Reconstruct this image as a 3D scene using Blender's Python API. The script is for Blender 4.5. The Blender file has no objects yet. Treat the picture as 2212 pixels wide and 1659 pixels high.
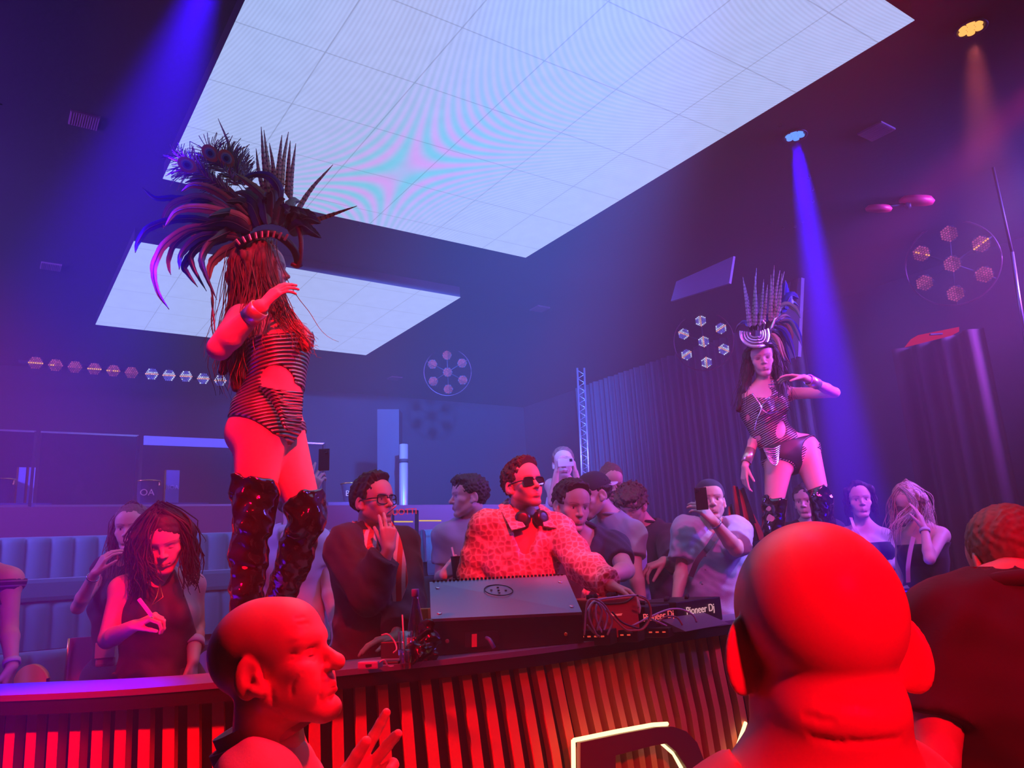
import bpy, bmesh, math, random
import numpy as np
from mathutils import Vector, Matrix
random.seed(7); RNG = np.random.default_rng(7)
PI = math.pi
# ------------------------------------------------------------ camera solved from the vanishing points
FPX = 1649.0
def nrm(v):
    v = np.array(v, float); return v / (np.linalg.norm(v) + 1e-12)
_A = nrm((-1171, -459.5, -FPX)); _B = nrm((2419, -246.5, -FPX)); _B = nrm(_B - _A * (_A @ _B))
_U = nrm(np.cross(_B, _A)); _F = np.array((0, 0, -1.0)); _Y = nrm(_F - _U * (_F @ _U)); _X = np.cross(_Y, _U)
CM = np.array([_X, _Y, _U])                 # camera axes -> world
CAM = np.array((0, 0, 1.75))
RA = CM @ _A; RB = CM @ _B                  # the room's depth axis and width axis
RA[2] = RB[2] = 0
ROOM_ANG = math.atan2(RB[1], RB[0])
def ray(px, py): return CM @ np.array((px - 1106, -(py - 829.5), -FPX))
def at(px, py, d):
    r = ray(px, py); return CAM + r * (d / r[1])
def atz(px, py, z):
    r = ray(px, py); return CAM + r * ((z - CAM[2]) / r[2])
def room(x, y, z=0.0): return RB * x + RA * y + np.array((0, 0, z))
def on_plane(px, py, p0, n):
    r = ray(px, py); n = np.array(n, float); return CAM + r * (((np.array(p0) - CAM) @ n) / (r @ n))
def toroom(p): p = np.array(p); return np.array((p @ RB, p @ RA, p[2]))
SC = bpy.context.scene
COL = SC.collection
cam = bpy.data.cameras.new('camera'); camo = bpy.data.objects.new('camera', cam); COL.objects.link(camo)
cam.sensor_width = 36; cam.lens = 36 * FPX / 2212; cam.clip_start = 0.02; cam.clip_end = 60
camo.matrix_world = Matrix([[*CM[0], CAM[0]], [*CM[1], CAM[1]], [*CM[2], CAM[2]], [0, 0, 0, 1]])
SC.camera = camo
# ------------------------------------------------------------ materials
def mat(name, col, rough=0.6, metal=0.0, spec=0.5, emit=None, estr=1.0, coat=0.0, sheen=0.0, bump=None, alpha=None):
    m = bpy.data.materials.new(name); m.use_nodes = True
    nt = m.node_tree; b = nt.nodes['Principled BSDF']
    b.inputs['Base Color'].default_value = (*col, 1); b.inputs['Roughness'].default_value = rough
    b.inputs['Metallic'].default_value = metal; b.inputs['Specular IOR Level'].default_value = spec
    b.inputs['Coat Weight'].default_value = coat; b.inputs['Sheen Weight'].default_value = sheen
    if emit: b.inputs['Emission Color'].default_value = (*emit, 1); b.inputs['Emission Strength'].default_value = estr
    if alpha is not None: b.inputs['Alpha'].default_value = alpha
    if bump:
        tc = nt.nodes.new('ShaderNodeTexCoord'); n = nt.nodes.new('ShaderNodeTexNoise'); n.inputs['Scale'].default_value = bump[0]
        n.inputs['Detail'].default_value = 4
        bp = nt.nodes.new('ShaderNodeBump'); bp.inputs['Strength'].default_value = bump[1]; bp.inputs['Distance'].default_value = bump[2] if len(bump) > 2 else 0.01
        nt.links.new(tc.outputs['Object'], n.inputs['Vector']); nt.links.new(n.outputs['Fac'], bp.inputs['Height']); nt.links.new(bp.outputs['Normal'], b.inputs['Normal'])
    return m
def vcol_mat(name, rough=0.5, spec=0.4, sss=0.0, bump=None, metal=0.0, coat=0.0, varn=None):
    m = mat(name, (1, 1, 1), rough, metal, spec, bump=bump, coat=coat); nt = m.node_tree; b = nt.nodes['Principled BSDF']
    a = nt.nodes.new('ShaderNodeVertexColor'); a.layer_name = 'Col'
    out = a.outputs['Color']
    if varn:
        tc = nt.nodes.new('ShaderNodeTexCoord'); n = nt.nodes.new('ShaderNodeTexNoise'); n.inputs['Scale'].default_value = varn[0]; n.inputs['Detail'].default_value = 5
        mr = nt.nodes.new('ShaderNodeMapRange'); mr.inputs['To Min'].default_value = 1 - varn[1]; mr.inputs['To Max'].default_value = 1 + varn[1]
        mx = nt.nodes.new('ShaderNodeVectorMath'); mx.operation = 'MULTIPLY'
        nt.links.new(tc.outputs['Object'], n.inputs['Vector']); nt.links.new(n.outputs['Fac'], mr.inputs['Value'])
        nt.links.new(out, mx.inputs[0]); nt.links.new(mr.outputs['Result'], mx.inputs[1]); out = mx.outputs['Vector']
    nt.links.new(out, b.inputs['Base Color'])
    return m
def emat(name, col, s):
    m = bpy.data.materials.new(name); m.use_nodes = True; nt = m.node_tree; nt.nodes.clear()
    o = nt.nodes.new('ShaderNodeOutputMaterial'); e = nt.nodes.new('ShaderNodeEmission')
    e.inputs['Color'].default_value = (*col, 1); e.inputs['Strength'].default_value = s; nt.links.new(e.outputs[0], o.inputs[0]); return m
def glass_mat(name, tint=(0.85, 0.9, 1.0), gloss=0.12, rough=0.03):
    m = bpy.data.materials.new(name); m.use_nodes = True; nt = m.node_tree; nt.nodes.clear()
    o = nt.nodes.new('ShaderNodeOutputMaterial'); t = nt.nodes.new('ShaderNodeBsdfTransparent'); g = nt.nodes.new('ShaderNodeBsdfGlossy'); x = nt.nodes.new('ShaderNodeMixShader')
    fr = nt.nodes.new('ShaderNodeLayerWeight'); fr.inputs['Blend'].default_value = 0.35
    mr = nt.nodes.new('ShaderNodeMapRange'); mr.inputs['To Min'].default_value = gloss; mr.inputs['To Max'].default_value = min(1, gloss * 4 + .1)
    t.inputs['Color'].default_value = (*tint, 1); g.inputs['Roughness'].default_value = rough
    nt.links.new(fr.outputs['Facing'], mr.inputs['Value']); nt.links.new(mr.outputs['Result'], x.inputs[0])
    nt.links.new(t.outputs[0], x.inputs[1]); nt.links.new(g.outputs[0], x.inputs[2]); nt.links.new(x.outputs[0], o.inputs[0]); return m
# ------------------------------------------------------------ objects
def tag(o, label=None, cat=None, group=None, kind=None):
    if label: o['label'] = label
    if cat: o['category'] = cat
    if group: o['group'] = group
    if kind: o['kind'] = kind
    return o
def empty(name, loc, label=None, cat=None, group=None, rz=0.0):
    o = bpy.data.objects.new(name, None); COL.objects.link(o); o.location = loc; o.rotation_euler = (0, 0, rz); o.empty_display_size = .05
    return tag(o, label, cat, group)
class MB:
    """collects shapes in one mesh"""
    def __init__(s): s.v = []; s.f = []; s.c = []; s.n = 0; s.smooth = []
    def add(s, v, f, col=None, smooth=False):
        v = np.asarray(v, float).reshape(-1, 3); s.v.append(v)
        s.f += [tuple(int(i) + s.n for i in q) for q in f]; s.smooth += [smooth] * len(f)
        s.c.append(np.tile(np.array((*(col or (1, 1, 1)), 1.0)), (len(v), 1)) if col is None or np.ndim(col) == 1 else np.column_stack([np.asarray(col), np.ones(len(v))]))
        s.n += len(v); return s
    def box(s, c, size, M=None, col=None, bev=0.0):
        x, y, z = (t / 2 for t in size)
        if bev > 0:
            bm = bmesh.new(); bmesh.ops.create_cube(bm, size=1.0)
            bmesh.ops.scale(bm, vec=size, verts=bm.verts); bmesh.ops.bevel(bm, geom=list(bm.edges), offset=bev, segments=2, affect='EDGES', profile=.6)
            bm.verts.index_update()
            v = np.array([q.co[:] for q in bm.verts]); f = [[q.index for q in p.verts] for p in bm.faces]; bm.free()
        else:
            v = np.array([(a, b, d) for a in (-x, x) for b in (-y, y) for d in (-z, z)], float)
            f = [(0, 1, 3, 2), (4, 6, 7, 5), (0, 4, 5, 1), (2, 3, 7, 6), (0, 2, 6, 4), (1, 5, 7, 3)]
        if M is not None: v = v @ np.asarray(M).T
        return s.add(v + np.asarray(c), f, col)
    def tube(s, pts, r, n=8, col=None, caps=True, flat=1.0, up=None):
        pts = np.asarray(pts, float); m = len(pts); r = np.broadcast_to(np.asarray(r, float), (m,))
        t = np.gradient(pts, axis=0); t /= np.linalg.norm(t, axis=1)[:, None] + 1e-12
        u = np.array(up, float) if up is not None else (np.array((0, 0, 1.)) if abs(t[0][2]) < .9 else np.array((1., 0, 0)))
        V = []
        for i in range(m):
            u = u - t[i] * (u @ t[i]); u /= np.linalg.norm(u) + 1e-12; w = np.cross(t[i], u)
            a = np.arange(n) * 2 * PI / n
            V.append(pts[i] + r[i] * (np.cos(a)[:, None] * w + flat * np.sin(a)[:, None] * u))
        V = np.concatenate(V); F = [(i * n + j, i * n + (j + 1) % n, (i + 1) * n + (j + 1) % n, (i + 1) * n + j) for i in range(m - 1) for j in range(n)]
        if caps: F += [tuple(range(n))[::-1], tuple(range((m - 1) * n, m * n))]
        if col is not None and np.ndim(col) == 2: col = np.repeat(np.asarray(col), n, axis=0)
        return s.add(V, F, col, True)
    def lathe(s, prof, c=(0, 0, 0), M=None, n=24, col=None):
        V = np.array([(r * math.cos(a), r * math.sin(a), z) for r, z in prof for a in (np.arange(n) * 2 * PI / n)])
        m = len(prof); F = [(i * n + j, i * n + (j + 1) % n, (i + 1) * n + (j + 1) % n, (i + 1) * n + j) for i in range(m - 1) for j in range(n)]
        F += [tuple(range(n))[::-1], tuple(range((m - 1) * n, m * n))]
        if M is not None: V = V @ np.asarray(M).T
        return s.add(V + np.asarray(c), F, col, True)
    def prism(s, poly, h, M=None, c=(0, 0, 0), col=None):
        n = len(poly); V = np.array([(x, y, z) for z in (0, h) for x, y in poly], float)
        F = [tuple(range(n))[::-1], tuple(range(n, 2 * n))] + [(i, (i + 1) % n, n + (i + 1) % n, n + i) for i in range(n)]
        if M is not None: V = V @ np.asarray(M).T
        return s.add(V + np.asarray(c), F, col)
    def ball(s, c, r, n=12, col=None):
        r = np.broadcast_to(np.asarray(r, float), (3,)); k = n // 2
        pr = [(max(1e-4, math.sin(PI * i / k)), -math.cos(PI * i / k)) for i in range(k + 1)]
        return s.lathe(pr, c, np.diag(r), n, col)
    def build(s, name, m, parent=None, origin=None):
        v = np.concatenate(s.v) if s.v else np.zeros((0, 3))
        return mesh_obj(name, v, s.f, m, parent, np.concatenate(s.c), s.smooth, origin)
def mesh_obj(name, v, f, m, parent=None, col=None, smooth=None, origin=None):
    v = np.asarray(v, float)
    if parent is not None:
        # world coordinates in, local to the parent out (parents only carry location and rotation about z)
        M = np.array(world(parent).inverted()); v = v @ M[:3, :3].T + M[:3, 3]; o0 = None
    else:
        o0 = np.array(origin) if origin is not None else np.array(((v[:, 0].min() + v[:, 0].max()) / 2, (v[:, 1].min() + v[:, 1].max()) / 2, v[:, 2].min()))
        v = v - o0
    me = bpy.data.meshes.new(name)
    if isinstance(f, np.ndarray):
        n, k = f.shape
        me.vertices.add(len(v)); me.vertices.foreach_set('co', v.astype(np.float32).ravel())
        me.loops.add(n * k); me.loops.foreach_set('vertex_index', f.astype(np.int32).ravel())
        me.polygons.add(n); me.polygons.foreach_set('loop_start', np.arange(0, n * k, k, dtype=np.int32)); me.polygons.foreach_set('loop_total', np.full(n, k, dtype=np.int32))
        me.update(calc_edges=True)
    else:
        me.from_pydata([tuple(q) for q in v], [], f); me.update()
    if smooth is True or smooth is None and isinstance(f, np.ndarray): me.polygons.foreach_set('use_smooth', np.ones(len(me.polygons), bool))
    elif isinstance(smooth, list): me.polygons.foreach_set('use_smooth', np.array(smooth, bool))
    if col is not None:
        a = me.attributes.new('Col', 'FLOAT_COLOR', 'POINT'); a.data.foreach_set('color', np.asarray(col, np.float32).ravel())
    me.materials.append(m)
    o = bpy.data.objects.new(name, me); COL.objects.link(o)
    if parent is not None: o.parent = parent
    else: o.location = o0
    return o
def world(o):
    M = Matrix.LocRotScale(o.location, o.rotation_euler, None)
    return (world(o.parent) @ M) if o.parent else M
def frame(n, up=(0, 0, 1)):
    """columns x, y, z with z along n and y near up"""
    z = nrm(n); up = np.array(up, float)
    if abs(z @ nrm(up)) > .99: up = np.array((0, 1., 0)) if abs(z[1]) < .9 else np.array((1., 0, 0))
    x = nrm(np.cross(up, z)); y = np.cross(z, x); return np.array([x, y, z]).T
RM = np.array([RB, RA, (0, 0, 1)]).T        # room axes as columns
def spot(name, loc, target, color, power, angle, blend=.3, r=.04):
    l = bpy.data.lights.new(name, 'SPOT'); l.color = color; l.energy = power; l.spot_size = math.radians(angle); l.spot_blend = blend; l.shadow_soft_size = r
    o = bpy.data.objects.new(name, l); COL.objects.link(o); o.location = loc
    o.rotation_euler = Vector(np.array(target) - np.array(loc)).to_track_quat('-Z', 'Y').to_euler(); return o
def text_obj(name, s, size, M, c, m, parent=None, ext=.002, width=1.0, label=None, bold=0.0):
    cu = bpy.data.curves.new(name, 'FONT'); cu.body = s; cu.size = size; cu.extrude = ext; cu.align_x = 'CENTER'; cu.align_y = 'CENTER'; cu.offset = bold
    o = bpy.data.objects.new(name, cu); COL.objects.link(o)
    dg = bpy.context.evaluated_depsgraph_get(); me = bpy.data.meshes.new_from_object(o.evaluated_get(dg))
    v = np.array([q.co[:] for q in me.vertices]) * (width, 1, 1); f = [tuple(p.vertices) for p in me.polygons]
    bpy.data.objects.remove(o); bpy.data.curves.remove(cu); bpy.data.meshes.remove(me)
    o = mesh_obj(name, v @ np.asarray(M).T + np.asarray(c), f, m, parent)
    return o
# ------------------------------------------------------------ the room
ZC = 4.41
X0, X1, Y0, Y1 = -3.0, 7.7, -4.0, 10.6
M_BLACK = mat('black_paint', (.022, .02, .026), .75, bump=(30, .15))
M_CEIL = mat('ceiling_black', (.03, .028, .035), .8, bump=(25, .15))
M_FLOOR = mat('floor_dark', (.03, .027, .03), .35)
def wallbox(name, x0, x1, y0, y1, z0, z1, m):
    b = MB(); b.box(room((x0 + x1) / 2, (y0 + y1) / 2, (z0 + z1) / 2), (x1 - x0, y1 - y0, z1 - z0), RM); o = b.build(name, m); tag(o, kind='structure'); return o
wallbox('floor', X0, X1, Y0, Y1, -.1, 0, M_FLOOR)
wallbox('ceiling', X0, X1, Y0, Y1, ZC, ZC + .1, M_CEIL)
wallbox('wall_back', X0, X1, Y1, Y1 + .1, 0, ZC, M_BLACK)
wallbox('wall_front', X0, X1, Y0 - .1, Y0, 0, ZC, M_BLACK)
wallbox('wall_left', X0 - .1, X0, Y0, Y1, 0, ZC, M_BLACK)
wallbox('wall_right', X1, X1 + .1, Y0, Y1, 0, ZC, M_BLACK)
# ------------------------------------------------------------ LED ceiling screens (two), tile seams and moire fringes painted into their emission
def led_mat(cx, cy, strength, ud=(.78, .62)):
    m = bpy.data.materials.new('led_screen_face'); m.use_nodes = True; nt = m.node_tree; nt.nodes.clear(); N = nt.nodes.new; L = nt.links.new
    o = N('ShaderNodeOutputMaterial'); e = N('ShaderNodeEmission'); tc = N('ShaderNodeTexCoord'); sp = N('ShaderNodeSeparateXYZ')
    L(tc.outputs['Object'], sp.inputs[0]); x, y = sp.outputs['X'], sp.outputs['Y']
    def mth(op, a, b=None, c=None):
        n = N('ShaderNodeMath'); n.operation = op
        for i, t in enumerate((a, b, c)):
            if t is None: continue
            if isinstance(t, (int, float)): n.inputs[i].default_value = t
            else: L(t, n.inputs[i])
        return n.outputs[0]
    def seam(t, per, w):
        fr = mth('FRACT', mth('DIVIDE', t, per)); d = mth('ABSOLUTE', mth('SUBTRACT', fr, .5))
        return mth('GREATER_THAN', d, .5 - w / per)
    s = mth('MAXIMUM', seam(x, .5, .0035), seam(y, .5, .0035))
    dx = mth('SUBTRACT', x, cx); dy = mth('SUBTRACT', y, cy)
    # saddle shaped fringes around one point of the screen
    u = mth('ADD', mth('MULTIPLY', dx, ud[0]), mth('MULTIPLY', dy, ud[1])); w = mth('SUBTRACT', mth('MULTIPLY', dx, ud[1]), mth('MULTIPLY', dy, ud[0]))
    ph = mth('SUBTRACT', mth('MULTIPLY', mth('MULTIPLY', u, u), 52.0), mth('MULTIPLY', mth('MULTIPLY', w, w), 110.0))
    sn = mth('SINE', ph)
    r2 = mth('ADD', mth('MULTIPLY', dx, dx), mth('MULTIPLY', dy, dy))
    fade = mth('EXPONENT', mth('ADD', mth('MULTIPLY', mth('MULTIPLY', u, u), -.45), mth('MULTIPLY', mth('MULTIPLY', w, w), -2.6)))
    k = mth('MULTIPLY', sn, mth('MULTIPLY', fade, 1.0))
    fine = mth('MULTIPLY', mth('SINE', mth('MULTIPLY', ph, 1.0)), .07)
    mixf = mth('ADD', mth('ADD', mth('MULTIPLY', k, .5), .5), 0)
    c1 = N('ShaderNodeMix'); c1.data_type = 'RGBA'; c1.inputs['A'].default_value = (.16, .66, .86, 1); c1.inputs['B'].default_value = (.60, .32, .80, 1)
    L(mixf, c1.inputs['Factor'])
    base = N('ShaderNodeMix'); base.data_type = 'RGBA'; base.inputs['A'].default_value = (.40, .50, .90, 1); L(c1.outputs['Result'], base.inputs['B'])
    L(mth('MULTIPLY', fade, .95), base.inputs['Factor'])
    st = mth('MULTIPLY', mth('ADD', 1.0, fine), mth('SUBTRACT', 1.0, mth('MULTIPLY', s, .28)))
    no = N('ShaderNodeTexNoise'); no.inputs['Scale'].default_value = 9; no.inputs['Detail'].default_value = 3; L(tc.outputs['Object'], no.inputs['Vector'])
    st = mth('MULTIPLY', st, mth('ADD', .93, mth('MULTIPLY', no.outputs['Fac'], .14)))
    L(base.outputs['Result'], e.inputs['Color']); L(mth('MULTIPLY', st, strength), e.inputs['Strength']); L(e.outputs[0], o.inputs[0]); return m
M_CASE = mat('screen_casing', (.015, .015, .018), .6)
def led_screen(x0, x1, y0, y1, label, cx, cy, s=1.07):
    root = empty('led_ceiling_screen', room((x0 + x1) / 2, (y0 + y1) / 2, ZC - .12), label, 'LED screen', 'ceiling LED screens', rz=ROOM_ANG)
    f = MB(); f.box(room((x0 + x1) / 2, (y0 + y1) / 2, ZC - .055), (x1 - x0 - .004, y1 - y0 - .004, .105), RM); f.build('casing', M_CASE, root)
    g = MB(); z = ZC - .112
    q = [room(x0, y0, z), room(x1, y0, z), room(x1, y1, z), room(x0, y1, z)]; q2 = [p + (0, 0, .004) for p in q]
    g.add(q + q2, [(3, 2, 1, 0), (4, 5, 6, 7), (0, 1, 5, 4), (1, 2, 6, 5), (2, 3, 7, 6), (3, 0, 4, 7)])
    o = g.build('screen_face', led_mat(cx, cy, s, UD), root); return root
KZ = (ZC - .112 - 1.75) / 2.75
def rz_(px, py, z=None): return toroom(atz(px, py, ZC - .112 if z is None else z))
_p = [rz_(*q) for q in ((1137, 557), (1977, 45), (355, 387), (788, 767), (204, 701), (297, 523), (991, 642))]
xl, xr = (_p[2][0] + _p[4][0]) / 2, (_p[0][0] + _p[1][0] + _p[3][0]) / 3
ctr = rz_(868, 372); UD = tuple(nrm((rz_(1480, 70) - ctr)[:2]))
y1b, y1a = (_p[0][1] + _p[2][1]) / 2, _p[1][1]
led_screen(xl, xr, y1a, y1b, 'large bright white-blue LED screen overhead with pink and cyan fringes', ctr[0] - (xl + xr) / 2, ctr[1] - (y1a + y1b) / 2)
y2a, y2b = (_p[5][1] + _p[6][1]) / 2, (_p[3][1] + _p[4][1]) / 2
led_screen(xl, xr, y2a, y2b, 'smaller bright white LED ceiling screen farther back, behind the feathered dancer', 30, 30)
# ------------------------------------------------------------ lights
BLUE = (.03, .0, 1.0); RED = (1.0, .0, .012); VIO = (.13, .11, 1.0); MAG = (1.0, .03, .35)
def P(px, py, z): return atz(px, py, z)
def area(name, loc, target, color, power, sx, sy, spread=180):
    l = bpy.data.lights.new(name, 'AREA'); l.shape = 'RECTANGLE'; l.size = sx; l.size_y = sy; l.color = color; l.energy = power; l.spread = math.radians(spread)
    o = bpy.data.objects.new(name, l); COL.objects.link(o); o.location = loc
    o.rotation_euler = Vector(np.array(target) - np.array(loc)).to_track_quat('-Z', 'Y').to_euler(); return o
pb = P(1717, 293, ZC); spot('blue_par_beam', pb - (0, 0, .03), (pb[0] + .02, pb[1] + .05, 0), BLUE, 42000, 12, 1.0, .05)
pb2 = P(465, -110, ZC); spot('blue_par_beam', pb2 - (0, 0, .03), (pb2[0] - .9, pb2[1] - .35, 0), BLUE, 6000, 27, 1.0, .05)
pa = P(2097, 61, ZC); spot('amber_par_beam', pa - (0, 0, .05), (pa[0] - .25, pa[1] + .3, 0), (1, .14, .12), 800, 24, .8)
# red: foreground, counter, DJ, booted dancer, smoker
spot('red_head_spot', (1.3, -1.7, 3.6), (.62, 1.15, 1.45), RED, 1000, 30, .7, .12)
spot('red_head_spot', (1.5, .9, 4.0), (-.42, 1.45, 1.4), RED, 900, 22, .7, .10)
spot('red_wash', (-2.3, 1.2, 3.3), (-.9, 2.6, .85), RED, 1300, 46, .7, .1)
spot('red_wash', (1.6, .6, 4.2), (.5, 2.9, .7), (1, 0, .06), 190, 40, .8, .1)
spot('red_key', (1.0, .9, 4.25), (.10, 3.85, 1.9), RED, 1700, 13, .5, .08)
spot('red_key', (.4, .7, 4.25), (-.95, 2.95, 2.15), RED, 1900, 18, .6, .08)
spot('red_key', (.3, 1.0, 4.25), (-.66, 3.8, 1.95), RED, 700, 8, .5, .08)
ps = P(2330, 110, 4.3); spot('red_side_beam', ps, at(1780, 640, 5.2), (1, 0, .16), 1500, 20, 1.0, .08)
spot('magenta_wash', (1.6, 1.5, 4.3), (.95, 4.9, 1.9), MAG, 360, 48, .9, .1)
spot('magenta_wash', (2.6, 2.2, 4.3), (2.2, 5.3, 1.9), (1, .05, .55), 300, 46, .9, .1)
spot('magenta_wash', (-.6, 1.2, 4.3), (-1.8, 3.9, 1.6), (1, .02, .12), 260, 30, .9, .1)
area('violet_haze_fill', room(-2.8, 6.0, 3.9), room(3.5, 8.5, 2.2), (.24, .10, 1), 290, 2.5, .6, 100)  # added unseen area light, colours the haze violet from the left
spot('purple_fill', room(-2.6, 4.2, 3.5), room(.4, 4.6, 4.6), (.28, .05, 1), 900, 75, 1.0, .2)  # added unseen spot, lifts the dark ceiling corner at the left
area('purple_fill', room(7.3, .9, 3.9), room(5.2, 4.6, 2.8), (.7, .02, .6), 45, 1.5, .5, 70)  # added unseen area light, turns the right side more purple
spot('blue_haze_fill', room(1.2, .3, 4.2), room(5.2, 9.0, 3.85), (.05, .17, 1), 22000, 39, 1.0, .12)  # added unseen spot, brightens the haze beside the ceiling screens
spot('lavender_key', room(5.4, 1.2, 4.3), at(1535, 1180, 4.6), (.50, .42, 1), 520, 15, .8, .08)
spot('red_key', (3.9, 3.0, 4.25), (1.76, 5.0, 2.0), (1, .015, .16), 620, 20, .8, .08)
area('violet_haze_fill', room(7.0, .6, 4.2), room(4.5, 7.0, 2.6), (.16, .10, 1), 300, 2.5, .6, 90)  # second added unseen violet light for the haze, from the right
w = bpy.data.worlds.new('world'); SC.world = w; w.use_nodes = True; w.node_tree.nodes['Background'].inputs[0].default_value = (0, 0, 0, 1)
vs = w.node_tree.nodes.new('ShaderNodeVolumeScatter'); vs.inputs['Density'].default_value = .034; vs.inputs['Anisotropy'].default_value = .2   # violet smoke haze fills the room
w.node_tree.links.new(vs.outputs[0], w.node_tree.nodes['World Output'].inputs['Volume'])
SC.view_settings.view_transform = 'Standard'; SC.view_settings.look = 'None'; SC.view_settings.exposure = 0; SC.view_settings.gamma = 1; SC.view_settings.use_curve_mapping = False
SC.cycles.use_denoising = True; SC.cycles.max_bounces = 4; SC.cycles.diffuse_bounces = 2; SC.cycles.glossy_bounces = 2; SC.cycles.transmission_bounces = 3; SC.cycles.transparent_max_bounces = 8; SC.cycles.volume_bounces = 0
SC.cycles.use_adaptive_sampling = True; SC.cycles.adaptive_threshold = .05; SC.cycles.sample_clamp_indirect = 6; SC.cycles.caustics_reflective = False; SC.cycles.caustics_refractive = False
# ------------------------------------------------------------ DJ counter with a curved slatted front
CZ = 1.42
def hor(px): return 1219.5 - .0593 * (px - 1106)
_ed = [(-260, 1512), (-120, 1507), (0, 1502), (234, 1494), (400, 1480), (480, 1474), (741, 1447), (900, 1431), (1080, 1412), (1250, 1391), (1350, 1374), (1450, 1357), (1570, 1340), (1750, 1322), (1975, 1311), (2080, 1297), (2200, 1284)]
_fe = np.array([atz(x, y, CZ)[:2] for x, y in _ed])
_s = np.concatenate([[0], np.cumsum(np.linalg.norm(np.diff(_fe, axis=0), axis=1))])
_u = np.linspace(0, _s[-1], 160); FE = np.stack([np.interp(_u, _s, _fe[:, i]) for i in (0, 1)], 1)
for _ in range(60): FE[1:-1] = FE[1:-1] * .5 + .25 * (FE[:-2] + FE[2:])
FS = np.concatenate([[0], np.cumsum(np.linalg.norm(np.diff(FE, axis=0), axis=1))])
def fe(s): return np.array([np.interp(s, FS, FE[:, 0]), np.interp(s, FS, FE[:, 1])])
def fn_(s):
    a, b = fe(s - .03), fe(s + .03); t = nrm(b - a); return np.array((t[1], -t[0]))        # toward the audience
M_TOP = mat('counter_top', (.17, .18, .30), .30, spec=.7, bump=(60, .03))
M_FASC = mat('counter_fascia', (.010, .006, .007), .5)
M_SLAT = mat('slat_wood', (.74, .19, .10), .55, bump=(40, .08))
M_BACK = mat('counter_backing', (.012, .008, .01), .7)
counter = empty('dj_counter', (float(fe(2.2)[0]), float(fe(2.2)[1]) + .1, 0), 'long curved DJ counter with vertical wooden slats along its front', 'counter')
def ribbon(o0, o1, z0, z1, s0=0, s1=None, n=120):
    s1 = FS[-1] if s1 is None else s1; mb = MB(); ss = np.linspace(s0, s1, n); V = []
    for s in ss:
        p = fe(s); q = -fn_(s)
        for o, z in ((o0, z0), (o0, z1), (o1, z1), (o1, z0)): V.append((*(p + q * o), z))
    F = [(i * 4 + j, i * 4 + (j + 1) % 4, (i + 1) * 4 + (j + 1) % 4, (i + 1) * 4 + j) for i in range(n - 1) for j in range(4)] + [(0, 3, 2, 1), tuple((n - 1) * 4 + k for k in range(4))]
    mb.add(V, F); return mb
ribbon(0, .31, CZ - .02, CZ).build('top', M_TOP, counter)
ribbon(.004, .30, CZ - .065, CZ - .02).build('fascia', M_FASC, counter)
ribbon(.11, .13, 0, CZ - .065).build('backing_panel', M_BACK, counter)
_lx = np.array([-300, 40, 250, 420, 760, 850, 925, 1205, 1550, 2200]); _ll = np.array([-16, -11, -6, 0, 4, 13, 22, 44, 50, 60])
def px_of(p):
    c = CM.T @ (np.array(p) - CAM); return 1106 + FPX * c[0] / -c[2], 829.5 - FPX * c[1] / -c[2]
s0 = None; zt = CZ - .065
for s in np.arange(.02, FS[-1], .002):
    if px_of((*fe(s), zt))[0] > 41: s0 = s; break
ns = 0
for i in range(-6, 90):
    s = s0 + .082 * i
    if s < .02 or s > FS[-1] - .02: continue
    p = fe(s); n = fn_(s); t = np.array((-n[1], n[0])); P0 = np.array((*(p - n * .06), zt)); px, py = px_of(P0)
    ln = np.interp(px, _lx, _ll); nn = np.array((*n, 0)); Pb = on_plane(px + ln, max(1659, py + 150), P0, nn)
    mb = MB(); V = []; tt = np.array((*t, 0)); k = 9
    for j in range(k):
        f = j / (k - 1); z = zt * (1 - f); g = (zt - z) / (zt - Pb[2])
        w = g + .12 * math.sin(min(g, 1) * PI * 2 + 3.6) * (abs(ln) / 50) if g < 1 else g + .12 * math.sin(3.6) * abs(ln) / 50
        w -= .12 * math.sin(3.6) * abs(ln) / 50
        c = P0 + (Pb - P0) * np.array((1, 1, 0)) * w; c[2] = z
        for a, b in ((-.019, 0), (.019, 0), (.019, -.045), (-.019, -.045)): V.append(c + tt * a + nn * b)
    F = [(a * 4 + j, (a + 1) * 4 + j, (a + 1) * 4 + (j + 1) % 4, a * 4 + (j + 1) % 4) for a in range(k - 1) for j in range(4)] + [(0, 1, 2, 3), tuple((k - 1) * 4 + q for q in (3, 2, 1, 0))]
    mb.add(V, F); mb.build('slat', M_SLAT, counter); ns += 1
# desk behind the parapet, where the DJ gear stands, and the dancers' podium
def s_of_px(px):
    ss = np.linspace(0, FS[-1], 600); return ss[int(np.argmin([abs(px_of((*fe(s), CZ))[0] - px) for s in ss]))]
M_DESK = mat('desk_black', (.03, .028, .034), .5)
DZ = 1.40
desk = ribbon(.325, .46, DZ - .05, DZ, s_of_px(640), s_of_px(1590), 60).build('dj_desk', M_DESK); tag(desk, 'black DJ desk behind the raised front counter', 'desk')
dl = ribbon(.34, .40, .4, DZ - .05, s_of_px(660), s_of_px(1580), 60).build('desk_panel', M_BACK, desk)
pd = MB(); pd.box((1.74, 4.96, .4 + (CZ - .4) / 2), (.72, .52, CZ - .4), bev=.01); podium = pd.build('podium', M_DESK); tag(podium, 'dark box podium under the feathered dancer on the right', 'podium')
tb = ribbon(.335, .45, 1.43, 1.465, s_of_px(1945), s_of_px(2190), 40).build('high_table', M_DESK); tag(tb, 'dark high table at the right end of the counter in front of the two women', 'table')
ribbon(.36, .42, .4, 1.43, s_of_px(2015), s_of_px(2170), 20).build('table_panel', M_BACK, tb)
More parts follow.
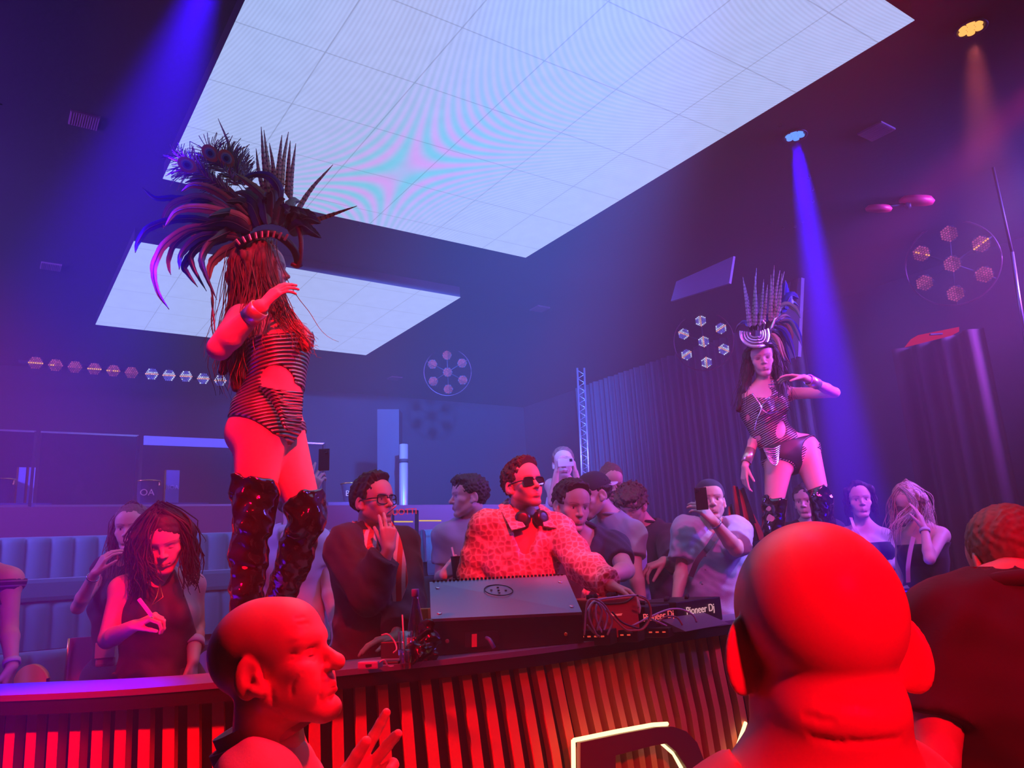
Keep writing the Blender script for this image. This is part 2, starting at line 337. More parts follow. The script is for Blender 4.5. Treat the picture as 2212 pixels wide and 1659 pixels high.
podl = ribbon(.33, .62, .4, CZ, s_of_px(482), s_of_px(632), 20).build('podium', M_DESK); tag(podl, 'dark step behind the counter carrying the booted dancer in profile', 'podium')
cp = MB(); c0 = atz(1985, 1273, 1.466); cp.lathe([(.085, 0), (.085, .006), (.07, .006), (.066, .003)], c0, None, 28); o = cp.build('drinks_tray', M_BLACK); tag(o, 'round black tray lying on the high table by the blonde woman', 'tray')
# raised stage floor behind the counter
wallbox('floor_stage', -3, 7.4, 3.4, 10.5, 0, .4, M_FLOOR)
st = ribbon(.34, 1.2, 0, .4, 0, None, 60).build('floor_stage_front', M_FLOOR); tag(st, kind='structure')
# ------------------------------------------------------------ lit letters on the counter front
s_l = s_of_px(1385); pl = np.array((*fe(s_l), .9)); nl = np.array((*fn_(s_l), 0)); pl = pl + nl * .05
M_LET = mat('letter_face', (.16, .05, .06), .45); M_GLOW = emat('letter_glow', (1.0, .76, .34), 2.4)
def letter(outer, inner, label, glow_runs):
    root = empty('sign_letter', tuple(pl + (0, 0, -.5)), label, 'sign letter'); O = [on_plane(x, y, pl, nl) for x, y in outer]; mb = MB(); d = -nl * .02
    bm = bmesh.new(); loops = [O] + ([[on_plane(x, y, pl, nl) for x, y in inner]] if inner else [])
    es = []
    for lp in loops:
        vs_ = [bm.verts.new(p) for p in lp]; es += [bm.edges.new((vs_[i], vs_[(i + 1) % len(vs_)])) for i in range(len(vs_))]
    bmesh.ops.triangle_fill(bm, use_beauty=True, use_dissolve=False, edges=es)
    ex = bmesh.ops.extrude_face_region(bm, geom=list(bm.faces)); bmesh.ops.translate(bm, vec=d, verts=[v for v in ex['geom'] if isinstance(v, bmesh.types.BMVert)])
    bmesh.ops.recalc_face_normals(bm, faces=bm.faces); bm.verts.index_update()
    mb.add([v.co[:] for v in bm.verts], [[v.index for v in f.verts] for f in bm.faces]); bm.free(); mb.build('face', M_LET, root)
    for run in glow_runs:
        g = MB(); g.tube([on_plane(x, y, pl, nl) - nl * .026 for x, y in run], .0085, 8); g.build('light_tube', M_GLOW, root)
D_out = [(1254, 1604), (1345, 1585), (1420, 1571), (1455, 1570), (1483, 1580), (1506, 1604), (1520, 1640), (1525, 1690), (1515, 1750), (1490, 1790), (1450, 1810), (1254, 1840)]
D_in = [(1330, 1632), (1410, 1611), (1440, 1606), (1462, 1625), (1484, 1660), (1486, 1700), (1480, 1740), (1460, 1765), (1330, 1790)]
letter(D_out, D_in, 'dark capital D sign letter with glowing yellow-white rim on the slats', [[(1251, 1840), (1250, 1700), (1249, 1600)], [(1250, 1601), (1345, 1581), (1420, 1567), (1452, 1565)], [(1441, 1608), (1466, 1630), (1482, 1660), (1484, 1700), (1474, 1750)]])
letter([(1588, 1680), (1624, 1566), (1668, 1560), (1700, 1680)], None, 'slanting stroke of the next glowing sign letter beside the bald head', [[(1580, 1690), (1600, 1624), (1621, 1562)]])
# ------------------------------------------------------------ VIP area: sofas, ledge, glass
M_VEL = mat('velvet_teal', (.03, .19, .15), .75, sheen=.2, bump=(200, .1, .003))
YS = 6.5
def channel_panel(x0, x1, y, z0, z1, pitch=.15, depth=.035, back=.10):
    mb = MB(); n = max(2, int(round((x1 - x0) / pitch))); k = 8; xs = []; ys = []
    for i in range(n):
        for j in range(k):
            u = j / k; xs.append(x0 + (x1 - x0) * (i + u) / n); ys.append(-depth * abs(math.sin(PI * u)) ** .55)
    xs.append(x1); ys.append(0); m = len(xs); rows = [(z0, 0), (z1 - .05, 0), (z1 - .015, .012), (z1, .04), (z1, back)]
    V = [room(xs[i], y + (ys[i] if d < .03 else ys[i] * .4) + d, z) for z, d in rows for i in range(m)] + [room(xs[i], y + back, z0) for i in range(m)]
    R_ = len(rows) + 1; F = [(a * m + i, a * m + i + 1, (a + 1) * m + i + 1, (a + 1) * m + i) for a in range(R_ - 1) for i in range(m - 1)]
    F += [tuple(a * m for a in range(R_))[::-1], tuple(a * m + m - 1 for a in range(R_))]
    mb.add(V, F, None, True); return mb
def sofa(x0, x1, y, zb, zt, label, seat=True, tier=None):
    root = empty('banquette_sofa', room((x0 + x1) / 2, y - .25, tier), label, 'sofa', 'teal channel-back sofas', rz=ROOM_ANG)
    channel_panel(x0, x1, y, zb, zt).build('backrest', M_VEL, root)
    b = MB(); b.box(room((x0 + x1) / 2, y - .24, zb - .055), (x1 - x0, .5, .15), RM, bev=.03); b.build('seat', M_VEL, root)
    channel_panel(x0, x1, y - .46, tier + .04, zb - .13, back=.52).build('base', M_VEL, root)
    return root
def rx(px, y_r):     # room x of the pixel column on the plane y = y_r
    r = ray(px, hor(px)); a = np.array((r @ RB, r @ RA)); return a[0] * (y_r / a[1])
sofa(-.6, rx(300, YS), YS, 1.82, 2.14, 'teal channel-tufted sofa along the left VIP wall behind the dancing women', tier=1.35)
sofa(rx(300, YS) + .01, rx(832, YS), YS, 1.82, 2.14, 'teal channel-tufted sofa behind the booted dancer and the man smoking', tier=1.35)
sofa(rx(922, YS), rx(1010, YS), YS, 1.82, 2.12, 'short teal sofa behind the young man holding a cup', tier=1.35)
wallbox('floor_tier', -1.2, 5.6, 5.55, 10.5, .4, 1.35, M_FLOOR)
def back_of(x0, x1, y, z0, z1, label):
    o = channel_panel(x0, x1, y, z0, z1, pitch=.2).build('booth_seat', M_VEL); tag(o, label, 'seat', 'low booth seats'); return o
back_of(-.5, .9, 5.2, .42, 1.43, 'low teal booth back at the left, behind the counter edge')
back_of(1.35, 1.95, 5.2, .42, 1.47, 'low teal booth back beside the booted dancer, behind the wristband arm')
M_LEDGE = mat('ledge_wall', (.14, .05, .08), .6); M_RAIL = mat('rail_metal', (.55, .55, .65), .25, .9)
lb = MB(); lb.box(room(2.0, YS + .36, 1.86), (6.4, .5, 1.0), RM); o = lb.build('trim_ledge', M_LEDGE); tag(o, kind='structure')
YG = YS + .2; GZ0 = CAM[2] + .61 * 1.02; GZ1 = GZ0 + .56
M_GLASS = glass_mat('balustrade_glass', (.82, .84, .94), .025, .03)
M_REFL_STRIP = mat('painted_screen_reflection', (.25, .50, .75), .35)  # LED screen's reflection on the glass, painted as a pale blue strip
def balustrade(xa, xb, label, strip=True):
    root = empty('glass_balustrade', room((xa + xb) / 2, YG, GZ0 - .05), label, 'balustrade', 'glass balustrade panels', rz=ROOM_ANG)
    g = MB(); g.box(room((xa + xb) / 2, YG, (GZ0 + GZ1) / 2), (xb - xa - .02, .012, GZ1 - GZ0), RM); g.build('glass_pane', M_GLASS, root)
    r_ = MB(); r_.box(room((xa + xb) / 2, YG, GZ0 - .0), (xb - xa, .03, .022), RM); r_.build('bottom_rail', M_RAIL, root)
    if strip: t = MB(); t.box(room((xa + xb) / 2, YG - .004, GZ1 - .035), (xb - xa - .02, .024, .075), RM); t.build('reflection_strip', M_REFL_STRIP, root)
    else: t = MB(); t.box(room((xa + xb) / 2, YG, GZ1), (xb - xa, .02, .014), RM); t.build('top_rail', M_RAIL, root)
    p = MB(); p.box(room(xb, YG, (GZ0 + GZ1) / 2), (.02, .03, GZ1 - GZ0), RM); p.build('post', M_BLACK, root)
xA, xB, xC, xD, xE = rx(-160, YG), rx(58, YG), rx(290, YG), rx(498, YG), rx(700, YG)
balustrade(xA, xB - .03, 'glass balustrade pane at the far left edge with a dark post', False)
balustrade(xB, xC - .03, 'glass balustrade pane tinted red, above the left sofa', False)
balustrade(xC, xD, 'glass balustrade pane with pale blue top strip above the two women')  # pale blue top strip: the LED screen's reflection, painted
balustrade(xD, xE, 'glass balustrade pane between the booted dancer and the raised phone', False)
# table tops, ice buckets and menu boxes behind the glass
M_BUCK = mat('bucket_grey', (.30, .30, .36), .4, .4); M_GOLD = mat('gold_trim', (.95, .55, .12), .25, .9); M_BOX = mat('menu_blue', (.22, .34, .50), .6); M_TXT = mat('gold_lettering', (.95, .62, .32), .4)
for xa, xb, lb_ in ((xA, xB + .12, 'dark table top behind the glass at the left edge'), (xC, xD - .15, 'blue-grey table top behind the pale-stripped glass'), (rx(690, 7.1), rx(838, 7.1), 'dark table top behind the man smoking')):
    t = MB(); t.box(room((xa + xb) / 2, 7.25, 2.40), (xb - xa, .75, .03), RM); t2 = t.build('table_top', mat('table_blue', (.10, .13, .20), .5)); tag(t2, lb_, 'table', 'VIP tables')
    l = MB(); l.box(room((xa + xb) / 2, 7.25, 1.87), (.12, .12, 1.03), RM); l.build('pedestal', M_BLACK, t2)
def bucket(px, py, label, txt, y=7.05, tilt=0):
    c = on_plane(px, py, room(0, y), RA); c[2] = 2.416; s = 1.0
    root = empty('ice_bucket', tuple(c), label, 'ice bucket', 'ice buckets on the VIP tables')
    b = MB(); b.lathe([(.065, 0), (.095, .19), (.098, .19), (.09, .185), (.06, .01)], c, None, 26); b.build('bucket_body', M_BUCK, root)
    r_ = MB(); a = np.linspace(0, 2 * PI, 33); r_.tube([c + (.098 * math.cos(t), .098 * math.sin(t), .192) for t in a], .006, 6); r_.build('gold_rim', M_GOLD, root)
    h = MB(); h.box(c + (.105, 0, .165), (.02, .03, .035), bev=.006); h.build('handle', M_GOLD, root)
    if txt:
        d = nrm((CAM - c) * (1, 1, 0)); F_ = frame(d); text_obj('lettering', txt, .075, F_, c + d * .089 + (0, 0, .09), M_TXT, root, .003)
bucket(318, 1062, 'grey ice bucket with gold rim and lettering, behind the pale-stripped glass', 'OA')
bucket(758, 1066, 'grey ice bucket with gold lettering beside the smoking man\'s head', 'BO')
bucket(0, 1068, 'grey gold-rimmed ice bucket cut by the left edge of the photo', '')
def menu(px0, px1, py, label, txt=None, h=.30):
    c0, c1 = on_plane(px0, py, room(0, 7.12), RA), on_plane(px1, py, room(0, 7.12), RA); w_ = np.linalg.norm((c1 - c0)[:2]); c = (c0 + c1) / 2; c[2] = 2.416
    root = empty('menu_box', tuple(c), label, 'menu box', 'menu boxes on the VIP tables', rz=ROOM_ANG)
    b = MB(); b.box(c + (0, 0, h / 2), (w_, .05, h), RM); b.build('panel', M_BOX, root)
    e = MB(); e.box(c - RB * (w_ / 2 + .006) + (0, 0, h / 2), (.012, .052, h), RM); e.build('gold_edge', M_GOLD, root)
    if txt: text_obj('lettering', txt, .05, frame(-RA), c - RA * .027 + (0, 0, h * .5), mat('pale_lettering', (.7, .75, .85), .5), root, .002)
menu(357, 386, 1040, 'blue-grey menu box with small white letters beside the lettered bucket', 'BOA')
menu(38, 54, 1040, 'narrow blue-grey menu box left of the dark post')
menu(60, 74, 1040, 'narrow blue-grey menu box right of the dark post')
menu(781, 806, 1050, 'menu box with gold edge behind the smoking man', h=.24)
# divider with red neon letters, gold light strips, column and pole
def slab(name, px0, px1, py0, py1, d, th, m, label=None, cat=None, parent=None):
    a, b = at(px0, py1, d), at(px1, py1, d); c, e = at(px0, py0, d), at(px1, py0, d); mb = MB(); k = np.array((0, th, 0)); V = [a, b, e, c]; V = V + [v + k for v in V]
    mb.add(V, [(0, 1, 2, 3), (7, 6, 5, 4), (0, 4, 5, 1), (1, 5, 6, 2), (2, 6, 7, 3), (3, 7, 4, 0)]); o = mb.build(name, m, parent)
    if label: tag(o, label, cat)
    return o
col_ = slab('dark_column', 815, 862, 884, 1240, 8.6, .25, mat('column_grey', (.028, .028, .034), .6), 'dark square column standing behind the VIP sofas', 'column')
pole = empty('steel_post', at(871, 1240, 8.2), 'brushed pale steel post with a dark ring behind the smoking man', 'post')
mb = MB(); mb.tube([at(871, 1240, 8.2), at(872, 960, 8.2)], .047, 14); mb.build('shaft', mat('post_steel', (.42, .44, .40), .45, .5), pole)
mb = MB(); mb.tube([at(871.5, 1000, 8.2), at(871.5, 992, 8.2)], .052, 14); mb.build('ring', M_BLACK, pole)
dv = empty('glass_divider', at(876, 1290, 6.5), 'black framed glass divider with red lettering on top', 'divider')
for a, b, c, d in ((896, 903, 1102, 1290), (846, 850, 1102, 1290), (846, 903, 1102, 1107)): slab('frame_bar', a, b, c, d, 6.5, .04, M_BLACK, parent=dv)
slab('pane', 850, 896, 1107, 1290, 6.52, .01, M_GLASS, parent=dv)
text_obj('red_lettering', 'UOTTI',   .07, frame((0, -1, 0)), at(874, 1106, 6.47), emat('red_neon', (1, .03, .06), .8), dv, .004)
M_GLD = emat('gold_light', (1.0, .62, .12), .9)
slab('light_strip', 851, 892, 1125.5, 1128, 6.45, .01, M_GLD, 'gold light strip on the glass divider', 'light strip'); slab('light_strip', 905, 953, 1123.5, 1126, 6.95, .01, M_GLD, 'gold light strip above the short sofa', 'light strip')
mb = MB()
tr = empty('truss_tower', at(1262, 1200, 8.4), 'slim lattice truss tower in front of the dark curtain', 'truss')
for dx in (0, 15): mb = MB(); mb.tube([at(1264 + dx, 1200, 8.4), at(1247 + dx, 795, 8.4)], .012, 8); mb.build('chord', mat('truss_steel', (.35, .36, .42), .35, .7), tr)
for i in range(22):
    y0 = 800 + i * 18; o = (y0 - 795) / 405 * 17; mb = MB(); mb.tube([at(1247 + o, y0, 8.4), at(1262 + o, y0 + 9, 8.4), at(1248 + o, y0 + 18, 8.4)], .006, 5, caps=True); mb.build('brace', bpy.data.materials['truss_steel'], tr)
# ------------------------------------------------------------ curtains on the right wall
def curtain(name, ya, yb, x, z0, z1, m, label, amp=.05, per=.16, ph=0.0, dens=10):
    n = int((yb - ya) / per * dens); mb = MB(); V = []; rg = np.random.default_rng(int(ya * 100) + 5); pv = np.cumsum(rg.uniform(.6, 1.5, n)) / dens * 2 * PI
    for k, z in enumerate((z0, (z0 + z1) / 2, z1)):
        for i in range(n): V.append(room(x + amp * math.sin(pv[i] + ph) + .012 * math.sin(pv[i] * .37) - .06 * (1 - k / 2) * 0, ya + (yb - ya) * i / (n - 1), z))
    V2 = [v + RB * .012 for v in V]; q = len(V)
    F = [(k * n + i, (k + 1) * n + i, (k + 1) * n + i + 1, k * n + i + 1) for k in range(2) for i in range(n - 1)]; F += [tuple(q + j for j in f)[::-1] for f in F]
    mb.add(V + V2, F, None, True); o = mb.build(name, m); tag(o, label, 'curtain'); return o
curtain('stage_curtain', 4.9, 8.9, 7.5, .42, ZC - .05, mat('curtain_black', (.06, .05, .075), .55, sheen=.3), 'long dark pleated curtain behind the crowd on the right wall', .035, .12)
curtain('red_curtain', 2.75, 3.5, 6.75, .42, 3.45, mat('curtain_maroon', (.05, .008, .012), .7, sheen=.0), 'dark red drawn curtain behind the blonde woman', .05, .2)
# hanging canvas and loudspeaker on the right wall
def wall_panel(name, quad, x_r, th, m, label, cat, parent=None):
    Q = [on_plane(px, py, room(x_r, 0), RB) for px, py in quad]; Q = [np.array((p[0], p[1], min(p[2], ZC - .03))) for p in Q]; mb = MB(); V = Q + [p + RB * th for p in Q]
    mb.add(V, [(0, 1, 2, 3), (7, 6, 5, 4), (0, 4, 5, 1), (1, 5, 6, 2), (2, 6, 7, 3), (3, 7, 4, 0)]); o = mb.build(name, m, parent)
    if label: tag(o, label, cat)
    return o
wall_panel('hanging_canvas', [(1449, 651), (1575, 612), (1573, 470), (1449, 505)], 5.5, .03, mat('canvas_grey', (.22, .24, .30), .8), 'pale plain canvas hanging high on the right', 'canvas')
spk = empty('wall_loudspeaker', on_plane(1672, 800, room(6.6, 0), RB), 'tall grey loudspeaker cabinet hung behind the right dancer\'s feathers', 'loudspeaker')
wall_panel('cabinet', [(1628, 800), (1724, 770), (1720, 527), (1626, 566)], 6.6, .05, mat('cabinet_grey', (.24, .25, .32), .6), None, None, spk)
wall_panel('grille', [(1636, 740), (1692, 722), (1690, 552), (1634, 574)], 6.585, .014, mat('grille_grey', (.15, .16, .2), .8), None, None, spk)
wall_panel('horn_slot', [(1702, 660), (1718, 655), (1716, 545), (1700, 550)], 6.585, .014, M_BLACK, None, None, spk)
# ------------------------------------------------------------ lamps
def vemit(name, s):
    m = bpy.data.materials.new(name); m.use_nodes = True; nt = m.node_tree; nt.nodes.clear(); o = nt.nodes.new('ShaderNodeOutputMaterial'); e = nt.nodes.new('ShaderNodeEmission'); a = nt.nodes.new('ShaderNodeVertexColor'); a.layer_name = 'Col'
    nt.links.new(a.outputs['Color'], e.inputs['Color']); e.inputs['Strength'].default_value = s; nt.links.new(e.outputs[0], o.inputs[0]); return m
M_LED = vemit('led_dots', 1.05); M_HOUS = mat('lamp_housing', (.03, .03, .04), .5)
def hexdots(c, F_, r, lit, rot, seed):
    rg = np.random.default_rng(seed); mb = MB(); st = r / 3.6; n = 6
    for a in range(-3, 4):
        for b in range(-3, 4):
            if abs(a + b) > 3: continue
            x, y = st * (a + b / 2), st * b * .866; u = rotm2(rot) @ np.array((x, y))
            row = b
            if lit == 'blue':
                k = (.95, .42, .42) if row == 0 else (.55, .62, .95) if (row == 1 or abs(a) == 3 or abs(a + b) == 3 and rg.uniform() < .5) else (.10, .10, .62)
                k = np.array(k) * rg.uniform(.75, 1.3)
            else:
                k = np.array((.40, .07, .16)) * rg.uniform(.5, 1.1) * (1 if row >= 0 else .55)  # unlit dots: dim reddish glints put in as weak emission
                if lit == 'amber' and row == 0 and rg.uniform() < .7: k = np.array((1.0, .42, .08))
            V = [c + F_ @ np.array((u[0] + st * .46 * math.cos(t), u[1] + st * .46 * math.sin(t), .004)) for t in np.arange(6) * PI / 3 + rot]
            mb.add(V, [(0, 1, 2, 3, 4, 5)], tuple(k))
    return mb
def rotm2(a): return np.array([[math.cos(a), -math.sin(a)], [math.sin(a), math.cos(a)]])
def hexunit(c, F_, r, lit, rot, seed, parent=None, rowrot=0):
    mb = MB(); mb.prism([(r * math.cos(t), r * math.sin(t)) for t in np.arange(6) * PI / 3 + rot], -.06, F_, c); o = mb.build('hex_housing' if parent is not None else 'hex_lamp', M_HOUS, parent)
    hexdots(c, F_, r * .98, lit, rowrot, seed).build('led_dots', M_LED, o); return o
def ring_lamp(px, py, d, R, r, lits, label, tilt=0, hoop=True, rows=None, yawt=None):
    c = at(px, py, d); n = nrm(CAM - c + (0, 0, -.2)) if yawt is None else yawt; F_ = frame(n); root = empty('ring_lamp', tuple(c - np.array((0, 0, R + .1))), label, 'stage lamp', 'seven-hexagon ring lamps')
    for i in range(7):
        a = PI / 2 + (i - 1) * PI / 3 + tilt; q = c if i == 0 else c + F_ @ np.array((R * math.cos(a), R * math.sin(a), 0))
        rw = rows[i] if rows else PI / 2
        hexunit(q, F_, r, lits[i % len(lits)], 0, int(px) + i, root, rw)
    if hoop:
        h = MB(); t = np.linspace(0, 2 * PI, 49); h.tube([c + F_ @ np.array(((R + r * 1.35) * math.cos(x), (R + r * 1.35) * math.sin(x), -.05)) for x in t], .008, 6); h.build('hoop', mat('hoop_dark', (.12, .05, .07), .35, .6), root)
        b = MB()
        for i in range(3): a = PI / 2 + i * PI / 3 + tilt; u = F_ @ np.array((math.cos(a), math.sin(a), 0)); b.tube([c - u * (R + r * 1.3) - F_[:, 2] * .05, c + u * (R + r * 1.3) - F_[:, 2] * .05], .007, 6)
        b.build('spokes', bpy.data.materials['lamp_housing'], root)
    m = MB(); tp = c + (0, 0, R + r + .02) - F_[:, 2] * .05; m.tube([tp - (0, 0, .15), np.array((tp[0], tp[1], ZC))], .015, 8); m.build('hanger', M_HOUS, root)
    return root
_rw = [PI / 2, PI / 2, -.5, .5, PI / 2, -.5, .5]
ring_lamp(1520, 738, 8.5, .243, .0705, ['blue'], 'round lamp of seven lit blue hexagons beside the right dancer\'s headdress', .02, rows=[PI / 2, PI / 2, -.5, .5, PI / 2, -.55, .5])
ring_lamp(2057, 570, 6.3, .262, .077, ['red', 'red', 'amber', 'red', 'red', 'red', 'amber'], 'round lamp of seven unlit reddish hexagons high at the right', -.08, rows=_rw)  # reddish hexagons: glints put in as weak emission
ring_lamp(967, 804, 9.3, .214, .062, ['red'], 'small distant round lamp of unlit pink hexagons above the DJ', 0, rows=_rw)  # pink hexagons: glints put in as weak emission
hx = [(77, 784, 'amber'), (120, 789, 'amber'), (162, 793, 'red'), (204, 797, 'amber'), (245, 801, 'amber'), (284, 805, 'red'), (328, 808, 'blue'), (365, 811, 'blue'), (402, 813, 'blue'), (439, 818, 'blue'), (476, 822, 'blue')]
ordn = ['first', 'second', 'third', 'fourth', 'fifth', 'sixth']
for i, (x, y, l) in enumerate(hx):
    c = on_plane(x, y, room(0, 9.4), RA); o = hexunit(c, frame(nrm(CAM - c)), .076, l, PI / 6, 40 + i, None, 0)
    lab = {0: 'dim amber hexagon lamp at the left end of the wall row', 5: 'unlit hexagon lamp just left of the blue ones'}.get(i)
    if l != 'blue': lab = lab or f'dim hexagon lamp, {ordn[i]} from the left in the wall row'
    else: lab = f'lit blue hexagon lamp, {["first", "second", "third", "fourth", "fifth"][i - 6]} blue one from the left on the wall'
    tag(o, lab, 'wall lamp', 'hexagon lamps in the wall row')
rail = MB(); a, b = on_plane(40, 781, room(0, 9.5), RA), on_plane(520, 826, room(0, 9.5), RA); rail.tube([a, b], .02, 8); o = rail.build('hanging_lamp_bar', M_HOUS); tag(o, 'dark bar carrying the row of hexagon lamps', 'bar')
slab_ = MB()
# recessed ceiling PAR lamps
def par(px, py, col, s, label, r=.072):
    c = atz(px, py, ZC - .012); root = empty('par_lamp', tuple(c), label, 'ceiling lamp', 'round ceiling spotlights')
    m = MB(); m.lathe([(r, .012), (r + .01, -.006), (r, -.01), (r - .008, -.004), (r - .01, .004), (.001, .006)], c, None, 28); m.build('trim_ring', M_HOUS, root)
    for i in range(7):
        q = c + (0 if i == 0 else r * .6 * math.cos(i * PI / 3), 0 if i == 0 else r * .6 * math.sin(i * PI / 3), -.004); l = MB(); l.lathe([(r * .29, .006), (r * .27, -.003), (r * .16, -.006), (.0005, -.007)], q, None, 12)
        l.build('lens', emat('lens_' + label[:4] + str(i), col, s), root)
    return root
par(1717, 293, (.08, .25, 1.0), 1.6, 'blue glowing round ceiling spotlight with a blue beam')
par(2097, 61, (1.0, .42, .10), 1.5, 'amber glowing round ceiling spotlight at top right')
# ceiling grilles
M_GRILL = mat('ceiling_grille', (.22, .13, .17), .7)
for px, py, sx, lb in ((182, 260, .15, 'square ribbed ceiling grille, nearest one at the left'), (110, 576, .15, 'square ceiling grille farther back at the left'), (1166, 667, .16, 'square ceiling plate above the woman with the white phone'), (1893, 284, .17, 'square ceiling grille right of the blue spotlight'), (852, 817, .17, 'small ceiling plate near the distant round lamp'), (395, 830, .1, None)):
    if not lb: continue
    c = atz(px, py, ZC - .006); root = MB(); root.box(c, (sx, sx, .012), RM); o = root.build('ceiling_grille', M_GRILL); tag(o, lb, 'grille', 'square ceiling grilles')
    rb = MB()
    for i in range(12): rb.box(c + RB * (sx * (i / 11 - .5) * .92) + (0, 0, -.007), (sx * .035, sx * .94, .004), RM)
    rb.build('ribs', mat('grille_rib', (.30, .18, .22), .6), o)
# small ceiling hooks around the blue beam
for i, (px, py) in enumerate(((1684, 267), (1746, 380), (1754, 406), (1754, 433), (1750, 460), (1733, 476), (1690, 490), (1716, 487), (1664, 476), (776, 484), (678, 576))):
    c = atz(px, py, ZC); h = MB(); t = np.linspace(0, PI * 1.3, 9); h.tube([c + (.012 * math.sin(a), 0, -.012 - .012 * (1 - math.cos(a)) + .012) for a in t], .0035, 5); o = h.build('ceiling_hook', M_BLACK)
    tag(o, 'small black hook screwed into the ceiling', 'hook', 'black ceiling hooks')
# moving head and bar lamp at the right
mh = empty('moving_head_lamp', at(1962, 452, 5.6), 'red-lit tilted disc lamp on a yoke, at the upper right', 'stage lamp')
M_RLIT = mat('painted_red_light', (.75, .05, .12), .4)  # red light falling on the discs, put into their base colour
for px, py, sx, sz, nm in ((1980, 433, .13, .03, 'disc_head'), (1898, 450, .10, .022, 'side_disc')):
    c = at(px, py, 5.6); l = MB(); l.lathe([(.001, -sz), (sx * .9, -sz), (sx, 0), (sx * .8, sz), (.001, sz)], (0, 0, 0), frame(nrm((.12, -.35, 1))), 24); v = l.v[0] + c; l.v[0] = v; l.build(nm, M_RLIT, mh)
y_ = MB(); y_.tube([at(1962, 448, 5.55), at(1962, 425, 5.6), at(1962, 400, 5.6) * (1, 1, 0) + (0, 0, ZC)], .022, 8); y_.build('yoke', M_HOUS, mh)
y_ = MB(); y_.tube([at(1898, 450, 5.6), at(1962, 440, 5.6)], .012, 8); y_.build('arm', M_HOUS, mh)
br = empty('bar_lamp', at(2020, 728, 6.0), 'long red bar lamp above the dark red curtain', 'bar lamp')
Q = [at(1969, 742, 6.0), at(2072, 716, 6.0), at(2072, 706, 6.0), at(1983, 724, 6.0)]; mb = MB(); V = Q + [q + np.array((0, .12, 0)) for q in Q]
mb.add(V, [(0, 1, 2, 3), (7, 6, 5, 4), (0, 4, 5, 1), (1, 5, 6, 2), (2, 6, 7, 3), (3, 7, 4, 0)]); mb.build('lamp_body', emat('bar_red', (1, .02, .09), .45), br)
mb = MB(); mb.box(at(2022, 722, 5.97), (.10, .02, .012)); mb.build('slot', M_BLACK, br)
fx = empty('orange_fixture', at(10, 138, 3.75), 'small orange-lit fixture at the upper left edge', 'fixture')
mb = MB(); mb.box(at(12, 129, 3.75), (.07, .03, .03), bev=.005); mb.build('lit_box', mat('fixture_orange', (.9, .25, .08), .5, emit=(1, .2, .05), estr=.35), fx)
mb = MB(); mb.box(at(12, 152, 3.75), (.06, .03, .03), bev=.008); mb.build('bracket', M_GRILL, fx)
mb = MB(); mb.tube([at(12, 129, 3.75), at(12, 129, 3.75) * (1, 1, 0) + (0, 0, ZC)], .01, 6); mb.build('stem', M_HOUS, fx)
vt = empty('truss_pipe', at(2205, 720, 5.2), 'pale vertical pipe at the right edge of the photo', 'pipe')
mb = MB(); mb.tube([at(2216, 740, 5.2), at(2200, 640, 5.2), at(2186, 545, 5.2)], .013, 8); mb.build('tube', bpy.data.materials['truss_steel'], vt)
mb = MB(); mb.tube([at(2186, 545, 5.2), at(2186, 545, 5.2) * (1, 1, 0) + (0, 0, ZC)], .01, 6); mb.build('hanger', M_HOUS, vt)
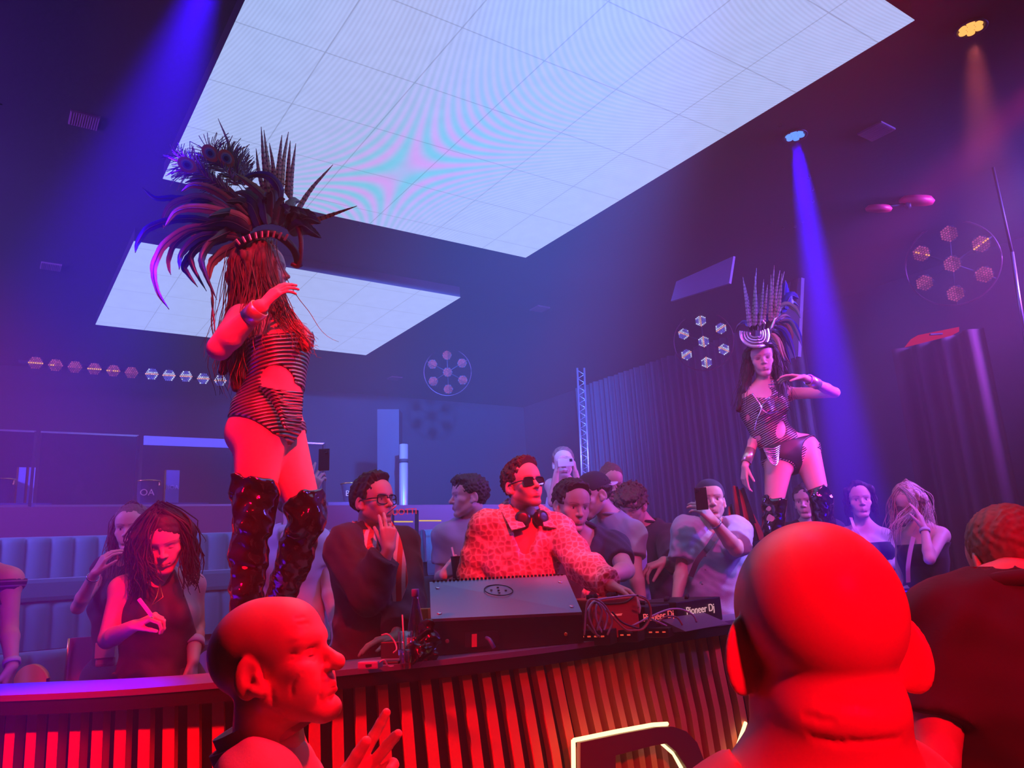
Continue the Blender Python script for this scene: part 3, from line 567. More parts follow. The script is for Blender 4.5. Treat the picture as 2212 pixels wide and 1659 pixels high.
# ------------------------------------------------------------ bodies: a signed distance field meshed on a graded grid
def graded(lo, hi, coarse, fines):
    """axis coordinates, step `coarse` with finer steps inside the (a, b, step) ranges"""
    xs = [lo]; 
    while xs[-1] < hi:
        x = xs[-1]; s = coarse
        for a, b, st in fines:
            g = max(a - x, x - b, 0.0); s = min(s, max(st, st + g * .18))
        xs.append(x + s)
    return np.array(xs)
class Field:
    def __init__(s, lo, hi, coarse, fines=()):
        # fines: list of (lo3, hi3, step)
        s.ax = [graded(lo[i], hi[i], coarse, [(f[0][i], f[1][i], f[2]) for f in fines]) for i in range(3)]
        s.f = np.full([len(a) for a in s.ax], 9.0, np.float32)
    def sl(s, lo, hi):
        r = []
        for i in range(3):
            a, b = np.searchsorted(s.ax[i], (lo[i], hi[i])); r.append(slice(max(a - 1, 0), min(b + 1, len(s.ax[i]))))
        return tuple(r)
    def pts(s, q): return np.meshgrid(*[s.ax[i][q[i]].astype(np.float32) for i in range(3)], indexing='ij', sparse=True)
    def apply(s, p):
        k = p.get('k', .012); lo, hi = bounds(p); pad = k * 1.5 + .03
        q = s.sl(lo - pad, hi + pad)
        if min(t.stop - t.start for t in q) <= 0: return
        X = s.pts(q); d = prim_d(p, X); g = s.f[q]; op = p.get('op', '+')
        for p0, n in p.get('clip', ()):
            n = nrm(n); d = np.maximum(d, ((X[0] - p0[0]) * n[0] + (X[1] - p0[1]) * n[1] + (X[2] - p0[2]) * n[2]).astype(np.float32))
        if op == '+':
            if k > 0:
                h = np.maximum(k - np.abs(g - d), 0) / k; s.f[q] = np.minimum(g, d) - h * h * k * .25
            else: s.f[q] = np.minimum(g, d)
        elif op == '-':
            d = -d; h = np.maximum(k - np.abs(g - d), 0) / max(k, 1e-6); s.f[q] = np.maximum(g, d) + h * h * k * .25
    def cut(s, p0, n):
        """drop everything on the +n side of the plane"""
        X = s.pts((slice(None),) * 3); n = nrm(n); d = (X[0] - p0[0]) * n[0] + (X[1] - p0[1]) * n[1] + (X[2] - p0[2]) * n[2]
        s.f = np.maximum(s.f, d.astype(np.float32))
    def noise(s, amp, fr, seed=0, stretch=(1, 1, 1)):
        r = np.random.default_rng(seed); X = s.pts((slice(None),) * 3)
        # only near the surface
        m = np.abs(s.f) < .05
        ii = np.nonzero(m); P = np.stack([s.ax[i][ii[i]] for i in range(3)], 1) * np.array(stretch)
        w = np.zeros(len(P))
        wp = P + .35 / fr * np.sin(P[:, [1, 2, 0]] * fr * 2.1 + r.uniform(0, 6, 3))
        for j in range(5):
            dv = nrm(r.normal(size=3)); f_ = fr * (1 + .55 * j); w += np.sin(wp @ dv * f_ * 6.28 + r.uniform(0, 6)) / (1 + .5 * j)
        s.f[ii] += (amp * w).astype(np.float32)
    def mesh(s, smooth=1):
        f = s.f; b = f < 0; nx, ny, nz = f.shape
        cnt = np.zeros((nx - 1, ny - 1, nz - 1), np.int8)
        for i in (0, 1):
            for j in (0, 1):
                for k in (0, 1): cnt += b[i:nx - 1 + i, j:ny - 1 + j, k:nz - 1 + k]
        act = (cnt > 0) & (cnt < 8); I, J, K = np.nonzero(act)
        idx = np.full(act.shape, -1, np.int32); idx[I, J, K] = np.arange(len(I))
        C = {(i, j, k): f[I + i, J + j, K + k] for i in (0, 1) for j in (0, 1) for k in (0, 1)}
        acc = np.zeros((len(I), 3)); n = np.zeros(len(I))
        for c0 in C:
            for a in range(3):
                if c0[a]: continue
                c1 = list(c0); c1[a] = 1; c1 = tuple(c1); v0, v1 = C[c0], C[c1]; m = (v0 < 0) != (v1 < 0)
                t = np.where(m, v0 / np.where(m, v0 - v1, 1), 0); pnt = np.zeros((len(I), 3)); pnt[:] = c0; pnt[:, a] = t
                acc += pnt * m[:, None]; n += m
        acc /= n[:, None]; P = np.empty_like(acc)
        for a, ix in enumerate((I, J, K)):
            x = s.ax[a]; P[:, a] = x[ix] + (x[ix + 1] - x[ix]) * acc[:, a]
        Q = []
        for a in range(3):
            s0 = [slice(1, -1)] * 3; s0[a] = slice(0, -1); s1 = [slice(1, -1)] * 3; s1[a] = slice(1, None)
            A0, A1 = b[tuple(s0)], b[tuple(s1)]; e = np.nonzero(A0 != A1)
            if not len(e[0]): continue
            o = [e[0] + (a != 0), e[1] + (a != 1), e[2] + (a != 2)]; u, v = (a + 1) % 3, (a + 2) % 3
            def cell(du, dv):
                w = [t.copy() for t in o]; w[u] = w[u] - du; w[v] = w[v] - dv; return idx[w[0], w[1], w[2]]
            q = np.stack([cell(1, 1), cell(0, 1), cell(0, 0), cell(1, 0)], 1); fl = ~A0[e]
            q[fl] = q[fl][:, ::-1]; q = q[(q >= 0).all(1)]; Q.append(q)
        Q = np.concatenate(Q)
        for _ in range(smooth):
            S = np.zeros_like(P); w = np.zeros(len(P))
            for i in range(4):
                a, c = Q[:, i], Q[:, (i + 1) % 4]
                for t in range(3): S[:, t] += np.bincount(a, P[c, t], len(P)) + np.bincount(c, P[a, t], len(P))
                w += np.bincount(a, minlength=len(P)) + np.bincount(c, minlength=len(P))
            P = P * .5 + .5 * S / np.maximum(w, 1)[:, None]
        return P, Q.astype(np.int32)
def bounds(p):
    t = p['t']
    if t == 'rc':
        a, b = p['a'], p['b']; r = max(p['ra'], p['rb']) / min(1, p.get('sq', 1)); return np.minimum(a, b) - r, np.maximum(a, b) + r
    r = max(p['r']); return p['c'] - r, p['c'] + r
def prim_d(p, X):
    if p['t'] == 'rc':
        a, b = p['a'], p['b']; ra, rb = p['ra'], p['rb']; ab = b - a; x = [X[i] - np.float32(a[i]) for i in range(3)]
        n = p.get('n')
        if n is not None:
            # squash along n: the section is sq times as thick along n
            g = 1 / p['sq'] - 1; dn = x[0] * np.float32(n[0]) + x[1] * np.float32(n[1]) + x[2] * np.float32(n[2])
            x = [x[i] + np.float32(n[i] * g) * dn for i in range(3)]; ab = ab + n * g * (ab @ n)
        L = float(ab @ ab) + 1e-12; t = np.clip((x[0] * np.float32(ab[0]) + x[1] * np.float32(ab[1]) + x[2] * np.float32(ab[2])) / np.float32(L), 0, 1)
        d = np.sqrt((x[0] - t * np.float32(ab[0])) ** 2 + (x[1] - t * np.float32(ab[1])) ** 2 + (x[2] - t * np.float32(ab[2])) ** 2) - (np.float32(ra) + t * np.float32(rb - ra))
        return d * np.float32(p['sq'] * .6 + .4) if n is not None else d
    c, r, R = p['c'], p['r'], p.get('R'); x = [X[i] - np.float32(c[i]) for i in range(3)]
    if R is not None: x = [x[0] * np.float32(R[0][i]) + x[1] * np.float32(R[1][i]) + x[2] * np.float32(R[2][i]) for i in range(3)]
    k0 = np.sqrt((x[0] / np.float32(r[0])) ** 2 + (x[1] / np.float32(r[1])) ** 2 + (x[2] / np.float32(r[2])) ** 2)
    k1 = np.sqrt((x[0] / np.float32(r[0] ** 2)) ** 2 + (x[1] / np.float32(r[1] ** 2)) ** 2 + (x[2] / np.float32(r[2] ** 2)) ** 2)
    return k0 * (k0 - 1) / np.maximum(k1, 1e-5)
def rc(a, b, ra, rb, k=.012, op='+', n=None, sq=1.0, tag=''):
    d = dict(t='rc', a=np.array(a, float), b=np.array(b, float), ra=ra, rb=rb, k=k, op=op, tag=tag)
    if n is not None: d['n'] = nrm(n); d['sq'] = sq
    return d
def el(c, r, R=None, k=.012, op='+', tag=''): return dict(t='el', c=np.array(c, float), r=tuple(r), R=R, k=k, op=op, tag=tag)
def rotm(yaw=0, pitch=0, roll=0):
    """person frame: x to the person's left, y to the back, z up. yaw 0 faces the camera (-Y), +90 faces image right (+X)"""
    cy, sy = math.cos(math.radians(yaw)), math.sin(math.radians(yaw)); cp, sp = math.cos(math.radians(pitch)), math.sin(math.radians(pitch)); cr, sr = math.cos(math.radians(roll)), math.sin(math.radians(roll))
    Rz = np.array([[cy, -sy, 0], [sy, cy, 0], [0, 0, 1]]); Rx = np.array([[1, 0, 0], [0, cp, -sp], [0, sp, cp]]); Ry = np.array([[cr, 0, sr], [0, 1, 0], [-sr, 0, cr]])
    return Rz @ Rx @ Ry
# ------------------------------------------------------------ head
def head_prims(H, R, s, o):
    """H: centre between the ears at eye level, s: 1 = a 0.225 m head"""
    def w(x, y, z): return H + R @ (np.array((x, y, z)) * s)
    P = []; A = P.append
    fem = o.get('fem', 0); jw = o.get('jaw', .84 if fem else 1.0); nz = o.get('nose', .85 if fem else 1.0)
    def E(c, r, k=.012, op='+', Rl=None): A(el(w(*c), [t * s for t in r], R if Rl is None else R @ Rl, k * s, op, 'head'))
    def C(a, b, ra, rb, k=.012, op='+', n=None, sq=1): A(rc(w(*a), w(*b), ra * s, rb * s, k * s, op, None if n is None else R @ np.array(n), sq, 'head'))
    E((0, .018, .045), (.076, .096, .078)); E((0, .05, .02), (.066, .062, .062), .03)
    E((0, -.022, .02), (.068, .066, .075), .03)
    E((0, -.03, -.045), (.056 * jw, .056, .062), .03)                            # lower face
    for q in (-1, 1):
        C((q * .056 * jw, .005, -.055), (q * .018, -.066, -.1), .016, .014, .03)   # jaw line
        E((q * .042, -.056, -.022), (.024, .022, .02), .02)                      # cheek
        E((q * .026, -.068, -.05), (.022, .018, .022), .02)
        C((q * .012, -.083, .024), (q * .046, -.066, .022), .009, .007, .014)     # brow
    E((0, -.07, -.103), (.024 * jw, .02, .016), .02)                               # chin
    E((0, -.048, .045), (.056, .036, .048), .03)                                     # forehead
    for q in (-1, 1): E((q * .033, -.094, .001), (.017, .016, .0105), .012, '-')     # eye hollow
    for q in (-1, 1):
        E((q * .032, -.068, .0), (.0135, .0135, .0125), .003)
        C((q * .019, -.0785, .006), (q * .045, -.071, .006), .0036, .003, .004)     # upper lid
        C((q * .02, -.077, -.0075), (q * .044, -.0705, -.007), .003, .0025, .004)
    C((0, -.08, .014), (0, -.098 - .008 * nz, -.026), .0075, .0095 * nz, .012)        # nose
    E((0, -.1 - .006 * nz, -.03), (.0115 * nz, .011 * nz, .0095 * nz), .008)
    for q in (-1, 1):
        E((q * .0115, -.092, -.033), (.0085, .01, .0075), .006); E((q * .007, -.1, -.04), (.0042, .006, .0042), .003, '-')
    C((0, -.083, -.045), (0, -.086, -.056), .005, .006, .012)
    E((0, -.078, -.066), (.027, .016, .018), .016)
    L = .0042 + .0018 * fem
    for q in (-1, 1):
        C((0, -.0945, -.0625), (q * .021, -.083, -.066), L, .0025, .004); C((0, -.0935, -.0722), (q * .019, -.083, -.069), L * 1.15, .0028, .004)
    mo = o.get('mouth', 0)
    C((-.021, -.087, -.067), (.021, -.087, -.067), .0016 + mo, .0016 + mo, .003, '-')
    C((-.014, -.086, -.084), (.014, -.086, -.084), .0025, .0025, .012, '-')
    for q in (-1, 1):                                                            # ears
        if o.get('ears', 1):
            Rl = rotm(-q * o.get('flare', 26), 0, 0) @ np.array([[1, 0, 0], [0, math.cos(.22), -math.sin(.22)], [0, math.sin(.22), math.cos(.22)]])
            es = o.get('ears', 1)
            E((q * (.0735 + .005 * es), .020, -.008), (.0085, .021 * es, .034 * es), .004, '+', Rl); C((q * .068, .014, .004), (q * .074, .016, -.026), .012, .010, .008)
            E((q * .0875, .012, -.004), (.0070, .0115, .0195), .005, '-', Rl)
            C((q * .078, .004, -.012), (q * .074, .002, -.034), .006, .008, .008)
            C((q * .083, .014, -.03), (q * .079, .006, -.037), .0075, .0075, .006)
    for p in o.get('extra', []): (E if p[0] == 'E' else C)(*p[1:])
    return P
def paint_head(V, col, H, R, s, o):
    q = ((V - H) @ R) / s
    ctr = np.array((0, 0, -.01)); near = (np.abs(q[:, 0]) < .12) & (np.abs(q[:, 1]) < .14) & (np.abs(q[:, 2]) < .17)
    fr = near & (q[:, 1] < -.03)
    def blob(c, r, rgb, a=1.0, soft=.35, m=fr):
        d = np.sqrt((((q - np.array(c)) / np.array(r)) ** 2).sum(1)); t = np.clip((1 - d) / soft, 0, 1) * a * m; col[:] = col * (1 - t[:, None]) + np.array(rgb) * t[:, None]
    if o.get('stubble'):
        rgb, a = o['stubble']
        for c, r in (((0, -.05, -.1), (.062, .06, .035)), ((-.05, -.03, -.07), (.03, .05, .045)), ((.05, -.03, -.07), (.03, .05, .045)), ((0, -.088, -.053), (.03, .02, .008))): blob(c, r, rgb, a, .6, near)
    hb = o.get('brow', (.03, .02, .02))
    for k in (-1, 1):
        for i in range(8):
            t = i / 7; blob((k * (.013 + .036 * t), -.084 + .017 * t, .021 + .005 * math.sin(t * 2.5)), (.0095, .02, .0058 * (1 - .35 * t)), hb, .75, .6)
        if o.get('eyes', 1):
            blob((k * .032, -.08, -.0005), (.0125, .014, .0058), (.75, .72, .7), 1, .4); blob((k * .032, -.082, -.0005), (.0062, .012, .0062), (.03, .02, .02), 1, .3)
            blob((k * .032, -.08, .0062), (.0155, .014, .003), (.02, .015, .015), .9, .6)
        else: blob((k * .032, -.08, -.005), (.0155, .014, .0022), (.02, .015, .015), .9, .6)
    lip = o.get('lip', (.5, .2, .18)); blob((0, -.09, -.0628), (.021, .02, .0052), lip, .8, .5); blob((0, -.09, -.0722), (.019, .02, .0056), lip, .8, .5); blob((0, -.088, -.067), (.02, .02, .0018), (.06, .02, .02), .9, .5)
    for b in o.get('paint', []): blob(*b)
    return col
# ------------------------------------------------------------ hands
def hand_prims(W, d, n, t, L=.185, curl=(.3, .35, .4, .45), spread=.08, thumb=(.5, .5), fat=1.0, tag='hand'):
    """wrist, finger direction, palm normal, thumb side"""
    d = nrm(d); n = nrm(np.array(n) - d * (np.array(n) @ d)); t = nrm(np.array(t) - d * (np.array(t) @ d) - n * (np.array(t) @ n)); s = L / .185; P = []
    kn = []
    for i, x in enumerate((.03, .010, -.010, -.029)):
        b = W + d * .008 * s + t * x * .55 * s; e = W + (d * (.094 - .006 * abs(i - 1.2)) + t * x) * s
        P.append(rc(b, e, .0135 * s * fat, .0112 * s * fat, .012 * s, tag=tag)); kn.append(e)
    ln = ((.043, .026, .021), (.047, .030, .022), (.044, .028, .021), (.034, .021, .019))
    for i in range(4):
        c = curl[i] if not np.ndim(curl[i]) else None; cs = (c, c * 1.15, c * .8) if c is not None else curl[i]
        a = spread * (1.5 - i); dd = nrm(d * math.cos(a) + t * math.sin(a)); p = kn[i]; ang = 0
        for j in range(3):
            ang += cs[j]; q = p + (dd * math.cos(ang) + n * math.sin(ang)) * ln[i][j] * s
            r0 = (.0092, .0084, .0076)[j] * s * fat * (1 if i < 3 else .87); r1 = (.0084, .0076, .0066)[j] * s * fat * (1 if i < 3 else .87)
            P.append(rc(p, q, r0, r1, .003 * s, tag=tag)); p = q
    a0, a1 = thumb[:2]; b = W + (d * .018 + t * .02 + n * .006) * s; u = nrm(d * math.cos(a0) + t * math.sin(a0) + n * (thumb[2] if len(thumb) > 2 else .25))
    p = b
    for j, (l, r0, r1) in enumerate(((.046, .0155, .0115), (.033, .0108, .0096), (.027, .0096, .0078))):
        v = nrm(u * math.cos(a1 * j * .6) + (d * .6 + n * .5) * math.sin(a1 * j * .6)) if j else u
        q = p + v * l * s; P.append(rc(p, q, r0 * s * fat, r1 * s * fat, .008 * s if j == 0 else .003 * s, tag=tag)); p = q
    return P

def carve(V, Q, H, R, s, creases):
    """wrinkles pressed into the finished surface: polylines in head space, snapped to the skin"""
    n = np.zeros_like(V); a = V[Q[:, 2]] - V[Q[:, 0]]; b = V[Q[:, 3]] - V[Q[:, 1]]; fnm = np.cross(a, b)
    for i in range(4):
        for t in range(3): n[:, t] += np.bincount(Q[:, i], fnm[:, t], len(V))
    n /= np.linalg.norm(n, axis=1)[:, None] + 1e-12
    near = np.nonzero(np.linalg.norm(V - H, axis=1) < .28 * s)[0]; P = V[near]; D = np.zeros(len(near))
    for line, w, dep in creases:
        q = np.array([H + R @ (np.array(x) * s) for x in line]); m = max(12, len(q) * 10); u = np.linspace(0, len(q) - 1, m); q = np.stack([np.interp(u, np.arange(len(q)), q[:, i]) for i in range(3)], 1)
        sn = np.array([P[np.argmin(((P - x) ** 2).sum(1))] for x in q]); d = np.min([((P - x) ** 2).sum(1) for x in sn], 0); k = np.linspace(-1, 1, m)
        j = np.argmin([((P - x) ** 2).sum(1) for x in sn], 0); D += dep * s * np.exp(-d / (w * s) ** 2) * (1 - k[j] ** 4)
    V = V.copy(); V[near] -= n[near] * D[:, None]; return V
# ------------------------------------------------------------ people
SKIN = vcol_mat('skin', .48, .35, varn=(9, .06))
SKIN_SHINY = vcol_mat('skin_shiny', .38, .45, varn=(14, .07), bump=(160, .06, .004))
HAIR = vcol_mat('hair', .55, .35, varn=(60, .25))
_mats = {}
def cloth(name, col, rough=.8, **k):
    if name not in _mats: _mats[name] = mat(name, col, rough, bump=k.pop('bump', (120, .12, .004)), sheen=k.pop('sheen', .1), **k)
    return _mats[name]
def pt(v, prev=None, ln=None):
    """(px, py, depth), or (px, py, 'n'/'f') solved on the ray at limb length ln from prev, or a world point as an array"""
    if isinstance(v, np.ndarray): return v
    if isinstance(v[2], str):
        r = nrm(ray(v[0], v[1])); oc = CAM - prev; b = oc @ r; c = oc @ oc - ln * ln; D = b * b - c
        t = -b if D <= 0 else (-b - math.sqrt(D) if v[2] == 'n' else -b + math.sqrt(D)); return CAM + r * t
    return at(*v)
def lerp(a, b, t): return a + (b - a) * t
def person(name_loc, label, head, yaw=0, pitch=0, roll=0, by=None, S=1.0, hs=1.0, fem=0, g=1.0, J=None, floor=.4, skin=(.72, .5, .4), ho=None, hands=None,
           coarse=.012, hfine=.004, hand_fine=.0045, legs=True, mat_=None, lean=None, fines=(), arm=1.0):
    J = J or {}; ho = dict(ho or {}); ho['fem'] = fem; hands = hands or {}
    H = pt(head); by = yaw if by is None else by; R = rotm(yaw, pitch, roll); Bm = rotm(by)
    def off(x, y, z): return H + Bm @ (np.array((x, y, z)) * S)
    sh = .158 if fem else .18
    K = {}
    def get(n, dflt, prev=None, ln=None): K[n] = pt(J[n], prev, ln) if n in J else dflt; return K[n]
    N = get('N', off(0, .045, -.165)); ch = get('chest', N + Bm @ np.array((0, .0, -.2)) * S); wa = get('waist', N + Bm @ np.array((0, 0, -.40)) * S); pe = get('pelvis', N + Bm @ np.array((0, 0.0, -.58)) * S)
    for q, c in ((1, 'L'), (-1, 'R')):
        s_ = get('s' + c, N + Bm @ (np.array((q * sh, 0, -.05)) * S)); e = get('e' + c, s_ + Bm @ (np.array((q * .05, .03, -.285)) * S), s_, .29 * S)
        w_ = get('w' + c, e + Bm @ (np.array((q * .0, -.09, -.235)) * S), e, .25 * S)
        h_ = get('h' + c, pe + Bm @ (np.array((q * .09, 0, -.02)) * S)); zl = h_[2] - floor - .09 * S
        k_ = get('k' + c, np.array((*(h_ + Bm @ (np.array((q * .01, -.02, 0)) * S))[:2], floor + .09 * S + zl * .5)), h_, .43 * S)
        a_ = get('a' + c, np.array((*(h_ + Bm @ (np.array((q * .02, .03, 0)) * S))[:2], floor + .085 * S)), k_, .42 * S)
        get('t' + c, np.array((*(a_ + Bm @ (np.array((q * .03, -.16, 0)) * S))[:2], floor + .03 * S)))
    back = Bm @ np.array((0, 1., 0))
    P = head_prims(H, R, hs, ho)
    nk = (.047 if fem else .056 * min(g, 1.3)) * S; nb = H + R @ (np.array((0, .03, -.06)) * hs)
    def A(*a, **k): P.append(rc(*a, **k))
    A(nb, N, nk, nk * 1.12, .025, tag='neck')
    side = nrm(K['sL'] - K['sR'])
    fr = nrm(np.cross(side, N - pe))                                         # out of the back
    if fr @ back < 0: fr = -fr
    cw = (.135 if fem else .158) * S * g; ww = (.105 if fem else .138) * S * g; hw = (.15 if fem else .15) * S * (g * .6 + .4)
    up_ = nrm(N - ch)
    A(lerp(N, ch, .55), ch, cw * .86, cw, .05, n=fr, sq=.68, tag='torso'); A(ch, wa, cw, ww, .05, n=fr, sq=.72, tag='torso'); A(wa, pe, ww, hw, .05, n=fr, sq=.78, tag='torso')
    for c in 'LR':
        s_ = K['s' + c]; A(N + up_ * -.01, lerp(N, s_, .8), .05 * S, .045 * S, .04, tag='trap'); A(lerp(N, s_, .85) - up_ * .015, s_ - up_ * .01, .05 * S, .052 * S * (.9 if fem else 1.05), .03, tag='delt')
        A(lerp(s_, ch, .4), s_, .07 * S, .045 * S, .03, tag='torso')
    if fem:
        for c in 'LR': P.append(el(lerp(ch, K['s' + c], .42) - fr * .085 * S - up_ * .035 * S, (.06 * S, .06 * S, .06 * S), None, .03, tag='bust'))
    am = (.82 if fem else 1.0) * S * (g * .7 + .3) * arm
    for c in 'LR':
        s_, e, w_ = K['s' + c], K['e' + c], K['w' + c]
        A(s_, e, .05 * am, .04 * am, .02, tag='uarm' + c); m = lerp(e, w_, .28); A(e, m, .038 * am, .041 * am, .012, tag='farm' + c); A(m, w_, .041 * am, .0265 * am, .012, tag='farm' + c)
        hd = hands.get(c, {})
        if hd is not None:
            d = hd.get('d'); d = nrm(pt(d) - w_ if isinstance(d, tuple) and len(d) == 3 and abs(d[0]) > 5 else d) if d is not None else nrm(w_ - e)
            nn = np.array(hd.get('n', Bm @ np.array((-1. if c == 'L' else 1., 0, 0)))); tt = np.array(hd.get('t', Bm @ np.array((0, -1., .3))))
            P += hand_prims(w_, d, nn, tt, hd.get('L', .185 * S * (.93 if fem else 1)), hd.get('curl', (.3, .35, .4, .45)), hd.get('spread', .06), hd.get('thumb', (.5, .4)), hd.get('fat', .92 if fem else 1.05), 'hand' + c)
            K['hand' + c] = w_ + d * .09 * S
    if legs:
        lm = S * (g * .5 + .5)
        for c in 'LR':
            h_, k_, a_, t_ = (K[x + c] for x in 'hkat')
            A(h_, k_, (.095 if fem else .085) * lm, .055 * lm, .03, tag='thigh' + c); m = lerp(k_, a_, .3) + nrm(k_ - lerp(h_, a_, .5)) * -.012; A(k_, m, .052 * lm, .056 * lm, .02, tag='shin' + c); A(m, a_, .056 * lm, .037 * lm, .02, tag='shin' + c)
            A(a_, t_, .04 * S, .03 * S, .02, tag='foot' + c)
            P.append(el(h_ + fr * .055 * S - up_ * .01, (.085 * S, .08 * S, .085 * S), None, .03, tag='glute'))
    root = empty('person', (float((K['aL'][0] + K['aR'][0]) / 2), float((K['aL'][1] + K['aR'][1]) / 2), floor), label, 'person')
    info = dict(root=root, K=K, P=P, H=H, R=R, hs=hs, S=S, Bm=Bm, fr=fr, up=up_, fem=fem, g=g, floor=floor, skin=skin, ho=ho, coarse=coarse, nk=nk, cw=cw)
    P += [p for p in (J.get('extra') or [])]
    fn = [(H - .125 * hs, H + .135 * hs, hfine)]
    for c in 'LR':
        if hands.get(c, 0) and hand_fine:
            pp = [p for p in P if p['tag'] == 'hand' + c]; fn.append((np.min([bounds(p)[0] for p in pp], 0), np.max([bounds(p)[1] for p in pp], 0), hand_fine))
    fn += list(fines)
    lo = np.min([bounds(p)[0] for p in P if p['op'] == '+'], 0) - .03; hi = np.max([bounds(p)[1] for p in P if p['op'] == '+'], 0) + .03
    F = Field(lo, hi, coarse, fn)
    order = {'neck': 0, 'head': 1}
    for p in [p for p in P if p['tag'] != 'head'] : F.apply(p)
    # the head's own additions and hollows keep their order
    Fh = Field(H - .17 * hs, H + .17 * hs, .02); Fh.ax = [a[(a >= H[i] - .17 * hs) & (a <= H[i] + .17 * hs)] for i, a in enumerate(F.ax)]; Fh.f = np.full([len(a) for a in Fh.ax], 9.0, np.float32)
    for p in P:
        if p['tag'] == 'head': Fh.apply(p)
    ix = tuple(slice(np.searchsorted(F.ax[i], Fh.ax[i][0]), np.searchsorted(F.ax[i], Fh.ax[i][0]) + len(Fh.ax[i])) for i in range(3))
    gq = F.f[ix]; k = .016; h = np.maximum(k - np.abs(gq - Fh.f), 0) / k; F.f[ix] = np.minimum(gq, Fh.f) - h * h * k * .25
    V, Q = F.mesh(0)
    if ho.get('crease'): V = carve(V, Q, H, R, hs, ho['crease'])
    col = np.tile(np.array(skin, float), (len(V), 1)); paint_head(V, col, H, R, hs, ho)
    for b in J.get('paint', []):
        d = np.linalg.norm((V - b[0]) / np.array(b[1]), axis=1); t = np.clip((1 - d) / .3, 0, 1)[:, None]; col = col * (1 - t) + np.array(b[2]) * t
    info['body'] = mesh_obj('body', V, Q, mat_ or SKIN, root, np.column_stack([col, np.ones(len(V))]))
    return info
def infl(p, t, clip=(), k=None):
    q = dict(p)
    if q['t'] == 'rc': q['ra'] = p['ra'] + t; q['rb'] = p['rb'] + t
    else: q['r'] = tuple(x + t for x in p['r'])
    q['clip'] = list(clip); q['op'] = '+'
    if k is not None: q['k'] = k
    return q
def sdf_obj(name, prims, m, parent, step=.01, noise=None, cuts=(), col=None, colfn=None, pad=.03, fines=(), smooth=0, late=()):
    pos = [p for p in prims if p['op'] == '+']
    lo = np.min([bounds(p)[0] for p in pos], 0) - pad; hi = np.max([bounds(p)[1] for p in pos], 0) + pad
    F = Field(lo, hi, step, fines)
    for p in prims: F.apply(p)
    if noise:
        for nz in (noise if isinstance(noise, list) else [noise]): F.noise(*nz)
    for p in late: F.apply(p)
    for p0, n in cuts: F.cut(p0, n)
    V, Q = F.mesh(smooth)
    c = None
    if colfn is not None: c = np.column_stack([colfn(V), np.ones(len(V))])
    elif col is not None: c = np.tile(np.array((*col, 1.)), (len(V), 1))
    return mesh_obj(name, V, Q, m, parent, c)
def top(I, name, m, sleeve=.55, t=.014, hem=None, neck=.016, step=.01, noise=(.003, 5), loose=0.0, vneck=0, extra=(), cuts=(), col=None, colfn=None, collar=True, slt=None):
    """shirt or jacket over the torso and arms; sleeve 0..1 upper arm, 1..2 forearm"""
    K, P = I['K'], I['P']; pr = []
    hem_p = K['pelvis'] - I['up'] * .02 if hem is None else K['pelvis'] + I['up'] * hem
    for p in P:
        if p['tag'] in ('torso', 'bust', 'trap', 'delt'): pr.append(infl(p, t + (loose if p['tag'] == 'torso' else loose * .4)))
    pr.append(rc(K['pelvis'], K['pelvis'] - I['up'] * .12, I['cw'] * .98 + t + loose, I['cw'] + t + loose, .05, n=I['fr'], sq=.78, tag='torso'))
    for i, c in enumerate('LR'):
        slv = sleeve[i] if isinstance(sleeve, tuple) else sleeve
        if slv <= 0: continue
        s_, e, w_ = K['s' + c], K['e' + c], K['w' + c]; tt = t + (slt or 0)
        for p in P:
            if p['tag'] == 'uarm' + c:
                cl = [(lerp(s_, e, slv), e - s_)] if slv < 1 else []
                pr.append(infl(p, tt + loose * .6, cl, .025))
            if p['tag'] == 'farm' + c and slv > 1: pr.append(infl(p, tt + .004 + loose * .3, [(lerp(e, w_, slv - 1), w_ - e)], .02))
    pr += list(extra)
    nb = lerp(I['H'], K['N'], .55); pr.append(rc(K['N'] + I['up'] * .015, nb + I['up'] * .1, I['nk'] + neck, I['nk'] + neck + .03, .006, '-'))
    if vneck: pr.append(rc(K['N'] - I['fr'] * .10 + I['up'] * .05, K['N'] - I['fr'] * (.20) - I['up'] * vneck, .085, .04, .006, '-'))
    return sdf_obj(name, pr, m, I['root'], step, noise, [(hem_p, -I['up'])] + list(cuts), col, colfn)
def trousers(I, m, t=.012, step=.016, name='trousers'):
    K = I['K']; pr = [infl(p, t) for p in I['P'] if p['tag'][:5] in ('thigh', 'shinL', 'shinR', 'glute')] + [infl(p, t * .6) for p in I['P'] if p['tag'] == 'torso']
    return sdf_obj(name, pr, m, I['root'], step, (.003, 4), [(K['pelvis'] + I['up'] * .1, I['up'])])
def shoes(I, m):
    for c in 'LR':
        sdf_obj('shoe', [infl(p, .012) for p in I['P'] if p['tag'] == 'foot' + c], m, I['root'], .014)
def hp(I, *q): return I['H'] + I['R'] @ (np.array(q, float) * I['hs'])
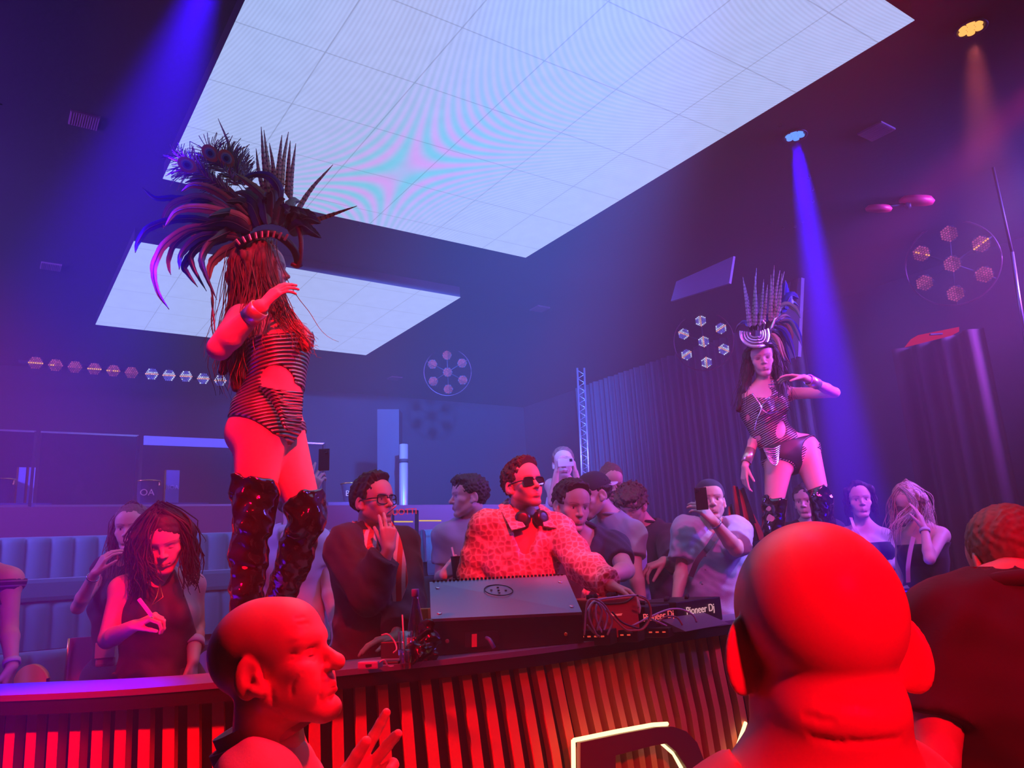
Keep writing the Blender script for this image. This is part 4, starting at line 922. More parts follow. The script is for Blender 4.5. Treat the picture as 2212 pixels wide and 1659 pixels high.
def hair_cap(I, m, thick=.012, line=.065, nape=-.05, noise=[(.0035, 22)], col=(.05, .03, .025), name='hair', side=.0, vol=(1, 1, 1), step=.0045, extra=(), face=1.0, colvar=.25, ear=True, fringe=False):
    """a skull cap of hair. line: hairline height at the forehead, nape: lower edge at the back"""
    s = I['hs']; R = I['R']; pr = []
    def E(c, r, k=.012, op='+'): pr.append(el(hp(I, *c), [q * s for q in r], R, k * s, op))
    E((0, .02, .045), ((.076 + thick) * vol[0], (.097 + thick) * vol[1], (.079 + thick) * vol[2])); E((0, .052, .015), (.067 + thick * .7, .062 + thick * .7, .068), .03)
    for p in extra: E(*p)
    E((0, -.11, line - .105), (.078 * face, .075, .1), .012, '-')
    for q in (-1, 1):
        E((q * .085, -.015, -.045 - side), (.03, .055, .055), .012, '-')
        if ear: E((q * .092, .016, -.012), (.022, .024, .036), .006, '-')
    cuts = [(hp(I, 0, 0, nape), R @ np.array((0, -.55, -1.))), (hp(I, 0, 0, nape), R @ np.array((0, .0, -1.)))]
    if not fringe: cuts.append((hp(I, 0, -.070, line + .022), R @ np.array((0, -1., -.30))))
    r = np.random.default_rng(3); dv = [nrm(r.normal(size=3)) for _ in range(4)]
    def cf(V):
        w = sum(np.sin(V @ d * (260 + 120 * i)) for i, d in enumerate(dv)) / 4; return np.array(col) * (1 + colvar * w[:, None])
    return sdf_obj(name, [p for p in pr if p['op'] == '+'], m, I['root'], step, noise, cuts, colfn=cf, late=[p for p in pr if p['op'] == '-'])
def hair_mass(I, m, guides, r0, r1, col, name='hair_mass', step=.008, amp=.004, extra=()):
    """solid body of long hair along the guides, combed lengthwise"""
    pr = list(extra)
    for g in guides:
        g = [np.asarray(q, float) for q in g]; n = len(g) - 1
        for i in range(n): pr.append(rc(g[i], g[i + 1], r0 + (r1 - r0) * i / n, r0 + (r1 - r0) * (i + 1) / n, .03))
    r = np.random.default_rng(5); ph = r.uniform(0, 6, 6)
    def cf(V):
        w_ = np.sin(V[:, 0] * 330 + V[:, 2] * 22 + ph[0]) + np.sin(V[:, 1] * 290 - V[:, 2] * 30 + ph[1]) + np.sin((V[:, 0] + V[:, 1]) * 520 + V[:, 2] * 16 + ph[2]); return np.clip(np.array(col) * (1 + .28 * w_[:, None]), .004, 1)
    return sdf_obj(name, pr, m, I['root'], step, [(amp, 16, 3, (1, 1, .16)), (amp * .5, 34, 4, (1, 1, .12))], colfn=cf)
def strands(guides, n, r=.0022, spread=.02, wave=.006, wf=2.2, seed=0, cols=((.06, .035, .03),), seg=14, sides=4, taper=.35, tip_spread=1.6):
    """locks of hair: thin tubes that follow the guide polylines"""
    rg = np.random.default_rng(seed); mb = MB()
    for g in guides:
        g = np.asarray(g, float); t = np.linspace(0, 1, len(g)); u = np.linspace(0, 1, seg)
        # smooth the guide
        base = np.stack([np.interp(u, t, g[:, i]) for i in range(3)], 1)
        for _ in range(3): base[1:-1] = base[1:-1] * .5 + .25 * (base[:-2] + base[2:])
        for _ in range(n):
            o0 = rg.normal(size=3) * spread; ph = rg.uniform(0, 6.28, 3); f = wf * rg.uniform(.7, 1.4); L = rg.uniform(.72, 1.0)
            q = np.stack([np.interp(u * L, u, base[:, i]) for i in range(3)], 1)
            q = q + o0 * (.55 + (tip_spread - .55) * u[:, None]) + wave * np.sin(u[:, None] * f * 6.28 + ph) * (u[:, None] ** .7)
            c = np.array(cols[rg.integers(len(cols))]) * rg.uniform(.7, 1.25)
            mb.tube(q, r * rg.uniform(.8, 1.5) * (1 - (1 - taper) * u ** 2), sides, tuple(np.clip(c, 0, 1)), caps=True)
    return mb

def collar_ring(I, m, r=.009, off=.012, name='collar', tilt=.35, up=.0):
    c = I['K']['N'] + I['up'] * (.028 + up); n = nrm(I['up'] + I['fr'] * tilt); F_ = frame(n, I['fr']); a = np.linspace(0, 2 * PI, 37); R_ = I['nk'] * 1.12 + off
    mb = MB(); mb.tube([c + F_ @ np.array((R_ * math.cos(t), R_ * math.sin(t), 0)) for t in a], r, 8); return mb.build(name, m, I['root'])
def stand_collar(I, m, w=.045, off=.02, up=.05, tilt=.35, name='collar', gap=.5):
    c = I['K']['N'] + I['up'] * up; n = nrm(I['up'] + I['fr'] * tilt); F_ = frame(n, I['fr']); R_ = I['nk'] * 1.12 + off; a = np.linspace(-PI / 2 + gap, 1.5 * PI - gap, 30)
    return ribbon3([c + F_ @ np.array((R_ * math.cos(t), R_ * math.sin(t), 0)) for t in a], w, .007, m, I['root'], name, wdir=n)
def band(a, b, r, w, m, parent, name, t=.5, thick=.004):
    """bracelet round the limb a-b at t"""
    c = lerp(a, b, t); F_ = frame(nrm(b - a)); mb = MB(); n = 28; V = []
    for z, rr in ((-w, r), (-w, r + thick), (w, r + thick), (w, r)):
        for i in range(n): V.append(c + F_ @ np.array((rr * math.cos(i * 2 * PI / n), rr * math.sin(i * 2 * PI / n), z)))
    F = [(k * n + i, k * n + (i + 1) % n, ((k + 1) % 4) * n + (i + 1) % n, ((k + 1) % 4) * n + i) for k in range(4) for i in range(n)]
    mb.add(V, F, None, True); return mb.build(name, m, parent)
def ribbon3(pts, w, th, m, parent, name, wdir=None, col=None):
    """a flat strap or scarf along pts; wdir: direction of its width"""
    pts = np.asarray(pts, float)
    u = np.linspace(0, 1, len(pts)); uu = np.linspace(0, 1, max(16, len(pts) * 5)); q = np.stack([np.interp(uu, u, pts[:, i]) for i in range(3)], 1)
    for _ in range(3): q[1:-1] = q[1:-1] * .5 + .25 * (q[:-2] + q[2:])
    t = np.gradient(q, axis=0); t /= np.linalg.norm(t, axis=1)[:, None]; W = np.broadcast_to(np.asarray(w, float), (len(pts),)); W = np.interp(uu, u, W); V = []
    for i in range(len(q)):
        wd = np.array((0, -1., 0)) if wdir is None else np.array(wdir, float); s_ = nrm(np.cross(t[i], wd)) if wdir is None else nrm(wd - t[i] * (wd @ t[i])); nn = np.cross(t[i], s_)
        for a, b in ((-1, -1), (1, -1), (1, 1), (-1, 1)): V.append(q[i] + s_ * W[i] / 2 * a + nn * th / 2 * b)
    n = len(q); F = [(i * 4 + j, i * 4 + (j + 1) % 4, (i + 1) * 4 + (j + 1) % 4, (i + 1) * 4 + j) for i in range(n - 1) for j in range(4)] + [(3, 2, 1, 0), tuple((n - 1) * 4 + k for k in range(4))]
    mb = MB(); mb.add(V, F, col); return mb.build(name, m, parent)
M_FRAME = mat('spectacle_frame', (.015, .012, .012), .25); M_LENS = mat('dark_lens', (.02, .02, .03), .08, coat=.5)
def glasses(I, lens, name, w=.027, h=.021, z=-.002, y=-.096):
    s = I['hs']; Rr = I['R']; o = empty(name, tuple(hp(I, 0, y, z) - np.array(I['root'].location)), None); o.parent = I['root']
    mb = MB()
    for k in (-1, 1):
        c = np.array((k * .034, y, z)); a = np.linspace(0, 2 * PI, 25)
        ring = [(c[0] + w * abs(math.cos(t)) ** .6 * np.sign(math.cos(t)), c[1] + .010 * abs(c[0] + w * math.cos(t)) / .06, c[2] + h * abs(math.sin(t)) ** .6 * np.sign(math.sin(t))) for t in a]
        mb.tube([hp(I, *q) for q in ring], .0026 * s, 6)
        mb.tube([hp(I, k * .06, y + .008, z + .006), hp(I, k * .077, y + .03, z + .006), hp(I, k * .082, .012, z + .006), hp(I, k * .082, .03, z - .012)], .003 * s, 6)
    mb.tube([hp(I, -.009, y, z + .008), hp(I, .009, y, z + .008)], .0028 * s, 6); mb.tube([hp(I, -.03, y + .002, z + .019), hp(I, .03, y + .002, z + .019)], .0022 * s, 6)
    f = mb.build('frame', M_FRAME, I['root'])
    for k in (-1, 1):
        l = MB(); a = np.linspace(0, 2 * PI, 25)[:-1]; ring = [(k * .034 + w * abs(math.cos(t)) ** .6 * np.sign(math.cos(t)), y + .010 * abs(k * .034 + w * math.cos(t)) / .06, z + h * abs(math.sin(t)) ** .6 * np.sign(math.sin(t))) for t in a]
        V = [hp(I, *q) for q in ring] + [hp(I, q[0], q[1] + .0015, q[2]) for q in ring]; n = len(a)
        l.add(V, [tuple(range(n)), tuple(range(n, 2 * n))[::-1]] + [(i, (i + 1) % n, n + (i + 1) % n, n + i) for i in range(n)]); l.build('lens', lens, f)
    bpy.data.objects.remove(o); f.name = name; return f
def cap(I, m, m2=None, back=True, name='baseball_cap', dz=0.0):
    s = I['hs']; R = I['R']; pr = [el(hp(I, 0, .018, .05 + dz), [q * s for q in (.088, .108, .087)], R, .01)]
    cm = np.array(m) if not hasattr(m, 'node_tree') else None
    c = sdf_obj('crown', pr, m, I['root'], .006, None, [(hp(I, 0, 0, .03 + dz), R @ np.array((0, .1, -1.)))]); c.name = name
    q = -1 if not back else 1
    mb = MB(); V = []; n = 13
    for th in (0, .005):
        for r_ in (0, 1):
            for i in range(n):
                a = -1.0 + 2.0 * i / (n - 1); x = .082 * math.sin(a); yy = q * (.10 * math.cos(a) * 1.02) + .018; V.append(hp(I, x * (1 + .05 * r_), yy + q * r_ * .062 * math.cos(a * .9), .042 + dz - .016 * r_ - .01 * abs(x) / .08 + th))
    F = [(i, i + 1, n + i + 1, n + i) for i in range(n - 1)] + [(2 * n + i, 3 * n + i, 3 * n + i + 1, 2 * n + i + 1) for i in range(n - 1)] + [(n + i, n + i + 1, 3 * n + i + 1, 3 * n + i) for i in range(n - 1)]
    F += [(0, n, 3 * n, 2 * n), (n - 1, 3 * n - 1, 4 * n - 1, 2 * n - 1)]
    mb.add(V, F, None, True); mb.build('brim', m2 or m, c); return c
def phone(c, F_, w, h, label, m, cam_side=1, grp=None):
    """F_ columns: width, height, screen-back normal (camera bump side)"""
    root = empty('smartphone', tuple(c), label, 'phone', grp); b = MB(); b.box(c, (w, h, .008), F_, bev=.0035); b.build('phone_body', m, root)
    k = MB(); k.box(c + F_ @ np.array((w * .25 * cam_side, h * .34, .005)), (w * .36, w * .36, .004), F_, bev=.0015); kb = k.build('camera_bump', M_BLACK, root)
    for dx, dy in ((-.08, .08), (-.08, -.08), (.08, 0)):
        l = MB(); l.lathe([(.0055, 0), (.0055, .002), (.004, .0025), (.0005, .0022)], c + F_ @ np.array((w * (.25 * cam_side + dx), h * .34 + w * dy, .0065)), F_, 12); l.build('camera_lens', M_LENS, kb)
    return root
# ------------------------------------------------------------ people, joints given as (pixel x, pixel y, distance)
V3 = lambda *a: np.array(a, float)
def catmull_(a, b, c): return [(1 - t) ** 2 * a + 2 * t * (1 - t) * b + t * t * c for t in np.linspace(0, 1, 14)]
PALE, TAN, PINK = (.72, .50, .40), (.62, .42, .32), (.78, .56, .46)
M_DPANT = cloth('dark_trousers', (.03, .03, .04)); M_SHOE = cloth('black_shoes', (.02, .02, .02), .4)
def dress(I, pants=None): trousers(I, pants or M_DPANT); shoes(I, M_SHOE)
# --- bald man in profile, front left
BM = person('p', 'bald man in profile with goatee and eyes closed, gesturing in front of the counter', (598, 1434, 1.42), yaw=84, pitch=-14, by=80, floor=0, hs=.97, S=.97, g=1.05, skin=(.80, .48, .36),
    J=dict(N=(578, 1648, 1.48), sR=(548, 1705, 1.30), sL=(620, 1700, 1.64), eR=(520, 2050, 1.27), wR=(640, 2150, 1.3), eL=(690, 2010, 1.55), wL=(722, 1752, 1.5)),
    ho=dict(nose=1.35, eyes=0, ears=1.08, jaw=1.02, brow=(.35, .2, .15), stubble=((.30, .17, .13), .55),
        extra=[('E', (0, -.083, -.1), (.018, .014, .014), .014), ('E', (0, -.07, .025), (.05, .02, .012), .02), ('E', (-.042, -.062, -.024), (.02, .016, .012), .016), ('E', (-.044, -.036, -.052), (.02, .034, .03), .03), ('E', (.044, -.036, -.052), (.02, .034, .03), .03)],
        crease=[([(-.017, -.092, -.032), (-.030, -.086, -.048), (-.036, -.078, -.068), (-.034, -.074, -.084)], .0042, .0042), ([(-.05, -.066, .004), (-.062, -.052, .010)], .002, .0013), ([(-.05, -.066, -.003), (-.064, -.05, -.004)], .002, .0013), ([(-.05, -.064, -.010), (-.062, -.05, -.016)], .002, .0012),
                ([(-.02, -.08, -.012), (-.034, -.078, -.018), (-.048, -.066, -.014)], .0028, .0022), ([(-.022, -.08, -.004), (-.034, -.082, -.0075), (-.046, -.074, -.004)], .0022, .0022), ([(-.02, -.084, .011), (-.034, -.08, .013), (-.047, -.07, .009)], .003, .0028), ([(-.07, -.01, -.03), (-.066, -.012, -.06), (-.055, -.02, -.085)], .004, .0022),
                ([(-.03, -.09, .05), (-.05, -.07, .052)], .003, .0012), ([(-.03, -.085, .062), (-.05, -.068, .064)], .003, .0012), ([(-.04, -.06, -.02), (-.052, -.045, -.042), (-.054, -.04, -.06)], .004, .0018), ([(-.058, -.01, -.1), (-.04, -.03, -.118)], .004, .003), ([(-.05, .03, -.11), (-.05, -.01, -.135)], .004, .002), ([(-.052, .035, -.13), (-.05, -.005, -.155)], .004, .002)],
        paint=[((0, -.09, -.108), (.024, .03, .014), (.10, .05, .04), .8, .7), ((-.018, -.09, -.053), (.024, .02, .009), (.25, .13, .1), .7, .7), ((.018, -.09, -.053), (.024, .02, .009), (.25, .13, .1), .7, .7)]),
    hands=dict(L=dict(d=V3(.72, .1, .62), n=V3(-.1, -1, -.1), t=V3(-.8, 0, .6), curl=(.10, (.3, .5, .3), (.6, .8, .5), (.9, .9, .6)), spread=.2, thumb=(.28, .3, .2), L=.19, fat=1.18)),
    coarse=.010, hfine=.0024, hand_fine=.003, mat_=SKIN_SHINY)
M_POLO = cloth('pale_polo', (.62, .42, .42), bump=(300, .2, .002))
top(BM, 'polo_shirt', M_POLO, sleeve=.75, t=.014, step=.007, neck=.010, noise=(.0025, 6))
stand_collar(BM, M_POLO, .05, .024, .062, .45); stand_collar(BM, M_POLO, .03, .034, .05, .45)
dress(BM)
# --- bald man seen from behind, front right
BR = person('p', 'bald man seen from behind with large ears, filling the right foreground', (1764, 1392, .88), yaw=176, pitch=3, roll=-2, by=178, floor=0, hs=1.06, S=1.0, g=1.35, skin=(.80, .46, .34),
    J=dict(N=(1782, 1755, .88), sL=(1430, 1900, .88), sR=(2150, 1900, .90)),
    ho=dict(ears=1.15, flare=50, extra=[('E', (0, .066, -.058), (.05, .034, .018), .03)],
            crease=[([(-.05, .09, -.078), (0, .11, -.082), (.05, .09, -.078)], .0045, .0032), ([(-.045, .1, -.042), (-.01, .11, -.046), (.04, .1, -.042)], .006, .0018), ([(-.05, .09, -.11), (0, .1, -.118), (.05, .09, -.112)], .004, .002), ([(-.03, .09, -.135), (.05, .09, -.13)], .004, .0018), ([(.02, .11, -.06), (.05, .09, -.056)], .004, .002)]),
    coarse=.010, hfine=.0026, mat_=SKIN_SHINY)
top(BR, 't_shirt', cloth('rust_tee', (.6, .3, .28)), sleeve=.6, step=.008, neck=.012); collar_ring(BR, cloth('rust_tee', (0, 0, 0)), .012, .008, tilt=-.1, up=-.0); dress(BR)
# --- man in dark polo from behind, right edge
DR = person('p', 'man with short fair hair and dark polo shirt from behind, right edge', (2182, 1216, 1.85), yaw=172, pitch=22, by=178, floor=0, hs=1.0, S=1.03, g=1.15, skin=(.75, .45, .36),
    J=dict(N=(2172, 1292, 1.74), sL=(2046, 1345, 1.72), sR=(2305, 1352, 1.72), eL=(2018, 1640, 1.66), eR=(2340, 1640, 1.66)),
    ho=dict(extra=[('C', (-.04, .1, -.05), (.04, .1, -.05), .002, .002, .01, '-'), ('C', (-.04, .098, -.075), (.04, .098, -.075), .002, .002, .01, '-')]), coarse=.010, hfine=.0035)
M_DPOLO = cloth('dark_plum_polo', (.045, .02, .035)); top(DR, 'polo_shirt', M_DPOLO, sleeve=.72, t=.02, loose=.012, step=.009, neck=.01, noise=(.003, 5)); collar_ring(DR, M_DPOLO, .018, .012, tilt=-.25, up=-.004)
hair_cap(DR, HAIR, .006, line=.07, nape=-.03, col=(.30, .20, .14), noise=[(.0015, 40)], face=1.0, ear=False, step=.005); dress(DR)
# --- DJ
M_LACE = bpy.data.materials.new('lace_jacket'); M_LACE.use_nodes = True
def lace(m, a, b, sc):
    nt = m.node_tree; bs = nt.nodes['Principled BSDF']; bs.inputs['Roughness'].default_value = .75; tc = nt.nodes.new('ShaderNodeTexCoord'); v = nt.nodes.new('ShaderNodeTexVoronoi'); v.feature = 'DISTANCE_TO_EDGE'; v.inputs['Scale'].default_value = sc; v.inputs['Randomness'].default_value = .55
    v2 = nt.nodes.new('ShaderNodeTexVoronoi'); v2.inputs['Scale'].default_value = sc * .33; v2.feature = 'F1'
    r = nt.nodes.new('ShaderNodeValToRGB'); r.color_ramp.elements[0].position = .04; r.color_ramp.elements[1].position = .16; r.color_ramp.elements[0].color = (*a, 1); r.color_ramp.elements[1].color = (*b, 1); e = r.color_ramp.elements.new(.42); e.color = (*[x * .8 for x in b], 1)
    nt.links.new(tc.outputs['Object'], v.inputs['Vector']); nt.links.new(v.outputs['Distance'], r.inputs['Fac'])
    r2 = nt.nodes.new('ShaderNodeValToRGB'); r2.color_ramp.elements[0].position = .35; r2.color_ramp.elements[1].position = .62; r2.color_ramp.elements[0].color = (1, 1, 1, 1); r2.color_ramp.elements[1].color = (.72, .66, .68, 1)
    nt.links.new(tc.outputs['Object'], v2.inputs['Vector']); nt.links.new(v2.outputs['Distance'], r2.inputs['Fac']); mx = nt.nodes.new('ShaderNodeVectorMath'); mx.operation = 'MULTIPLY'
    nt.links.new(r.outputs['Color'], mx.inputs[0]); nt.links.new(r2.outputs['Color'], mx.inputs[1]); nt.links.new(mx.outputs[0], bs.inputs['Base Color'])
    bp = nt.nodes.new('ShaderNodeBump'); bp.inputs['Strength'].default_value = .5; bp.inputs['Distance'].default_value = .006; bp.invert = True; nt.links.new(v.outputs['Distance'], bp.inputs['Height']); nt.links.new(bp.outputs['Normal'], bs.inputs['Normal'])
lace(M_LACE, (.90, .62, .60), (.58, .22, .23), 34)
DJ = person('p', 'DJ in sunglasses and pale flower-lace jacket reaching over the mixer', (1131, 1047, 3.9), yaw=36, pitch=-6, roll=-3, by=22, S=1.02, hs=1.02, skin=TAN,
    J=dict(N=(1128, 1117, 3.97), sR=(1052, 1140, 3.9), sL=(1203, 1146, 3.98), chest=(1120, 1205, 3.95), waist=(1115, 1290, 3.95), pelvis=(1112, 1370, 3.95), eR=(1020, 1240, 3.94), wR=(1046, 1292, 3.88), eL=(1256, 1222, 3.8), wL=(1322, 1266, 3.6)),
    ho=dict(stubble=((.16, .09, .07), .8), brow=(.04, .025, .02), nose=1.1), hands=dict(L=dict(d=V3(.75, -.35, -.42), n=V3(.1, -.5, -.85), t=V3(.4, -.8, .3), curl=(.35, .4, .45, .5), spread=.1)), coarse=.010, hfine=.0032)
top(DJ, 'lace_jacket', M_LACE, sleeve=1.93, t=.02, loose=.018, step=.007, noise=[(.004, 4), (.0015, 11, 3)], neck=.022, vneck=.24, slt=.008)
top(DJ, 'undershirt', cloth('brick_tee', (.45, .10, .10)), sleeve=.1, t=.008, step=.01, neck=.010, noise=None); dress(DJ)
for k in (-1, 1):       # shirt collar wings
    N_ = DJ['K']['N']; B_ = DJ['Bm']
    ribbon3([N_ + B_ @ V3(k * .03, .10, .085), N_ + B_ @ V3(k * .092, .03, .08), N_ + B_ @ V3(k * .105, -.06, .035), N_ + B_ @ V3(k * .085, -.155, -.065)], (.05, .055, .06, .075), .006, M_LACE, DJ['root'], 'collar_wing', wdir=B_ @ V3(k * .8, -.3, -.5))
hair_cap(DJ, HAIR, .011, line=.075, nape=-.045, col=(.055, .032, .028), noise=[(.003, 26), (.002, 50, 2)], extra=[((0, -.035, .105), (.058, .055, .034), .03)], step=.004)
glasses(DJ, M_LENS, 'sunglasses', .029, .021)
hpn = MB(); a = np.linspace(-.35, PI + .35, 25); N_ = DJ['K']['N'] + DJ['up'] * .03; hpn.tube([N_ + DJ['Bm'] @ V3(.095 * math.cos(t), .03 + .085 * math.sin(t) - .03, .012 - .05 * (1 - math.sin(t)) * .6) for t in a], .011, 8); hpo = hpn.build('headphones', mat('headphone_black', (.025, .022, .025), .35), DJ['root'])
for k in (-1, 1):
    e_ = MB(); c = N_ + DJ['Bm'] @ V3(k * .05, -.115, -.045); F_ = frame(DJ['Bm'] @ V3(k * .35, -1, .15)); e_.lathe([(.02, -.02), (.038, -.018), (.042, 0), (.036, .018), (.02, .022), (.001, .02)], c, F_, 22); e_.build('ear_cup', mat('headphone_black' + str(k), (.03, .026, .03), .3), hpo)
# --- man smoking
SM = person('p', 'man in dark jacket and glasses smoking, with a red striped scarf', (808, 1083, 3.8), yaw=56, pitch=-2, by=38, S=1.0, hs=1.02, skin=TAN,
    J=dict(N=(797, 1152, 3.86), sR=(748, 1180, 3.72), sL=(862, 1180, 3.98), eR=(797, 1279, 3.62), wR=(840, 1186, 3.58), eL=(880, 1295, 3.8), wL=(856, 1374, 3.56), chest=(805, 1240, 3.86), waist=(808, 1325, 3.86), pelvis=(808, 1400, 3.86)),
    ho=dict(stubble=((.2, .11, .09), .6), brow=(.03, .02, .02)), hands=dict(R=dict(d=V3(-.02, .08, 1), n=V3(-.3, .9, 0), t=V3(-.9, -.4, .2), curl=((.35, .3, .2), (.4, .3, .2), (.9, 1.1, .6), (1.0, 1.1, .6)), spread=.05, thumb=(.45, .5, .4)), L=dict(d=V3(-.9, -.4, -.12), n=V3(0, 0, -1), t=V3(-.1, -1, 0), curl=(.25, .28, .3, .35))), coarse=.010, hfine=.0034)
top(SM, 'jacket', cloth('plum_jacket', (.036, .016, .03)), sleeve=(1.9, 1.82), t=.026, loose=.03, step=.009, hem=-.18, noise=[(.005, 3.5), (.0015, 9, 4)], neck=.02, vneck=.12, slt=.012)
top(SM, 'tee', cloth('black_tee', (.02, .018, .02)), sleeve=.1, t=.008, noise=None, neck=.008); dress(SM)
hair_cap(SM, HAIR, .013, line=.082, nape=-.06, col=(.035, .022, .022), noise=[(.003, 18, 1)], extra=[((0, -.02, .115), (.055, .07, .03), .03)], step=.004)
glasses(SM, glass_mat('clear_lens', (.96, .93, .93), .06, .05), 'spectacles', .030, .023)
def stripe_mat(name, cols, n, axis=2, sc=10):
    m = mat(name, cols[0], .7); nt = m.node_tree; tc = nt.nodes.new('ShaderNodeTexCoord'); w_ = nt.nodes.new('ShaderNodeTexWave'); w_.inputs['Scale'].default_value = sc; w_.bands_direction = 'XYZ'[axis]; r = nt.nodes.new('ShaderNodeValToRGB'); r.color_ramp.interpolation = 'CONSTANT'
    r.color_ramp.elements[0].color = (*cols[0], 1); r.color_ramp.elements[1].position = n; r.color_ramp.elements[1].color = (*cols[1], 1)
    nt.links.new(tc.outputs['Object'], w_.inputs['Vector']); nt.links.new(w_.outputs['Fac'], r.inputs['Fac']); nt.links.new(r.outputs['Color'], nt.nodes['Principled BSDF'].inputs['Base Color']); return m
M_SCARF = stripe_mat('striped_scarf', ((.62, .03, .03), (.75, .55, .55)), .62, 0, 7)
sc_ = ribbon3([at(776, 1128, 3.84), at(782, 1150, 3.70), at(797, 1190, 3.64), at(806, 1225, 3.66), at(800, 1250, 3.70)], (.07, .11, .10, .08, .05), .012, M_SCARF, SM['root'], 'scarf', wdir=(1, 0, -.2))
ribbon3([at(833, 1130, 3.86), at(850, 1165, 3.76), at(856, 1210, 3.68), at(862, 1258, 3.64), at(857, 1304, 3.64)], (.06, .07, .085, .085, .03), .012, M_SCARF, sc_, 'scarf_end', wdir=(1, 0, .1))
ci = MB(); hR = SM['K']['wR']; tip = at(836, 1110, 3.56); ci.tube([tip, tip + V3(.05, -.05, .03)], .0035, 8); o = ci.build('cigarette', mat('cigarette_white', (.8, .78, .75), .7)); tag(o, 'lit white cigarette between the fingers of the man with glasses', 'cigarette')
# --- young man in a grey tee
GT = person('p', 'young man in grey t-shirt looking left, holding a black cup', (1011, 1073, 4.7), yaw=-72, pitch=0, by=-12, S=1.03, hs=1.02, skin=PALE,
    J=dict(N=(1020, 1128, 4.76), sR=(962, 1158, 4.7), sL=(1075, 1160, 4.76), eR=(953, 1250, 4.7), wR=(958, 1243, 4.46)), ho=dict(nose=1.15, brow=(.03, .02, .02)), hands=dict(R=dict(d=V3(.75, -.15, .45), n=V3(.3, .95, .1), t=V3(-.2, .2, 1), curl=(.55, .6, .65, .7), spread=.05, thumb=(.5, .6, .5))), coarse=.012, hfine=.0036)
top(GT, 't_shirt', cloth('grey_tee', (.42, .40, .44)), sleeve=.66, t=.016, loose=.012, step=.009, noise=(.003, 5)); collar_ring(GT, cloth('grey_tee', (0, 0, 0)), .009, .012); dress(GT)
hair_cap(GT, HAIR, .014, line=.072, nape=-.05, col=(.06, .04, .035), noise=[(.004, 20), (.002, 45, 2)], extra=[((0, -.05, .098), (.06, .045, .03), .03)], fringe=True)
cu = empty('paper_cup', at(991, 1256, 4.36), 'black paper cup with a straw held by the young man in grey', 'cup'); b_ = MB(); c = at(991, 1256, 4.36); b_.lathe([(.03, 0), (.04, .135), (.041, .137), (.038, .135), (.001, .12)], c, None, 24); b_.build('cup_body', mat('cup_black', (.02, .02, .025), .45), cu)
b_ = MB(); b_.tube([at(990, 1245, 4.37), at(976, 1182, 4.37)], .0055, 8); b_.build('straw', mat('straw_pink', (.75, .55, .55), .5), cu)
# --- man in dark zip polo
ZP = person('p', 'man in dark zip-neck polo leaning and smiling beside the DJ', (1236, 1092, 4.38), yaw=22, pitch=14, roll=5, by=14, S=1.06, hs=1.13, g=1.2, skin=TAN,
    J=dict(N=(1256, 1158, 4.50), sR=(1180, 1190, 4.52), sL=(1326, 1180, 4.48), eL=(1352, 1232, 4.28), wL=(1318, 1246, 4.10), chest=(1250, 1240, 4.50), waist=(1246, 1320, 4.52), pelvis=(1246, 1400, 4.54), eR=(1175, 1290, 4.56)),
    ho=dict(jaw=1.12, brow=(.03, .02, .02), nose=1.05), hands=dict(L=dict(d=V3(-.9, -.3, -.2), n=V3(0, .3, -1), t=V3(-.2, -1, .2))), coarse=.012, hfine=.0036)
top(ZP, 'zip_polo', cloth('navy_polo', (.04, .035, .06)), sleeve=.62, t=.016, loose=.012, step=.009, noise=(.0035, 5), neck=.012, vneck=.12); collar_ring(ZP, cloth('navy_polo', (0, 0, 0)), .014, .012, tilt=.6); dress(ZP)
hair_cap(ZP, HAIR, .013, line=.078, nape=-.05, col=(.05, .03, .028), noise=[(.003, 16), (.002, 40, 2)], extra=[((0, -.04, .1), (.06, .05, .03), .03)])
band(ZP['K']['eL'], ZP['K']['wL'], .031, .006, mat('band_pink', (.75, .2, .4), .5), ZP['root'], 'wristband', .9)
nc = MB(); N_ = ZP['K']['N']; nc.tube([N_ + ZP['Bm'] @ V3(*q) for q in ((-.05, -.03, .03), (-.045, -.09, -.02), (-.01, -.125, -.1), (.01, -.125, -.1), (.045, -.09, -.02), (.05, -.03, .03))], .0022, 6); nc.build('necklace', M_GOLD, ZP['root'])
# --- man with cap turned backwards
CP = person('p', 'man with dark cap turned backwards and grey t-shirt, bending to the left', (1281, 1070, 4.85), yaw=-66, pitch=16, by=-48, S=1.07, hs=1.08, skin=PALE,
    J=dict(N=(1318, 1118, 4.91), sL=(1366, 1150, 4.77), sR=(1290, 1150, 5.11), eL=(1372, 1238, 4.67), wL=(1388, 1305, 4.62), eR=(1300, 1240, 5.1), wR=(1302, 1300, 5.0), chest=(1336, 1195, 4.97), waist=(1345, 1270, 4.97), pelvis=(1350, 1340, 4.97)), ho=dict(brow=(.04, .03, .02), stubble=((.3, .18, .14), .4)), hands=dict(), coarse=.012, hfine=.0038)
top(CP, 't_shirt', cloth('grey_tee_dark', (.34, .33, .40)), sleeve=.62, t=.016, loose=.014, step=.010, noise=(.003, 5)); collar_ring(CP, cloth('grey_tee_dark', (0, 0, 0)), .009, .012); dress(CP)
hair_cap(CP, HAIR, .007, line=.06, nape=-.05, col=(.05, .035, .03)); cap(CP, cloth('cap_black', (.03, .028, .035)), cloth('cap_white', (.7, .68, .72)))
